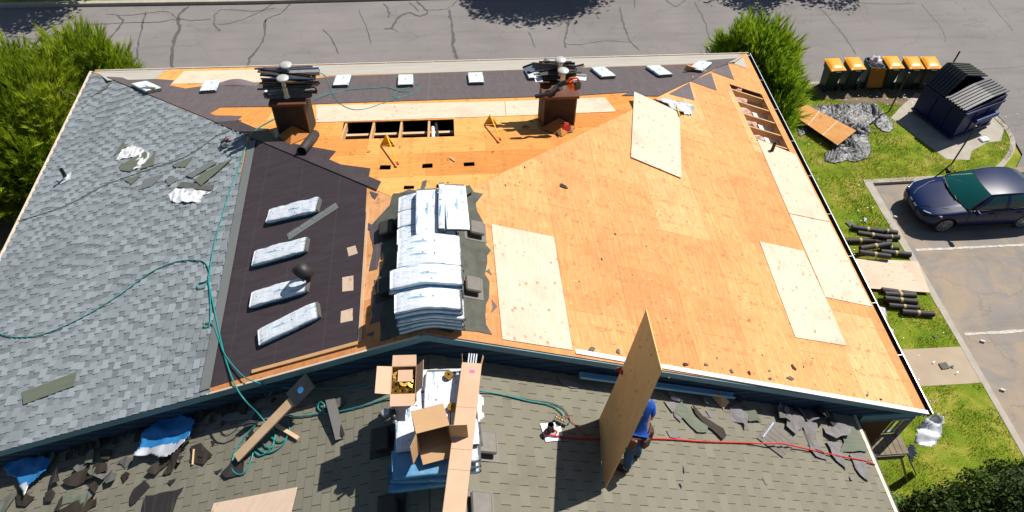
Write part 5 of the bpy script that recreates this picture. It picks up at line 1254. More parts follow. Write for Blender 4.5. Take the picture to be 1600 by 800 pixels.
# circular saw at the right chimney
M_ = PH.frame(*PH.uv(884, 207), .3, .02); t = thing('circular_saw', 'red circular saw at the foot of the right chimney', 'tool', M_)
mb = MB(); mb.box((0, 0, .01), (.30, .16, .008)); mb.build('base_plate', 'galv', t)
mb = MB(); mb.lathe([(.001, -.02), (.10, -.02), (.10, .02), (.001, .02)], 18, Matrix.Translation((0, -.03, .08)) @ Matrix.Rotation(R(90), 4, 'X'), cap=False); mb.build('blade_guard', 'red_plastic', t)
mb = MB(); mb.tube([(-.02, .0, .10), (-.02, .12, .10)], .05, 12); mb.build('motor', 'metal_dark', t, smooth=True)
mb = MB(); mb.tube([(-.14, .0, .06), (-.12, 0, .16), (-.04, 0, .20), (.06, 0, .17)], .018, 8); mb.build('handle', 'red_plastic', t, smooth=True)
mb = MB(); mb.tube([PH.at(866, 196, .03), PH.at(868, 205, .03), PH.at(874, 213, .03)], [.05, .04, .01], 8); tag(mb.build('caulk_gun', 'black_rubber', smooth=True), 'black caulking gun standing left of the circular saw', 'tool')
# leaf blower on the right chimney
zt = tR + .02; t = thing('leaf_blower', 'orange leaf blower with black tube on the right chimney', 'blower', Matrix.Translation(Vector((0, 0, .16)) + atz(893, 143, tR + .14)))
Mi = t.matrix_world.inverted()
mb = MB(); mb.lathe([(.001, -.07), (.05, -.07), (.09, -.05), (.10, 0), (.09, .05), (.05, .07), (.001, .07)], 18, Matrix.Rotation(R(70), 4, 'Y') @ Matrix.Rotation(.4, 4, 'X'), cap=False); mb.build('fan_housing', 'orange_plastic', t, smooth=True)
mb = MB(); mb.box((.09, -.02, .0), (.16, .18, .18), Matrix.Rotation(.3, 4, 'Z'), 0, .03); mb.build('engine', 'metal_dark', t)
mb = MB(); mb.tube([(-.12, 0, .08), (-.06, 0, .17), (.08, 0, .18), (.14, 0, .10)], .022, 8); mb.build('handle', 'orange_plastic', t, smooth=True)
mb = MB(); mb.tube(spline([Vector((-.08, .02, .05)), Vector((-.14, .03, .05)), Mi @ atz(872, 134, tR + .28), Mi @ atz(858, 146, tR + .20), Mi @ atz(836, 151, tR + .14)]), [.055] * 12 + [.045] * 13, 12); mb.build('blower_tube', 'black_rubber', t, smooth=True)
mb = MB(); mb.box((.05, .0, .10), (.10, .06, .05), None, 0, .01); mb.build('fuel_cap', 'white_plastic', t)
# stacked metal scrap on the chimneys
def stackscrap(px, py, z, n, seed, grp, lb, spread=.42, w_=.12):
    r = random.Random(seed); c = atz(px, py, z)
    for k in range(n):
        a = r.gauss(0, .10) - .03; L_ = r.uniform(.6, .95) * (spread / .42); mb = MB()
        y = c.y + (k % 4 - 1.5) * .13 + r.uniform(-.03, .03); zz = z + .02 + (k // 4) * .075 + r.uniform(0, .02)
        M_ = Matrix.Translation((c.x + r.uniform(-.08, .08), y, zz)) @ Matrix.Rotation(a, 4, 'Z') @ Matrix.Rotation(r.gauss(0, .05), 4, 'Y') @ Matrix.Rotation(r.gauss(0, .3), 4, 'X')
        if k % 3 == 2: mb.tube([(-L_ / 2, 0, .02), (L_ / 2, 0, .02)], .02, 8, M_ and 0)
        else: mb.box((0, 0, 0), (L_, r.uniform(.08, .16), .006)); mb.box((0, .05, .02), (L_, .006, .04))
        o = mb.build('metal_flashing', r.choice(['metal_dark', 'vent_grey', 'vent_black', 'siding_blue', 'galv', 'black_rubber', 'wood_brown']), M=M_); tag(o, lb, 'flashing', grp)
stackscrap(454, 141, tL, 24, 4, 'scrap strips on the left chimney', 'dark metal or rubber strip stacked on the left chimney', .56)
stackscrap(866, 118, tR, 14, 5, 'scrap strips on the right chimney', 'dark metal or rubber strip stacked on the right chimney', .42)
for i, (px, py, s_, a, m_) in enumerate([(829, 108, (.30, .20), .5, 'siding_blue'), (859, 100, (.20, .30), 1.1, 'metal_dark'), (841, 122, (.16, .22), .1, 'white_plastic'), (908, 122, (.22, .14), -.2, 'white_plastic'), (900, 106, (.40, .06), .3, 'vent_grey')]):
    c = atz(px, py, tR + .16); mb = MB(); M_ = Matrix.Translation(c) @ Matrix.Rotation(a, 4, 'Z') @ Matrix.Rotation(.35 - .1 * i, 4, 'X'); mb.box((0, 0, 0), (s_[0], s_[1], .006)); mb.box((0, s_[1] / 2, .02), (s_[0], .006, .05))
    tag(mb.build('bent_flashing', m_, M=M_), ['blue grey bent panel at the left of the right chimney top', 'upright dark flashing behind the blower tube', 'white square offcut at the left of the right chimney top', 'white offcut at the right of the right chimney top', 'long grey flashing sticking out right of the right chimney'][i], 'flashing')

# ================================================================== HOSES
def hose(pts, r, mat, label, name='air_hose', per=6):
    """pts: (plane, px, py[, height])"""
    P_ = [pl.at(x, y, (h[0] if h else r + .012)) for pl, x, y, *h in pts]
    mb = MB(); mb.tube(spline(P_, per), r * .85, 7); return tag(mb.build(name, mat, smooth=True), label, 'hose', 'air hoses on the roofs')
def H_(pl, s_): return [(pl, *p) for p in s_]
hose(H_(PH, [(495, 112, .06), (508, 118), (514, 132), (520, 146), (532, 162), (552, 171), (575, 169), (600, 160), (618, 153), (640, 148), (652, 141), (654, 134), (648, 132), (641, 136), (622, 142), (614, 150), (620, 154), (624, 152)]), .010, 'hose_teal', 'thin teal hose looping on the far felt behind the chimney')
hose(H_(PH, [(492, 153, .10), (520, 145), (548, 140), (580, 138), (605, 137), (625, 143), (640, 143)]), .012, 'hose_teal', 'straight teal hose from the left chimney to the far loop')
hose([(PH, 436, 181, .05), (PH, 420, 190), (PH, 402, 201), (PL, 389, 216, .035), (PL, 382, 235, .035), (PL, 375, 255, .03), (PL, 362, 290, .03), (PL, 348, 335, .03), (PL, 335, 380, .03), (PL, 328, 420, .03), (PL, 326, 437, .03), (PL, 331, 465, .03), (PL, 340, 508, .03), (PL, 352, 560, .03), (PL, 368, 603, .05), (HZ(7.0), 384, 627), (HZ(6.7), 402, 645), (LL, 415, 660, .05), (LL, 425, 668, .03), (LL, 430, 680), (LL, 422, 702), (LL, 405, 712), (LL, 396, 700), (LL, 402, 684), (LL, 418, 672), (LL, 436, 662), (LL, 448, 668), (LL, 448, 684), (LL, 436, 700), (LL, 418, 708), (LL, 404, 702), (LL, 398, 690), (LL, 396, 705), (LL, 390, 725), (LL, 378, 741), (LL, 366, 738), (LL, 362, 724), (LL, 370, 700), (LL, 386, 678), (LL, 402, 662)], .014, 'hose_teal', 'long teal hose down the left slope into the coil below', per=5)
hose([(PL, 0, 522, .03), (PL, 25, 527, .03), (PL, 60, 524, .03), (PL, 100, 510, .03), (PL, 150, 484, .03), (PL, 195, 455, .03), (PL, 235, 426, .03), (PL, 275, 409, .03), (PL, 310, 407, .03), (PL, 323, 414, .03), (PL, 328, 432, .03), (PL, 320, 440, .03), (PL, 310, 443, .03), (PL, 309, 450, .03), (PL, 318, 450, .03), (PL, 325, 440, .04), (PL, 328, 460, .03), (PL, 329, 490, .03), (PL, 327, 508, .03), (PL, 319, 511, .03), (PL, 321, 505, .03), (PL, 332, 507, .03), (PL, 342, 530, .03), (PL, 352, 555, .04), (PL, 378, 586, .06), (HZ(7.2), 400, 597), (LL, 425, 604, .20), (LL, 474, 607, .05), (LL, 529, 606, .03), (LL, 575, 600, .03)], .012, 'hose_teal', 'teal hose curving across the grey slope and over the gable')
hose(H_(PL, [(22, 347, .03), (60, 336, .03), (110, 318, .03), (160, 291, .03), (200, 276, .03), (240, 262, .03), (280, 249, .03), (305, 236, .03), (325, 222, .03), (342, 210, .03), (358, 205, .03)]), .009, 'hose_dark', 'dark green hose lying across the upper grey slope')
hose(H_(LL, [(440, 645, .03), (458, 650, .03), (480, 649, .03), (500, 645, .03), (507, 634, .06), (500, 628, .06), (497, 638, .03), (510, 646, .03), (530, 643, .03), (571, 633, .03), (600, 624, .03), (616, 619, .05)]), .014, 'hose_teal', 'teal hose from the coil to the pile of bundles')
hose(H_(LL, [(450, 655, .03), (452, 676, .03), (440, 690, .03), (424, 684, .03), (418, 668, .03), (408, 676, .03), (412, 694, .03), (424, 700, .03), (428, 688, .03), (420, 678, .03)]), .013, 'hose_teal', 'small inner coil of teal hose under the plank')
hose(H_(LR, [(750, 611, .05), (770, 614, .03), (791, 618, .03), (824, 626, .03), (856, 632, .03), (872, 640, .03), (880, 650, .03), (876, 656, .04)]), .013, 'hose_teal', 'teal hose running from the pile to the brass manifold')
hose(H_(LR, [(791, 617, .03), (824, 624, .03), (858, 629, .03), (878, 637, .03), (889, 650, .03), (890, 660, .03), (882, 664, .04)]), .010, 'hose_dark', 'thinner green hose beside the manifold')
hose(H_(LR, [(875, 660, .04), (880, 650, .03), (888, 652, .03), (895, 660, .03), (905, 668, .03), (915, 678, .03), (922, 686, .03)]), .008, 'hose_red', 'thin dark red cord curling beside the manifold')
hose([(LR, 860, 668, .10), (LR, 852, 672, .06), (LR, 853, 678, .05), (LR, 864, 680, .05), (LR, 870, 675, .07), (LR, 862, 671, .09), (LR, 856, 678, .06), (LR, 866, 681, .05), (LR, 880, 682, .03), (LR, 905, 684, .03), (LR, 940, 685, .03), (LR, 1010, 685, .03), (LR, 1060, 687, .03), (LR, 1100, 690, .03), (LR, 1165, 692, .03), (LR, 1200, 693, .09), (LR, 1222, 693, .12), (LR, 1250, 699, .06), (LR, 1290, 708, .05), (LR, 1330, 716, .05), (LR, 1352, 720, .05), (LR, 1367, 726, .02)], .016, 'hose_red', 'red hose from the vent pipe across the lower roof to the eave')
t = thing('air_manifold', 'brass air manifold on a white plate beside the vent pipe', 'tool', LR.frame(*LR.uv(873, 662), 1.2, .02))
mb = MB(); mb.box((0, 0, .03), (.22, .03, .03)); mb.build('rail', 'metal_dark', t)
for k in range(4): mb = MB(); mb.tube([(-.08 + k * .05, .015, .03), (-.08 + k * .05, .10, .03)], [.014, .010], 8); mb.build('coupler', 'brass', t, smooth=True)
piece(LR, [(868, 668), (876, 666), (879, 683), (866, 684)], 'white_plastic', 'white flashing plate beside the vent pipe on the lower roof', 'flashing', 'flashing_plate', .012, .004)
# ================================================================== BINS, DUMPSTER, POSTS
BZ = 1.06
def wheelie(M, label, open_=False):
    t = thing('wheelie_bin', label, 'bin', M, 'wheelie bins by the street')
    # local: x across, y depth (0 = near side with wheels), z up
    mb = MB(); wt, wb, dt, db, H = .57, .44, .70, .50, 1.0
    def ring(w_, d0, d1, z, e=.05): return [(-w_ / 2 + e, d0, z), (w_ / 2 - e, d0, z), (w_ / 2, d0 + e, z), (w_ / 2, d1 - e, z), (w_ / 2 - e, d1, z), (-w_ / 2 + e, d1, z), (-w_ / 2, d1 - e, z), (-w_ / 2, d0 + e, z)]
    R_ = [ring(wb, .08, .08 + db, .04), ring(wb + .05, .07, .10 + db, .45), ring(wt - .05, .05, dt - .06, .78), ring(wt - .005, .03, dt - .02, .80), ring(wt, .02, dt, .99)]
    if open_: R_ += [ring(wt - .05, .05, dt - .03, .99), ring(wt - .06, .06, dt - .05, .70)]
    V = [p for r in R_ for p in r]; F = [tuple(reversed(range(8)))]
    for i in range(len(R_) - 1):
        for k in range(8): F.append((i * 8 + k, i * 8 + (k + 1) % 8, i * 8 + 8 + (k + 1) % 8, i * 8 + 8 + k))
    F.append(tuple(range(len(V) - 8, len(V)))); mb.mesh(V, F); mb.build('body', 'bin_green' if not open_ else 'bin_teal', t)
    for s_ in (-1, 1):
        mb = MB(); mb.lathe([(.001, -.03), (.10, -.03), (.125, -.02), (.125, .02), (.10, .03), (.001, .03)], 18, Matrix.Translation((s_ * .25, .10, .125)) @ Matrix.Rotation(R(90), 4, 'Y'), cap=False); mb.build('wheel', 'tyre', t)
    mb = MB(); mb.tube([(-.22, -.03, .95), (.22, -.03, .95)], .016, 8); mb.box((-.22, 0, .95), (.03, .08, .05)); mb.box((.22, 0, .95), (.03, .08, .05)); mb.build('handle', 'bin_green', t)
    mb = MB(); n = 6; V = []; G = 7
    for i in range(G + 1):
        for j in range(G + 1):
            a, b = i / G, j / G; dz = .07 * (1 - abs(2 * a - 1) ** 4) * (1 - abs(2 * b - 1) ** 4) + .05 * b
            V.append((-wt / 2 - .015 + (wt + .03) * a, 0 + (dt + .03) * b, dz))
    F = [(i * (G + 1) + j, (i + 1) * (G + 1) + j, (i + 1) * (G + 1) + j + 1, i * (G + 1) + j + 1) for i in range(G) for j in range(G)]
    mb.mesh(V, F); per = [i * (G + 1) for i in range(G + 1)] + [G * (G + 1) + j for j in range(1, G + 1)] + [i * (G + 1) + G for i in range(G - 1, -1, -1)] + [j for j in range(G - 1, 0, -1)]
    low_ = [(V[k][0], V[k][1], V[k][2] - .04) for k in per]; n0 = len(mb.v); top_ = [V[k] for k in per]; mb.mesh(top_ + low_, [(k, k + len(per), (k + 1) % len(per) + len(per), (k + 1) % len(per)) for k in range(len(per))])
    o = mb.build('lid', 'bin_orange' if not open_ else 'bin_amber', t, smooth=False, M=Matrix.Translation((0, -.0, 1.0)) if not open_ else Matrix.Translation((0, -.03, .97)) @ Matrix.Rotation(R(-112), 4, 'X'))
    for k in (-1, 1): mb = MB(); mb.box((k * .17, -.02, .99), (.10, .05, .04)); mb.build('hinge', 'car_black', t)
    return t
BL = [((1299, 109), (1325, 111), 'leftmost wheelie bin, its orange lid closed'), ((1329, 108), (1357, 108.5), 'second wheelie bin from the left, left of the open one'), ((1362, 104), (1386, 106), 'wheelie bin with its lid hanging open and a rubbish bag inside'),
      ((1388, 106), (1418, 107), 'wheelie bin just right of the open one'), ((1422, 107), (1447, 107), 'fifth wheelie bin, behind the leaning post'), ((1450, 107), (1474, 107), 'wheelie bin beside the dumpster')]
for i, (a, b, lb) in enumerate(BL):
    p = HZ(1.03).at(*a); q = HZ(1.03).at(*b); c = (p + q) / 2; y0 = c.y
    wheelie(Matrix.Translation((c.x, y0 + .02, 0)) @ Matrix.Rotation(R([3, 2, -2, 1, -1, -2][i]), 4, 'Z'), 'dark green ' + lb, i == 2)
    if i == 2:
        mb = MB(); V = []; n1, n2 = 14, 20
        for a_i in range(n1 + 1):
            for b_i in range(n2):
                th = math.pi * a_i / n1; ph = 2 * math.pi * b_i / n2; d_ = Vector((math.sin(th) * math.cos(ph), math.sin(th) * math.sin(ph), math.cos(th)))
                r_ = 1 + .45 * noise.noise(d_ * 2.2) + .22 * noise.noise(d_ * 6); V.append((d_.x * .22 * r_, d_.y * .27 * r_, d_.z * .22 * r_))
        mb.mesh(V, [(a_i * n2 + k, (a_i + 1) * n2 + k, (a_i + 1) * n2 + (k + 1) % n2, a_i * n2 + (k + 1) % n2) for a_i in range(n1) for k in range(n2)], 0, None, Matrix.Translation((c.x, y0 + .36, 1.0)))
        tag(mb.build('rubbish_bag', 'bag_clear', smooth=True), 'clear rubbish bag heaped in the open bin', 'bag')
# --- dumpster, local frame: origin at corner B, x along B->C, y along B->A
A_, B_, C2 = Vector((17.80, 2.66, 0)), Vector((18.57, .96, 0)), Vector((20.42, 1.70, 0))
ex = (C2 - B_).normalized(); ey = Vector((-ex.y, ex.x, 0)); Md = Matrix.Identity(4)
for i in range(3): Md[i][0], Md[i][1], Md[i][2], Md[i][3] = ex[i], ey[i], (0, 0, 1)[i], (B_ + Vector((0, 0, .012)))[i]
dp = thing('dumpster', 'navy blue steel dumpster with black ribbed lids on the concrete pad', 'dumpster', Md)
LX, LY = 1.95, 1.86; HF, HB = 1.28, 1.45
mb = MB()      # body: open top shell
o_ = [(0, 0), (LX, 0), (LX, LY), (0, LY)]; zt_ = [HF, HB, HB, HF]; q_ = .04
ins = [(q_, q_), (LX - q_, q_), (LX - q_, LY - q_), (q_, LY - q_)]
V = [(x, y, .06) for x, y in o_] + [(x, y, z) for (x, y), z in zip(o_, zt_)] + [(x, y, z) for (x, y), z in zip(ins, zt_)] + [(x, y, .12) for x, y in ins]
F = [(3, 2, 1, 0), (12, 13, 14, 15)]
for k in range(4):
    j = (k + 1) % 4; F += [(k, j, j + 4, k + 4), (k + 4, j + 4, j + 8, k + 8), (k + 8, j + 8, j + 12, k + 12)]
mb.mesh(V, F); mb.build('body', 'dump_navy', dp)
for x0, x1, y, z0 in ((0, LX, -.03, .0),):
    for zz in (.14, 1.18): mb = MB(); mb.box((LX / 2, -.025, zz), (LX + .02, .05, .09)); mb.build('side_rail', 'dump_navy', dp)
for zz in (.14, 1.2): mb = MB(); mb.box((-.025, LY / 2, zz), (.05, LY + .06, .09)); mb.build('side_rail', 'dump_navy', dp)
for yy in (.62, 1.24): mb = MB(); mb.box((-.02, yy, .66), (.04, .07, 1.0)); mb.build('rib', 'dump_navy', dp)
for xx in (.66, 1.3): mb = MB(); mb.box((xx, -.02, .66), (.07, .04, 1.0)); mb.build('rib', 'dump_navy', dp)
mb = MB(); mb.box((1.25, -.10, .72), (1.15, .14, .16)); mb.build('fork_pocket', 'dump_blue', dp)
mb = MB(); mb.box((1.25, LY + .10, .72), (1.15, .14, .16)); mb.build('fork_pocket', 'dump_blue', dp)
for k in range(4): mb = MB(); mb.box(((.15, LX - .15)[k % 2], (.15, LY - .15)[k // 2], .03), (.16, .16, .06)); mb.build('skid', 'dump_navy', dp)
def lid(y0, y1, path, nm='lid'):
    """ribbed lid: path is list of (x,z); ribs run along x"""
    n = 7; mb = MB(); wd = (y1 - y0)
    def seg(ya, yb, lift):
        for i in range(len(path) - 1):
            (xa, za), (xb, zb) = path[i], path[i + 1]; mb.mesh([(xa, ya, za + lift), (xb, ya, zb + lift), (xb, yb, zb + lift), (xa, yb, za + lift), (xa, ya, za + lift - .05), (xb, ya, zb + lift - .05), (xb, yb, zb + lift - .05), (xa, yb, za + lift - .05)], [(0, 1, 2, 3), (7, 6, 5, 4), (0, 4, 5, 1), (3, 2, 6, 7), (0, 3, 7, 4), (1, 5, 6, 2)])
    for k in range(n):
        a = y0 + wd * k / n; seg(a + .015, a + wd / n * .62, .035); seg(a + wd / n * .62, a + wd / n + .015, -.01)
    return mb.build(nm, 'dump_lid', dp)
lid(.02, LY / 2 - .03, [(-.10, HF + .06), (.5, HF + .16), (1.2, HF + .26), (LX + .02, HB + .10)])
lid(LY / 2 + .03, LY - .0, [(-.02, HF + .02), (.42, HF + .55), (.62, HF + .72), (1.15, HF + .55), (LX + .02, HB + .12)])
# --- posts
def post(px, py, h, label, tx=0, ty=0, r=.028):
    g = GD.at(px, py); t = MB(); t.tube([(g.x, g.y, -.05), (g.x + tx, g.y + ty, h)], r, 10)
    t.lathe([(r * 1.3, 0), (r * 1.3, .03), (.001, .035)], 10, Matrix.Translation((g.x + tx, g.y + ty, h - .005)))
    return tag(t.build('steel_post', 'pole_steel', smooth=False), label, 'post', 'steel posts on the corner')
post(1389, 174, 1.72, 'thin steel post standing at the edge of the bin shadow'); post(1487, 256, 1.68, 'thin steel post behind the bonnet of the blue car')
g = HZ(1.9).at(1500, 80); mb = MB(); mb.tube([(g.x - .05, g.y, -.1), (g.x, g.y, 1.9)], .03, 10); tag(mb.build('steel_post', 'rust'), 'rusty post end showing above the dumpster', 'post')
# --- white foam box
g = HZ(.05).at(1538, 217); t = thing('foam_container', 'white foam food container lying on the pad by the dumpster', 'container', Matrix.Translation((g.x, g.y, .01)) @ Matrix.Rotation(.2, 4, 'Z'))
mb = MB(); mb.box((0, 0, .03), (.36, .24, .06), None, 0, .025); mb.build('base', 'white_plastic', t); mb = MB(); mb.box((0, 0, .065), (.27, .16, .012)); mb.build('raised_lid', 'white_plastic', t)

# ================================================================== LAWN OBJECTS
TP = [(1262, 168), (1283, 163), (1300, 162), (1330, 160), (1352, 159), (1366, 163), (1380, 175), (1396, 190), (1397, 200), (1390, 206), (1376, 203), (1364, 190), (1360, 195), (1362, 205), (1355, 212), (1361, 225), (1362, 235), (1356, 246), (1340, 252), (1322, 250), (1305, 254), (1290, 251), (1288, 238), (1300, 232), (1296, 224), (1270, 205), (1250, 212), (1245, 200), (1255, 185)]
poly = pxpoly(GD, TP, .05)
def foldh(u, v):
    a = noise.noise(Vector((u * .8, v * .8, 1))) * 3.2; w1 = noise.noise(Vector((u * 1.3, v * 1.3, 4))); h = 0
    for k, f, am in ((0, 1.7, .12), (1.3, 3.0, .06), (2.2, 5.0, .03)):
        q = (u * math.cos(a * .35 + k) + v * math.sin(a * .35 + k)) * f + w1 * 2.5; t_ = abs((q % 1) - .5) * 2; h += am * (1 - t_) ** 1.4 * max(0, .6 + noise.noise(Vector((u * 1.6, v * 1.6, k + 3))) * 1.5)
    dd = min(((Vector((u, v)) - Vector(poly[i - 1])) - (Vector(poly[i]) - Vector(poly[i - 1])) * max(0, min(1, (Vector((u, v)) - Vector(poly[i - 1])).dot(Vector(poly[i]) - Vector(poly[i - 1])) / max(1e-6, (Vector(poly[i]) - Vector(poly[i - 1])).length_squared)))).length for i in range(len(poly)))
    return .010 + h * 1.25 * min(1, dd / .22 + .12)
o = cloth(GD, poly, .035, foldh, 'plastic_sheet', ['black_poly_sheet'])
tag(o, 'crumpled black plastic sheet spread on the lawn near the bins', 'plastic sheet')
def pxsheet(plane, pts, mat, label, h, tilt=0, name='plywood_sheet'):
    poly = pxpoly(plane, pts, h); mb = MB(); mb.slab(poly, plane, h - .012, .012)
    u0 = poly[0]; a = math.atan2(poly[1][1] - u0[1], poly[1][0] - u0[0])
    for i, u in enumerate(mb.uv): mb.uv[i] = [((x - u0[0]) * math.cos(a) + (y - u0[1]) * math.sin(a), -(x - u0[0]) * math.sin(a) + (y - u0[1]) * math.cos(a)) for x, y in u]
    return tag(mb.build(name, mat), label, 'plywood')
pxsheet(GD, [(1240, 180), (1309, 227), (1338, 204), (1252, 159)], 'deck_ply_old', 'old orange plywood sheet thrown on the black plastic sheet', .27)
mb = MB()
for t_ in (.33, .66):
    a = GD.at(1240 + (1309 - 1240) * t_, 180 + 47 * t_, .2715); b = GD.at(1252 + 86 * t_, 159 + 45 * t_, .2715); mb = MB(); mb.bar(a, b, .03, .002); o = mb.build('pale_stripe', 'new_ply'); o.parent = bpy.data.objects['plywood_sheet.003'] if 'plywood_sheet.003' in bpy.data.objects else None
LAST = [o for o in bpy.data.objects if o.get('label', '').startswith('old orange plywood')][0]
for o in bpy.data.objects:
    if o.name.startswith('pale_stripe'): o.parent = LAST
pxsheet(GD, [(1335, 404), (1434, 408), (1453, 457), (1352, 450)], 'new_ply_peach', 'pale plywood sheet lying on the grass between two heaps of rolls', .10)
# rolls of roofing felt: (end a px, end b px, level)
def roll(a, b, h, label, grp, r=.085, mk=True):
    p = GD.at(*a, h); q = GD.at(*b, h); t = thing('felt_roll', label, 'felt roll', Matrix.Translation(p) @ (q - p).to_track_quat('X', 'Z').to_matrix().to_4x4(), grp); Lr = (q - p).length
    mb = MB(); mb.tube([(0, 0, 0), (Lr, 0, 0)], r, 18, cap=False); mb.tube([(0, 0, 0), (Lr, 0, 0)], r * .45, 12, cap=False)
    V = []
    for x in (0, Lr):
        for rr_ in (r, r * .45): V += [(x, rr_ * math.cos(2 * math.pi * k / 18), rr_ * math.sin(2 * math.pi * k / 18)) for k in range(18)]
    mb.mesh(V, [(e * 36 + k, e * 36 + (k + 1) % 18, e * 36 + 18 + (k + 1) % 18, e * 36 + 18 + k) for e in (0, 1) for k in range(18)]); mb.build('roll', 'tar_paper_roll', t)
    mb = MB(); mb.tube([(Lr * .47, 0, 0), (Lr * .55, 0, 0)], r + .003, 18, cap=False); mb.build('paper_band', 'tape', t)
    return t
GA, GB = 'felt rolls above the pale sheet on the grass', 'felt rolls below the pale sheet on the grass'
for a, b, h, lb in [((1331, 355), (1380, 362), .09, 'topmost long one in the upper heap'), ((1370, 359), (1402, 364), .09, 'right end one at the top of the upper heap'), ((1340, 364), (1386, 371), .22, 'second one down in the upper heap'), ((1380, 370), (1405, 371), .09, 'short looking one at the right of the upper heap'),
                    ((1320, 376), (1367, 376), .09, 'left one reaching toward the gutter'), ((1366, 377), (1392, 378), .09, 'half buried one in the middle of the upper heap'), ((1344, 388), (1391, 381), .22, 'tilted one in the middle of the upper heap'), ((1380, 386), (1404, 388), .09, 'small end at the right below the tilted one'),
                    ((1343, 394), (1391, 401), .22, 'lowest long one in the upper heap'), ((1376, 393), (1423, 398), .09, 'rightmost one beside the pale sheet corner')]:
    roll(a, b, h, 'dark felt roll, ' + lb, GA)
for a, b, h, lb in [((1378, 453), (1430, 460), .09, 'back one in the lower heap'), ((1382, 459), (1431, 462), .20, 'second from the back in the lower heap'), ((1382, 466), (1433, 472), .20, 'middle one in the lower heap'), ((1388, 477), (1436, 481), .09, 'second from the front in the lower heap'), ((1409, 487), (1459, 491), .09, 'frontmost and rightmost one in the lower heap')]:
    roll(a, b, h, 'dark felt roll, ' + lb, GB)
mb = MB(); mb.tube([GD.at(1377, 451, .12), GD.at(1398, 453, .12)], .03, 8); tag(mb.build('red_tube', 'glove_red'), 'thin dark red tube on the lower heap of rolls', 'tube')
def gpiece(pts, mat, label, h=.03, cat='scrap', seed=0, name='scrap'):
    poly = jag(pxpoly(GD, pts, h), .015, .12, seed); mb = MB(); mb.slab(poly, GD, h, .006, hf=lambda u, v: .03 * noise.noise(Vector((u * 6, v * 6, seed)))); return tag(mb.build(name, mat), label, cat, 'litter on the grass and path')
gpiece([(1320, 347), (1330, 346), (1338, 352), (1328, 354)], 'shingle_scrap', 'grey shingle scrap above the upper heap of rolls')
gpiece([(1350, 340), (1355, 341), (1354, 347), (1350, 346)], 'grey_poly', 'small pale scrap on the grass above the rolls')
gpiece([(1466, 568), (1478, 565), (1484, 575), (1472, 577)], 'shingle_scrap', 'larger grey scrap on the tan concrete path')
gpiece([(1484, 572), (1490, 571), (1489, 576)], 'shingle_scrap', 'smaller grey scrap on the tan concrete path')
gpiece([(1457, 523), (1465, 526), (1461, 528)], 'shingle_scrap', 'grey chip on the grass below the rolls')
gpiece([(1404, 489), (1413, 492), (1410, 496)], 'shingle_scrap', 'grey chip at the end of the lowest roll')
o = cloth(GD, pxpoly(GD, [(1372, 482), (1382, 480), (1386, 490), (1384, 502), (1378, 500)], .05), .03, lambda u, v: .02 + ridged(u, v, 3, 5, .10), 'plastic_wrap', ['bag_clear']); tag(o, 'clear plastic wrap lying on grass below the gutter', 'plastic wrap')
o = cloth(GD, pxpoly(GD, [(1388, 513), (1396, 516), (1399, 524), (1392, 523)], .05), .03, lambda u, v: .02 + ridged(u, v, 3, 6, .08), 'plastic_wrap', ['bag_clear']); tag(o, 'small clear wrap lower on the grass beside the eave', 'plastic wrap')
mb = MB(); q = random.Random(8)
for k in range(150):
    x, y = (q.uniform(10.2, 14.6), q.uniform(-9, 4.2)) if k % 3 else (q.uniform(15.3, 18.5), q.uniform(3.0, 3.9)); s_ = q.uniform(.012, .035); a = q.uniform(0, 6); z = .05 + q.uniform(0, .03)
    mb.face([(x + s_ * math.cos(a + t_), y + s_ * .6 * math.sin(a + t_), z) for t_ in (0, 1.7, 3.2, 4.8)])
for k in range(60):
    x, y = q.uniform(20.9, 23.5), q.uniform(-1, 3); s_ = q.uniform(.01, .03); mb.face([(x + s_ * math.cos(t_), y + s_ * .6 * math.sin(t_), -.085) for t_ in (0, 1.7, 3.2, 4.8)])
tag(mb.build('litter', 'white_plastic'), 'tiny pale specks of litter scattered on grass and road', 'litter', kind='stuff')
for px, py, lb in ((1397, 338, 'crushed white can on the kerb by the blue car'), (1532, 532, 'white crumpled cup in the parking bay'), (1563, 608, 'white cup lying near the kerb at the right')):
    p = RD.at(px, py, .04); mb = MB(); mb.tube([p, p + Vector((.10, -.06, .01))], [.035, .028], 8); tag(mb.build('litter_can', 'white_plastic'), lb, 'litter')

# ================================================================== CAR
car = thing('blue_sedan', 'dark blue four door sedan parked nose in to the lawn corner', 'car', Matrix.Translation((17.5, -2.46, -.09)) @ Matrix.Rotation(math.pi + R(.6), 4, 'Z'))
WB_, FO, RO = 2.72, .79, 1.0
xs = [2.16, 2.14, 2.06, 1.92, 1.72, 1.36, 1.0, .6, .0, -.6, -1.1, -1.36, -1.7, -2.05, -2.25, -2.34, -2.36]
hw = [.30, .52, .68, .79, .85, .895, .905, .908, .91, .91, .905, .90, .88, .83, .74, .60, .40]
zb = [.40, .30, .24, .21, .20, .19, .18, .18, .18, .18, .18, .19, .21, .25, .30, .36, .42]
zs = [.58, .62, .665, .71, .755, .815, .86, .89, .90, .915, .93, .94, .94, .93, .90, .85, .75]
zc_ = [.60, .645, .70, .755, .81, .885, .945, .98, .99, 1.0, 1.01, 1.02, 1.02, 1.01, .98, .92, .80]
V = []; PN = 13
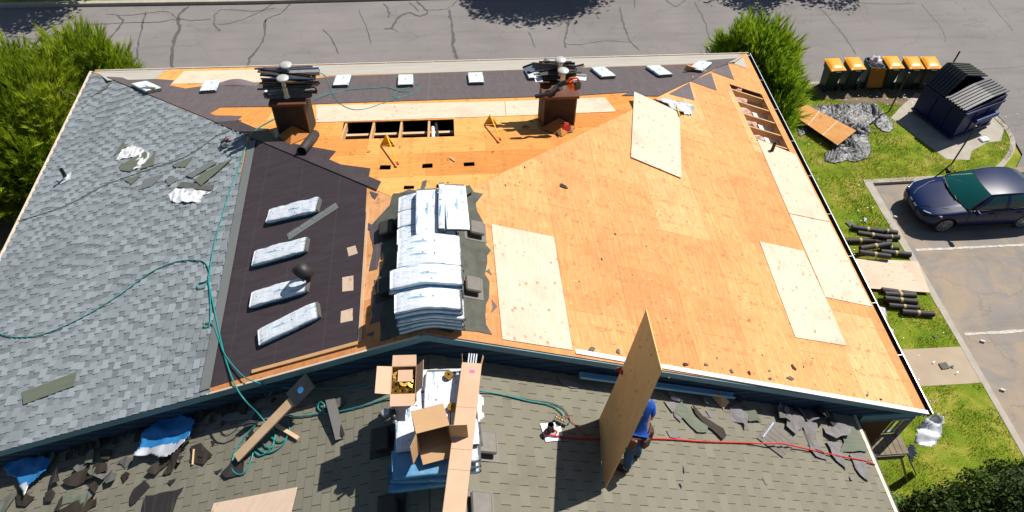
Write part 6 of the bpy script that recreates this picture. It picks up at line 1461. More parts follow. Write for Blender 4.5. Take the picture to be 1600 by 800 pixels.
for x, w_, b_, s_, c_ in zip(xs, hw, zb, zs, zc_):
    h = s_ - b_
    half = [(0, b_), (.6 * w_, b_), (.90 * w_, b_ + .02), (.975 * w_, b_ + .10), (.995 * w_, b_ + .35 * h), (1.0 * w_, b_ + .58 * h), (.985 * w_, b_ + .80 * h), (.96 * w_, s_ - .035), (.925 * w_, s_), (.80 * w_, s_ + (c_ - s_) * .30), (.62 * w_, s_ + (c_ - s_) * .70 + .008), (.58 * w_, s_ + (c_ - s_) * .78), (0, c_)]
    V += [(x, y, z) for y, z in half] + [(x, -y, z) for y, z in half[-2:0:-1]]
n = 24; F = []
for i in range(len(xs) - 1):
    for k in range(n): F.append((i * n + k, i * n + (k + 1) % n, (i + 1) * n + (k + 1) % n, (i + 1) * n + k))
F.append(tuple(range(n))); F.append(tuple(reversed(range((len(xs) - 1) * n, len(xs) * n))))
mb = MB(); mb.mesh(V, F); body = mb.build('body', 'car_paint', car, smooth=True)
dg = None
def apply_mods(o):
    dg = bpy.context.evaluated_depsgraph_get(); me = bpy.data.meshes.new_from_object(o.evaluated_get(dg)); o.modifiers.clear(); old = o.data; o.data = me; return o
ss = body.modifiers.new('s', 'SUBSURF'); ss.levels = ss.render_levels = 2
cut_o = []
for x in (WB_ / 2, -WB_ / 2):
    for s_ in (-1, 1):
        c = MB(); c.lathe([(.355, -.16), (.355, .30)], 32, Matrix.Translation((x, s_ * .80, .315)) @ Matrix.Rotation(R(90) * -s_, 4, 'X')); co = c.build('cutter', 'car_black', car); cut_o.append(co)
        bm_ = body.modifiers.new('b', 'BOOLEAN'); bm_.operation = 'DIFFERENCE'; bm_.object = co; bm_.solver = 'EXACT'
bpy.context.view_layer.update(); apply_mods(body)
for c in cut_o: bpy.data.objects.remove(c)
body.data.polygons.foreach_set('use_smooth', [True] * len(body.data.polygons))
for k in range(4):
    x, s_ = (WB_ / 2, -WB_ / 2)[k // 2], (-1, 1)[k % 2]; Mw = Matrix.Translation((x, s_ * .77, .315)) @ Matrix.Rotation(R(90) * -s_, 4, 'X')
    mb = MB(); mb.lathe([(.22, -.10), (.29, -.105), (.315, -.08), (.318, 0), (.315, .08), (.29, .108), (.235, .11), (.225, .08)], 36, None, cap=False); wh = mb.build('wheel', 'tyre', car, smooth=True, M=Mw)
    mb = MB(); mb.lathe([(.228, .085), (.235, .11), (.222, .112), (.21, .07), (.21, -.05)], 36, cap=False); mb.lathe([(.001, .082), (.045, .085), (.05, .06)], 16, None, 0, False)
    for j in range(10):
        a = 2 * math.pi * j / 10; r0_, r1_ = .035, .222; d1 = .10
        for da in (-.10, .10): mb.bar((r0_ * math.cos(a), r0_ * math.sin(a), .072), (r1_ * math.cos(a + da), r1_ * math.sin(a + da), .085), .018, .016)
    mb.build('rim', 'rim_silver', wh); mb = MB(); mb.lathe([(.001, .0), (.21, .0)], 24, None, 0, False); mb.build('brake_disc', 'car_black', wh)
# greenhouse
def lerp3(a, b, t): return Vector(a).lerp(Vector(b), t)
def side(s_, t, sg):
    b0, b1 = Vector((.80, .835, .905)), Vector((-1.78, .80, .965)); t0, t1 = Vector((.16, .585, 1.345)), Vector((-1.08, .575, 1.355))
    b = b0.lerp(b1, s_); b.y += .03 * math.sin(math.pi * s_); tt = t0.lerp(t1, s_); tt.z += .045 * math.sin(math.pi * s_); tt.y += .03 * math.sin(math.pi * s_)
    p = b.lerp(tt, t); p.y += .045 * math.sin(math.pi * t); return Vector((p.x, p.y * sg, p.z))
def wind(s_, t):      # s across -1..1
    b = Vector((.80 + .26 * (1 - s_ * s_), .835 * s_, .905 + .06 * (1 - s_ * s_))); tt = Vector((.16 + .10 * (1 - s_ * s_), .585 * s_, 1.345 + .035 * (1 - s_ * s_))); p = b.lerp(tt, t); p.z += .03 * math.sin(math.pi * t); return p
def rear(s_, t):
    b = Vector((-1.78 - .12 * (1 - s_ * s_), .80 * s_, .965 + .04 * (1 - s_ * s_))); tt = Vector((-1.08 - .10 * (1 - s_ * s_), .575 * s_, 1.355 + .03 * (1 - s_ * s_))); p = b.lerp(tt, t); p.z += .03 * math.sin(math.pi * t); return p
def roof(s_, t):      # t front..rear
    a = wind(s_, 1); b = rear(s_, 1); p = a.lerp(b, t); e = side(t, 1, 1 if s_ > 0 else -1); k = abs(s_) ** 6
    p.z += .045 * math.sin(math.pi * t); p.y += (.03 * math.sin(math.pi * t)) * s_; return p
def patch(f, nu, nv, sr, tr_, skip=None, only=None, mat='car_paint', name='panel', par=None, off=0):
    mb = MB(); idx = {}
    def vt(i, j):
        if (i, j) not in idx:
            idx[i, j] = len(mb.v); p = f(sr[0] + (sr[1] - sr[0]) * i / nu, tr_[0] + (tr_[1] - tr_[0]) * j / nv)
            mb.v.append(tuple(p + Vector((p.x * .4, p.y, p.z - .9)).normalized() * off))
        return idx[i, j]
    for i in range(nu):
        for j in range(nv):
            s_, t = sr[0] + (sr[1] - sr[0]) * (i + .5) / nu, tr_[0] + (tr_[1] - tr_[0]) * (j + .5) / nv
            if skip and skip(s_, t): continue
            if only and not only(s_, t): continue
            mb.f.append((vt(i, j), vt(i + 1, j), vt(i + 1, j + 1), vt(i, j + 1))); mb.m.append(0); mb.uv.append(None); mb.tone.append(None)
    return mb.build(name, mat, par or car, smooth=True)
rf = patch(roof, 16, 12, (-1, 1), (0, 1), name='roof')
patch(wind, 24, 14, (-1, 1), (0, 1), skip=lambda s_, t: abs(s_) < .93 and .04 < t < .96, mat='car_black', name='windscreen_frame')
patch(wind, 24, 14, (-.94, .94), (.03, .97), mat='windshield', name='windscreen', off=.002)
patch(rear, 24, 14, (-1, 1), (0, 1), skip=lambda s_, t: abs(s_) < .90 and .06 < t < .95, name='rear_frame')
patch(rear, 12, 8, (-.91, .91), (.05, .96), mat='car_glass', name='rear_window', off=.002)
winF = lambda s_, t: .075 < s_ < .44 and .07 < t < .88 and s_ > .06 + .08 * t
winR = lambda s_, t: .50 < s_ < .88 - .05 * t and .07 < t < .88
for sg in (-1, 1):
    f = lambda s_, t, sg=sg: side(s_, t, sg)
    patch(f, 50, 20, (0, 1), (0, 1), skip=lambda s_, t: winF(s_, t) or winR(s_, t), name='pillars')
    patch(f, 50, 20, (0, 1), (0, 1), only=winF, mat='car_glass', name='side_window', off=-.004); patch(f, 50, 20, (0, 1), (0, 1), only=winR, mat='car_glass', name='side_window', off=-.004)
    mb = MB(); mb.tube([side(s_ / 12, 1.0, sg) + Vector((0, .004 * sg, .004)) for s_ in range(13)], .010, 6); mb.build('roof_rail', 'car_black', car)
    mb = MB(); mb.tube([side(s_ / 12, .03, sg) + Vector((0, .01 * sg, 0)) for s_ in range(13)], .009, 6); mb.build('belt_trim', 'car_black', car)
    mb = MB(); mb.box((.62, sg * .99, .95), (.13, .22, .14), None, 0, .04); mb.box((.66, sg * .90, .92), (.06, .12, .05)); mi_ = mb.build('wing_mirror', 'car_black' if sg < 0 else 'car_paint', car)
    for xx in (.02, -.92): mb = MB(); mb.box((xx, sg * .905, .80), (.20, .03, .03), None, 0, .01); mb.build('door_handle', 'car_paint', car)
    for xx in (.78, -.16, -1.08): mb = MB(); mb.tube([(xx, sg * .908, .36), (xx - .02, sg * .915, .60), (xx - .02, sg * .895, .86)], .004, 5); mb.build('door_seam', 'car_black', car)
    mb = MB(); mb.tube([(1.0, sg * .89, .235), (-1.0, sg * .89, .235)], .02, 6); mb.build('sill', 'car_black', car)
    # headlamp
    mb = MB(); V = []
    for i in range(9):
        for j in range(5):
            a, b = i / 8, j / 4; x = 2.08 - .46 * a - .03 * (1 - b); y = .50 + .345 * a ** .75; z = .60 + .055 * a + .105 * b * (1 - .35 * a); V.append((x + .012, sg * (y + .012), z + .004))
    mb.mesh(V, [(i * 5 + j, (i + 1) * 5 + j, (i + 1) * 5 + j + 1, i * 5 + j + 1) for i in range(8) for j in range(4)]); o = mb.build('headlight', 'lamp_glass', car, smooth=True); o.modifiers.new('s', 'SOLIDIFY').thickness = .03
    mb = MB(); mb.box((2.135, sg * .13, .575), (.05, .20, .12), None, 0, .02); g_ = mb.build('grille', 'chrome', car)
    for k in range(6): mb = MB(); mb.box((2.163, sg * .13 + (k - 2.5) * .03, .575), (.006, .012, .09)); mb.build('grille_bar', 'car_black', g_)
    mb = MB(); mb.lathe([(.001, .0), (.05, .0), (.05, .02)], 14, Matrix.Translation((2.02, sg * .62, .36)) @ Matrix.Rotation(R(90), 4, 'Y'), cap=False); mb.build('fog_lamp', 'lamp_glass', car)
mb = MB(); mb.box((2.12, 0, .37), (.06, .80, .10), None, 0, .02); mb.build('air_intake', 'car_black', car)
for sg in (-1, 1):
    mb = MB(); mb.tube([(.95, sg * .72, .875), (1.4, sg * .62, .855), (1.85, sg * .42, .775), (2.05, sg * .26, .71)], .008, 5); mb.build('bonnet_seam', 'car_black', car)
for yy in (.35, -.2): mb = MB(); mb.bar((1.04, yy, .985), (.92, yy - .55, .985), .02, .012); mb.build('wiper', 'car_black', car)
for x, y in ((.1, .36), (.1, -.36), (-.85, .36), (-.85, -.36)):
    mb = MB(); mb.box((x, y, .62), (.5, .48, .18), None, 0, .05); mb.box((x - .25, y, .90), (.14, .46, .55), None, 0, .05); mb.box((x - .26, y, 1.20), (.10, .24, .14), None, 0, .03); mb.build('seat', 'car_seat', car)
mb = MB(); mb.box((.72, 0, .86), (.42, 1.45, .12), None, 0, .04); mb.build('dashboard', 'car_seat', car)
mb = MB(); mb.box((-.3, 0, .42), (2.6, 1.6, .04)); mb.build('cabin_floor', 'car_black', car)
mb = MB(); ring = [(.50 + .02 * math.sin(a), .36 + .17 * math.cos(a), .92 + .17 * math.sin(a)) for a in [2 * math.pi * k / 16 for k in range(17)]]; mb.tube(ring, .014, 6); mb.build('steering_wheel', 'car_black', car)

# ================================================================== BALCONY AND CORNER TARP
bal = wthing('balcony', 'small weathered timber balcony with slatted rail under the house corner', 'balcony', (9.4, -11.4, 0))
zb_ = 2.55; x0b, x1b, y0b, y1b = 8.97, 9.95, -11.86, -11.38
for k in range(8): mb = MB(); mb.box((x0b + .07 + k * .131, (y0b + y1b) / 2, zb_), (.12, y1b - y0b, .035)); mb.build('floor_board', 'weathered', bal)
mb = MB(); mb.box(((x0b + x1b) / 2, y0b, zb_ - .10), (x1b - x0b, .05, .18)); mb.build('rim_joist', 'weathered', bal); mb = MB(); mb.box((x1b, (y0b + y1b) / 2, zb_ - .10), (.05, y1b - y0b, .18)); mb.build('rim_joist', 'weathered', bal)
mb = MB(); mb.box(((x0b + x1b) / 2, y1b, zb_ + .95), (x1b - x0b, .07, .05)); mb.build('handrail', 'grey_paint', bal); mb = MB(); mb.box(((x0b + x1b) / 2, y1b, zb_ + .12), (x1b - x0b, .05, .05)); mb.build('bottom_rail', 'grey_paint', bal)
for k in range(7): mb = MB(); mb.box((x0b + .1 + k * .145, y1b, zb_ + .53), (.035, .035, .8)); mb.build('baluster', 'grey_paint', bal)
mb = MB(); mb.box((x1b, y1b, zb_ + .5), (.09, .09, 1.0)); mb.build('post', 'grey_paint', bal)
def drape(pts, zc, label, mat, s, amp, seed):
    pl = HZ(zc); poly = pxpoly(pl, pts); cx = sum(p[0] for p in poly) / len(poly); cy = sum(p[1] for p in poly) / len(poly)
    return tag(cloth(pl, poly, .05, lambda u, v: ridged(u, v, s, seed, amp) - .55 * ((u - cx) ** 2 + (v - cy) ** 2), 'plastic_sheet', [mat]), label, 'plastic sheet')
drape([(1440, 655), (1455, 652), (1468, 660), (1471, 680), (1462, 694), (1448, 699), (1428, 692), (1425, 680), (1436, 668)], 2.1, 'silvery grey plastic bundle hanging below the house corner', 'silver_sheet', 2.4, .4, 2)
drape([(1418, 698), (1428, 693), (1431, 712), (1425, 722), (1412, 712)], 1.6, 'pale blue grey plastic strip hanging from the balcony', 'grey_poly', 3, .2, 3)
for a, b, lb in (((1408, 715), (1416, 748), 'left grey board leaning below the balcony'), ((1420, 715), (1430, 738), 'right grey board leaning below the balcony')):
    mb = MB(); mb.bar(HZ(1.6).at(*a), HZ(.05).at(*b), .16, .03, up=(1, 0, .3)); tag(mb.build('timber_board', 'grey_paint'), lb, 'board')

# ================================================================== PERSON
def skinmesh(name, joints, edges, mat, parent, sub=2, extra=None):
    names = list(joints); me = bpy.data.meshes.new(name); me.from_pydata([joints[k][0] for k in names], [(names.index(a), names.index(b)) for a, b in edges], [])
    me.materials.append(MATS[mat]); o = bpy.data.objects.new(name, me); COL.objects.link(o)
    sk = o.modifiers.new('skin', 'SKIN'); sk.use_smooth_shade = True; sk.branch_smoothing = .3
    if not me.skin_vertices: me.attributes
    lay = me.skin_vertices[0].data if me.skin_vertices else None
    if lay is None: raise RuntimeError('skin layer')
    for i, k in enumerate(names):
        r = joints[k][1]; lay[i].radius = r if isinstance(r, tuple) else (r, r); lay[i].use_root = (i == 0)
    sb = o.modifiers.new('sub', 'SUBSURF'); sb.levels = sb.render_levels = sub
    bpy.context.view_layer.update(); apply_mods(o); o.data.polygons.foreach_set('use_smooth', [True] * len(o.data.polygons))
    o.data.materials.clear(); o.data.materials.append(MATS[mat])
    if parent: o.parent = parent; o.matrix_parent_inverse = parent.matrix_world.inverted()
    return o
def roofz(x): return ZL - T * (x - R0) + .012
PB = Vector((3.14, -13.40, roofz(3.14)))
per = thing('person', 'worker in blue shirt and jeans with a tool belt, hidden behind a carried sheet', 'person', Matrix.Translation(PB))
f1z, f2z = roofz(2.98), roofz(3.24)
J = {'pelvis': ((3.10, -13.28, 7.28), (.145, .12)), 'waist': ((3.12, -13.22, 7.44), (.135, .11)), 'chest': ((3.18, -13.12, 7.64), (.15, .12)), 'neckb': ((3.18, -13.04, 7.80), (.10, .08)), 'neck': ((3.19, -12.98, 7.88), .055), 'head1': ((3.20, -12.94, 7.96), (.075, .085)), 'head2': ((3.19, -12.92, 8.06), (.085, .10)), 'head3': ((3.19, -12.93, 8.13), .06),
     'shL': ((3.08, -13.02, 7.74), .058), 'elL': ((3.09, -12.76, 7.56), .043), 'wrL': ((3.02, -12.52, 7.60), .030), 'paL': ((2.98, -12.43, 7.61), (.038, .022)),
     'shR': ((3.30, -13.10, 7.72), .062), 'elR': ((3.29, -13.20, 7.50), .045), 'wrR': ((3.13, -13.20, 7.66), .030), 'paR': ((3.06, -13.18, 7.72), (.038, .022)),
     'hipL': ((3.02, -13.24, 7.18), .095), 'knL': ((3.20, -13.20, 6.82), .062), 'anL': ((3.26, -13.24, f2z + .10), .042), 'toL': ((3.22, -13.10, f2z + .04), .038),
     'hipR': ((3.17, -13.34, 7.18), .095), 'knR': ((3.03, -13.38, 6.84), .062), 'anR': ((3.03, -13.50, f1z + .10), .042), 'toR': ((2.93, -13.44, f1z + .04), .038)}
ED = [('pelvis', 'waist'), ('waist', 'chest'), ('chest', 'neckb'), ('neckb', 'neck'), ('neck', 'head1'), ('head1', 'head2'), ('head2', 'head3'), ('chest', 'shL'), ('shL', 'elL'), ('elL', 'wrL'), ('wrL', 'paL'), ('chest', 'shR'), ('shR', 'elR'), ('elR', 'wrR'), ('wrR', 'paR'),
      ('pelvis', 'hipL'), ('hipL', 'knL'), ('knL', 'anL'), ('anL', 'toL'), ('pelvis', 'hipR'), ('hipR', 'knR'), ('knR', 'anR'), ('anR', 'toR')]
bodyp = skinmesh('body', J, ED, 'skin', per)
pass
# face: nose, ears joined into the body mesh, eyes as parts
def fingers(pal, dir_, curl_, sidev, mat, nm):
    objs = []; pal, dir_, curl_, sidev = Vector(pal), Vector(dir_).normalized(), Vector(curl_).normalized(), Vector(sidev).normalized()
    for k, (off, ln) in enumerate(((-.030, .070), (-.010, .080), (.010, .076), (.028, .060))):
        b = pal + sidev * off - dir_ * .01; j = {'a': (tuple(b), .010), 'b': (tuple(b + dir_ * ln * .5), .0095), 'c': (tuple(b + dir_ * ln * .72 + curl_ * ln * .35), .009), 'd': (tuple(b + dir_ * ln * .60 + curl_ * ln * .75), .008)}
        objs.append(skinmesh(nm, j, [('a', 'b'), ('b', 'c'), ('c', 'd')], mat, per, 1))
    b = pal - sidev * .03 - dir_ * .03; j = {'a': (tuple(b), .011), 'b': (tuple(b - sidev * .025 + dir_ * .03), .011), 'c': (tuple(b - sidev * .015 + dir_ * .055 + curl_ * .02), .009)}
    objs.append(skinmesh(nm, j, [('a', 'b'), ('b', 'c')], mat, per, 1)); return objs
fL = fingers((2.975, -12.42, 7.615), (-.25, .95, .1), (-.95, -.25, 0), (.2, 0, 1), 'glove_red', 'finger')
fR = fingers((3.05, -13.18, 7.73), (-.7, .1, .7), (-.3, .9, .2), (.2, 1, .1), 'glove_red', 'finger')
gl_v = {'a': ((3.005, -12.50, 7.605), .034), 'b': ((2.98, -12.43, 7.61), (.044, .027))}; skinmesh('glove', gl_v, [('a', 'b')], 'glove_red', per, 2)
gl_v = {'a': ((3.10, -13.195, 7.68), .034), 'b': ((3.055, -13.18, 7.725), (.044, .027))}; skinmesh('glove', gl_v, [('a', 'b')], 'glove_red', per, 2)
mb = MB(); mb.tube([(3.15, -12.84, 8.03), (3.135, -12.815, 8.005), (3.14, -12.83, 7.99)], [.010, .014, .008], 8); mb.build('nose', 'skin', per, True) if False else None
for nm, d in (('nose', None),):
    o = mb.build('nose', 'skin', None, smooth=True); o.parent = per; o.matrix_parent_inverse = per.matrix_world.inverted()
def wpart(mb, nm, mat, smooth=False):
    o = mb.build(nm, mat, None, smooth=smooth); o.parent = per; o.matrix_parent_inverse = Matrix.Translation(PB).inverted(); return o
for s_ in (-1, 1):
    mb = MB(); mb.lathe([(.001, -.012), (.009, -.006), (.012, 0), (.009, .006), (.001, .012)], 10, Matrix.Translation((3.155 + s_ * .030, -12.843 + s_ * .018, 8.045)), cap=False); wpart(mb, 'eye', 'white_plastic', True)
    mb = MB(); mb.lathe([(.001, -.025), (.014, -.02), (.018, 0), (.014, .02), (.001, .025)], 10, Matrix.Translation((3.195 + s_ * .082, -12.93 + s_ * .04, 8.03)), cap=False); wpart(mb, 'ear', 'skin', True)
mb = MB(); mb.tube([(3.125, -12.865, 7.975), (3.142, -12.845, 7.972), (3.165, -12.84, 7.975)], .005, 6); wpart(mb, 'mouth', 'glove_red', True)
# clothes
K = {k: v for k, v in J.items()}
def grow(k, d): p, r = J[k]; return (p, tuple(x + d for x in r) if isinstance(r, tuple) else r + d)
sj = {k: grow(k, .016) for k in ('waist', 'chest', 'neckb', 'shL', 'shR')}; sj['hem'] = ((3.105, -13.27, 7.33), (.165, .14))
for s_ in 'LR':
    a, b = Vector(J['sh' + s_][0]), Vector(J['el' + s_][0]); sj['m' + s_] = (tuple(a.lerp(b, .8)), .068)
skinmesh('shirt', sj, [('chest', 'waist'), ('waist', 'hem'), ('chest', 'neckb'), ('chest', 'shL'), ('chest', 'shR'), ('shL', 'mL'), ('shR', 'mR')], 'shirt_blue', per)
tj = {'pelvis': ((3.10, -13.28, 7.29), (.165, .14)), 'low': ((3.10, -13.29, 7.22), (.16, .14))}
for s_ in 'LR':
    for k in ('hip', 'kn', 'an'): tj[k + s_] = grow(k + s_, .022)
    a = Vector(J['kn' + s_][0]).lerp(Vector(J['an' + s_][0]), .35); tj['ca' + s_] = (tuple(a + Vector((0, -.015, 0))), .078)
skinmesh('jeans', tj, [('pelvis', 'low'), ('low', 'hipL'), ('hipL', 'knL'), ('knL', 'caL'), ('caL', 'anL'), ('low', 'hipR'), ('hipR', 'knR'), ('knR', 'caR'), ('caR', 'anR')], 'denim', per)
for s_, z in (('L', f2z), ('R', f1z)):
    a, t_ = Vector(J['an' + s_][0]), Vector(J['to' + s_][0]); d = (t_ - a); d.z = 0; d.normalize()
    hj = {'h': (tuple(a + Vector((0, 0, -.035)) - d * .05), (.066, .066)), 'm': (tuple(a + Vector((0, 0, -.045)) + d * .06), (.066, .056)), 't': (tuple(a + Vector((0, 0, -.05)) + d * .19), (.060, .048))}
    skinmesh('shoe', hj, [('h', 'm'), ('m', 't')], 'car_black', per, 2)
bj = []
mb = MB(); c = Vector((3.105, -13.27, 7.33)); pts = [c + Vector((.185 * math.cos(a), .155 * math.sin(a), .01 * math.cos(a))) for a in [2 * math.pi * k / 24 for k in range(25)]]; mb.tube(pts, .026, 8, cap=False); wpart(mb, 'tool_belt', 'leather', True)
for (dx, dy, w_, h_) in ((.19, -.02, .13, .22), (.10, -.16, .14, .20), (-.08, -.16, .12, .24), (.17, .10, .12, .18)):
    mb = MB(); a = math.atan2(dy, dx); M_ = Matrix.Translation(c + Vector((dx * 1.08, dy * 1.08, -.09))) @ Matrix.Rotation(a, 4, 'Z'); mb.box((0, 0, 0), (.08, w_, h_), M_, 0, .025); wpart(mb, 'tool_pouch', 'leather')
mb = MB(); mb.tube([c + Vector((-.06, -.20, .05)), c + Vector((-.07, -.21, -.20))], .012, 8); wpart(mb, 'hammer_handle', 'orange_plastic')
cj = {'a': ((3.19, -12.93, 8.09), (.095, .105)), 'b': ((3.19, -12.935, 8.15), (.075, .085))}; skinmesh('cap', cj, [('a', 'b')], 'cap_dark', per, 2)
mb = MB(); mb.lathe([(.001, 0), (.07, -.002), (.072, -.010), (.001, -.01)], 14, Matrix.Translation((3.145, -12.84, 8.085)), cap=False); wpart(mb, 'cap_peak', 'cap_dark')
# join fingers/nose into the body so it stays one mesh
def join_into(dst, objs):
    import bmesh
    bm = bmesh.new(); bm.from_mesh(dst.data)
    n_mat = len(dst.data.materials)
    for o in objs:
        k = o.data.materials[0]
        if k.name not in [m_.name for m_ in dst.data.materials]: dst.data.materials.append(k)
        mi = [m_.name for m_ in dst.data.materials].index(k.name); n0 = len(bm.faces); bm.from_mesh(o.data); bm.faces.ensure_lookup_table()
        for f in bm.faces[n0:]: f.material_index = mi; f.smooth = True
    bm.to_mesh(dst.data); bm.free()
    for o in objs: bpy.data.objects.remove(o)
per_shift = True
join_into(bodyp, [o for o in bpy.data.objects if o.parent == per and o.name.split('.')[0] in ('finger', 'nose', 'ear')])

per.matrix_world = Matrix.Translation(PB + Vector((-.075, -.02, T * .075)))
# ================================================================== VEGETATION
def blades_mesh(name, V, F, tone, mat, parent=None):
    me = bpy.data.meshes.new(name); me.vertices.add(len(V)); me.vertices.foreach_set('co', V.astype(np.float32).ravel())
    k = F.shape[1]; me.loops.add(F.size); me.loops.foreach_set('vertex_index', F.astype(np.int32).ravel()); me.polygons.add(len(F)); me.polygons.foreach_set('loop_start', np.arange(len(F)) * k)
    me.update(calc_edges=True); a = me.attributes.new('tone', 'FLOAT', 'FACE'); a.data.foreach_set('value', tone.astype(np.float32))
    me.materials.append(MATS[mat]); o = bpy.data.objects.new(name, me); COL.objects.link(o)
    if parent: o.parent = parent; o.matrix_parent_inverse = parent.matrix_world.inverted()
    return o
def unit(a): return a / (np.linalg.norm(a, axis=1, keepdims=True) + 1e-9)
def shoots(P, Dn, n_bl, ln, w_, spread, tone0, g):
    """needle clusters: P base points, Dn directions"""
    n = len(P); P = np.repeat(P, n_bl, 0); Dr = np.repeat(Dn, n_bl, 0); t0 = np.repeat(tone0, n_bl)
    L_ = np.repeat(g.uniform(.7, 1.3, n) * ln, n_bl); s = g.uniform(0, .8, n * n_bl)[:, None] * L_[:, None]
    base = P + Dr * s; rnd = g.normal(size=(n * n_bl, 3)); perp = unit(np.cross(Dr, rnd)); d = unit(Dr + perp * spread * g.uniform(.5, 1.3, (n * n_bl, 1)))
    side_ = unit(np.cross(d, g.normal(size=d.shape))) * w_; bl = (L_ * g.uniform(.4, .75, n * n_bl))[:, None]
    V = np.stack([base - side_, base + side_, base + d * bl], 1).reshape(-1, 3); F = np.arange(len(V)).reshape(-1, 3)
    return V, F, np.clip(t0 + g.normal(size=len(F)) * .2, 0, 1)
def leaves(P, Dn, size, tone0, g, quad=True):
    n = len(P); u = unit(np.cross(Dn, g.normal(size=(n, 3)))); v = unit(np.cross(Dn, u)) ; s = size * g.uniform(.6, 1.3, (n, 1))
    V = np.stack([P - u * s * .5, P + v * s * .32, P + u * s * .6 + Dn * s * .1, P - v * s * .32], 1).reshape(-1, 3); F = np.arange(len(V)).reshape(-1, 4)
    return V, F, np.clip(tone0 + g.normal(size=n) * .12, 0, 1)
def clumps(ells, n, g, rmin=.55):
    """points through the outer volume of ellipsoids broken into lumps; returns pos, outward dir, lump tone"""
    Ps, Ds, Ts = [], [], []
    vol = np.array([e[3] * e[4] * e[5] for e in ells]) ** .67; vol = vol / vol.sum()
    for e, fr_ in zip(ells, vol):
        k = int(n * fr_); c = np.array(e[:3]); r = np.array(e[3:6]); d = unit(g.normal(size=(k, 3))); rad = g.uniform(rmin, 1, (k, 1)) ** .6
        lump = np.array([noise.noise(Vector((x * 2.6 + c[0], y * 2.6 + c[1], z * 2.6 + c[2]))) for x, y, z in d]); rad *= (1 + .30 * lump[:, None])
        P = c + d * r * rad; Ps.append(P); Ds.append(unit(d / r)); Ts.append(.5 + .45 * np.array([noise.noise(Vector(tuple(p * 1.1))) for p in P]) + g.normal(size=k) * .05)
    P, Dn, Tn = np.concatenate(Ps), np.concatenate(Ds), np.concatenate(Ts); ok = P[:, 2] > .02; return P[ok], Dn[ok], Tn[ok]
def trunkmesh(base, tops, r, parent, mat='bark', name='trunk'):
    mb = MB(); b = Vector(base); 
    for i, t_ in enumerate(tops):
        t_ = Vector(t_); mid = b.lerp(t_, .5) + Vector((rng.uniform(-.15, .15), rng.uniform(-.15, .15), 0)); mb.tube(spline([b, mid, t_], 4), [r * (1 - .8 * k / 8) * (1 if i == 0 else .7) for k in range(9)], 8)
    return mb.build(name, mat, parent, smooth=True)
def conifer(label, ells, n, seed, mat, base, ln=.26, w_=.012, spread=.55, up=.55, nb=12, name='pine_tree', group=None, cat='tree', tr=.12, rmin=.55):
    g = np.random.default_rng(seed); t = thing(name, label, cat, Matrix.Translation(base), group); WB[t.name] = t.matrix_world.copy()
    P, Dn, Tn = clumps(ells, n, g, rmin); Dn = unit(Dn * .8 + np.array([0, 0, up]) + g.normal(size=Dn.shape) * .28)
    V, F, tn = shoots(P - Dn * ln * .5, Dn, nb, ln, w_, spread, Tn, g)
    P2, D2, T2 = clumps(ells, int(n * .10), g, .93); D2 = unit(D2 * .9 + np.array([0, 0, up]) + g.normal(size=D2.shape) * .35); V2, F2, t2 = shoots(P2 - D2 * .1, D2, int(nb * 2.2), ln * 1.15, w_ * 1.1, spread * .5, np.clip(T2 + .2, 0, 1), g)
    F = np.concatenate([F, F2 + len(V)]); V = np.concatenate([V, V2]); tn = np.concatenate([tn, t2]); blades_mesh('foliage', V, F, tn, mat, t)
    trunkmesh(base, [e[:3] for e in ells], tr, t); return t
# left bush (pine)
B1 = [(-12.6, 1.2, 2.0, 2.1, 2.0, 2.3), (-11.2, 2.6, 2.0, 1.2, 1.2, 2.0), (-10.25, 2.35, 1.9, .9, .85, 1.9), (-13.6, -.3, 1.5, 1.7, 1.5, 1.7), (-12.2, -.6, 1.3, 1.1, 1.0, 1.4), (-14.6, 1.4, 1.8, 1.6, 1.6, 1.9)]
conifer('bright green long needled pine bush at the left of the house', B1, 12000, 3, 'pine', (-12.3, .8, -.02), ln=.52, w_=.014, spread=.42, up=.85, nb=14, name='pine_bush')
bs = [o for o in bpy.data.objects if o.name == 'pine_bush'][0]
g = np.random.default_rng(5)
for k in range(26):
    p = HZ(3.3).at(95 + g.uniform(-28, 32), 128 + g.uniform(-22, 30)); a = Vector((p.x + g.uniform(-.2, .2), p.y, 2.9 + g.uniform(-.2, .5))); d = Vector((g.uniform(-.6, .6), g.uniform(-.5, .5), g.uniform(-.1, .35)))
    mb = MB(); mb.tube([a, a + d * .6 + Vector((0, 0, .06)), a + d * 1.1], [.016, .011, .004], 5); mb.build('dry_branch', 'branch_dry', bs)
# right shrub
B2 = [(11.35, 2.9, 1.8, 1.05, 1.35, 1.8), (11.7, 1.5, 1.45, .70, 1.0, 1.45), (10.8, 3.2, 1.8, 1.0, .9, 1.75), (11.95, 3.0, 1.6, .8, .95, 1.5), (11.4, .5, 1.1, .5, .65, 1.1)]
conifer('dense green arborvitae shrub at the far right corner of the house', B2, 9500, 4, 'arbor', (11.8, 2.4, -.02), ln=.42, w_=.012, spread=.36, up=.95, nb=13, name='arborvitae_shrub', cat='shrub')
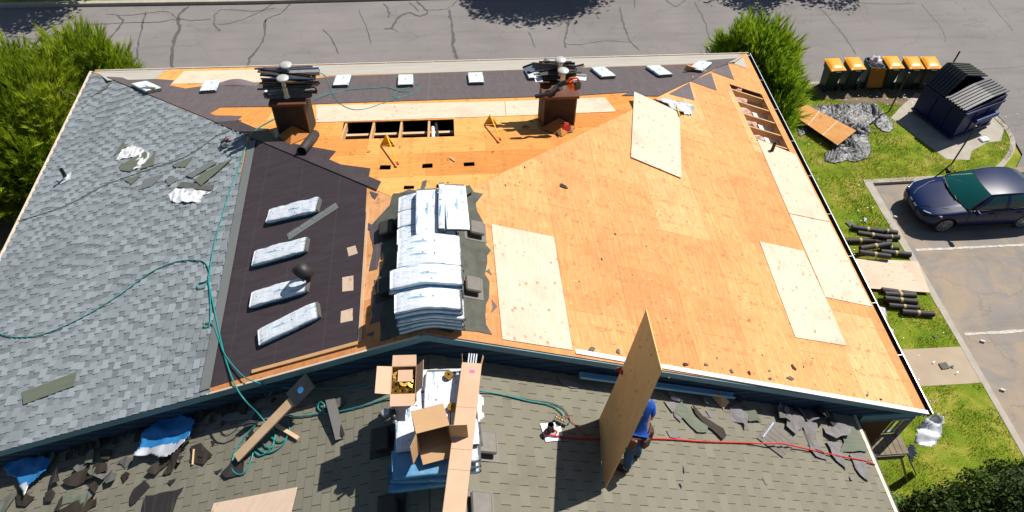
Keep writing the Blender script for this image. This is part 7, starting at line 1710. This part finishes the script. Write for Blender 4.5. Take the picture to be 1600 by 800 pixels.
# bottom right dark conifer
B3 = [(12.0, -13.9, 1.5, 1.7, 1.8, 1.7), (12.9, -12.9, 1.35, 1.1, 1.1, 1.4), (11.0, -13.3, 1.2, 1.1, 1.1, 1.3), (13.6, -14.2, 1.4, 1.5, 1.6, 1.5), (11.5, -15.2, 1.4, 1.6, 1.4, 1.5)]
g3 = np.random.default_rng(9); t3 = thing('cypress_tree', 'dark dense cypress tree at the bottom right corner of the picture', 'tree', Matrix.Translation((12.2, -13.8, 0))); WB[t3.name] = t3.matrix_world.copy()
P, Dn, Tn = clumps(B3, 130000, g3, .6); Dn = unit(Dn + g3.normal(size=Dn.shape) * .5); V, F, tn = leaves(P, Dn, .085, Tn, g3); blades_mesh('foliage', V, F, tn, 'dark_conifer', t3); trunkmesh((12.2, -13.8, -.05), [e[:3] for e in B3], .14, t3)
# ivy below the balcony
B4 = [(10.0, -12.4, .35, .75, .6, .55), (9.55, -12.9, .3, .6, .6, .5), (10.5, -12.3, .25, .6, .4, .4), (9.3, -13.4, .3, .5, .6, .5)]
g4 = np.random.default_rng(12); t4 = thing('leafy_bush', 'low bright green leafy bush below the balcony', 'bush', Matrix.Translation((9.9, -12.5, 0))); WB[t4.name] = t4.matrix_world.copy()
P, Dn, Tn = clumps(B4, 9000, g4, .5); Dn = unit(Dn + np.array([0, 0, .8]) + g4.normal(size=Dn.shape) * .4); V, F, tn = leaves(P, Dn, .08, Tn, g4); blades_mesh('foliage', V, F, tn, 'ivy', t4); trunkmesh((9.9, -12.5, -.02), [e[:3] for e in B4], .03, t4)
# street trees beyond the frame, whose shade falls on the road
def street_tree(x, y, h, r, n, seed, label, sparse=False):
    g = np.random.default_rng(seed); t = thing('street_tree', label, 'tree', Matrix.Translation((x, y, 0)), 'street trees across the road'); WB[t.name] = t.matrix_world.copy()
    ells = [(x + g.uniform(-.6, .6) * r, y + g.uniform(-.5, .5) * r, h + g.uniform(-.35, .5) * r, r * g.uniform(.45, .7), r * g.uniform(.45, .7), r * g.uniform(.35, .55)) for _ in range(9)]
    P, Dn, Tn = clumps(ells, n, g, .25); Dn = unit(Dn + g.normal(size=Dn.shape)); V, F, tn = leaves(P, Dn, .22, Tn, g); blades_mesh('crown', V, F, tn, 'broadleaf', t); trunkmesh((x, y, -.05), [(x, y, h)] + [e[:3] for e in ells[:5]], .16, t)
street_tree(7.9, 15.3, 5.0, 3.2, 20000, 21, 'broad leafy street tree across the road behind the right chimney')
street_tree(17.3, 13.9, 4.6, 2.4, 3600, 22, 'thin leafed street tree across the road left of the bins', True)
street_tree(20.6, 13.5, 4.2, 1.6, 1200, 23, 'small sparse street tree across the road beyond the bins', True)
street_tree(-14.6, 14.6, 4.6, 2.7, 9000, 24, 'leafy street tree at the far left across the road')
# grass
g = np.random.default_rng(31)
def in_lawn(P, poly):
    x, y = P[:, 0], P[:, 1]; c = np.zeros(len(P), bool); 
    for i in range(len(poly)):
        x1, y1 = poly[i]; x2, y2 = poly[i - 1]; m_ = (y1 > y) != (y2 > y); 
        with np.errstate(divide='ignore', invalid='ignore'): c ^= m_ & (x < (x2 - x1) * (y - y1) / (y2 - y1) + x1)
    return c
N = 190000
P = np.concatenate([np.stack([g.uniform(9.2, 21.1, N), g.uniform(-13.5, 4.6, N), np.zeros(N)], 1), np.stack([g.uniform(-15.5, -9.5, 12000), g.uniform(-4, 4.6, 12000), np.zeros(12000)], 1)])
ok = in_lawn(P, edge + [(-90, -60)])
for q0 in ([(7.5, -7.68), (14.75, -7.7), (14.75, -8.9), (7.5, -8.88)], [(16.95, 2.35), (18.0, 3.35), (18.6, 3.75), (20.2, 3.45), (20.85, 2.4), (20.95, 1.5), (20.45, .85), (19.9, .78), (19.1, .38), (18.75, -.1), (17.95, -.05)], [(15.9, 3.3), (18.3, 3.0), (19.0, 4.3), (14.6, 4.45), (14.6, 3.7)], [(14.6, -60), (14.8, -60), (14.8, -1.0), (14.6, -1.0)]):
    ok &= ~in_lawn(P, q0)
P = P[ok]; dens = np.array([noise.noise(Vector((x * .9, y * .9, 5))) + .5 * noise.noise(Vector((x * 3, y * 3, 8))) for x, y, z in P])
bare = (P[:, 1] < -9.1) & (P[:, 1] > -9.7) ; keep = dens + g.normal(size=len(P)) * .18 > np.where(bare, .25, -.22); keep &= ~(((P[:, 0] - 16.3) / .2) ** 2 + ((P[:, 1] + .05) / .16) ** 2 < 1)
keep &= ~((P[:, 0] < -13.2) & (P[:, 1] < .4)); P = P[keep]; dens = dens[keep]
d = unit(np.stack([g.normal(size=len(P)) * .45, g.normal(size=len(P)) * .45, np.ones(len(P))], 1)); hgt = (g.uniform(.03, .085, len(P)) * (1 + .8 * np.clip(dens, -.4, .8)))[:, None]
sd = unit(np.cross(d, g.normal(size=d.shape))) * .007
V = np.stack([P - sd, P + sd, P + d * hgt], 1).reshape(-1, 3); F = np.arange(len(V)).reshape(-1, 3)
big = np.array([noise.noise(Vector((x * .6, y * .6, 15))) for x, y, z in P])
tag(blades_mesh('grass', V, F, np.clip(.55 + big * .9 + g.normal(size=len(P)) * .15 - dens * .2, 0, 1), 'grass_blade'), 'short sunlit lawn grass round the house', 'grass', kind='stuff')
# soil patch at the far left and a dark wooden panel there
mb = MB(); mb.slab(jag([(-17, .6), (-12.6, .9), (-9.5, .3), (-9.5, -9), (-17, -9)], .15, .5, 9), GD, -.05, .054); structure(mb.build('bare_soil', 'soil'))
mb = MB(); p = HZ(.5).at(8, 285); mb.bar((p.x - .9, p.y + .5, .45), (p.x + .25, p.y - .1, .30), .5, .03, up=(.3, .2, 1)); tag(mb.build('dark_plank', 'chim_side'), 'dark brown wooden panel at the far left edge below the pine bush', 'panel')
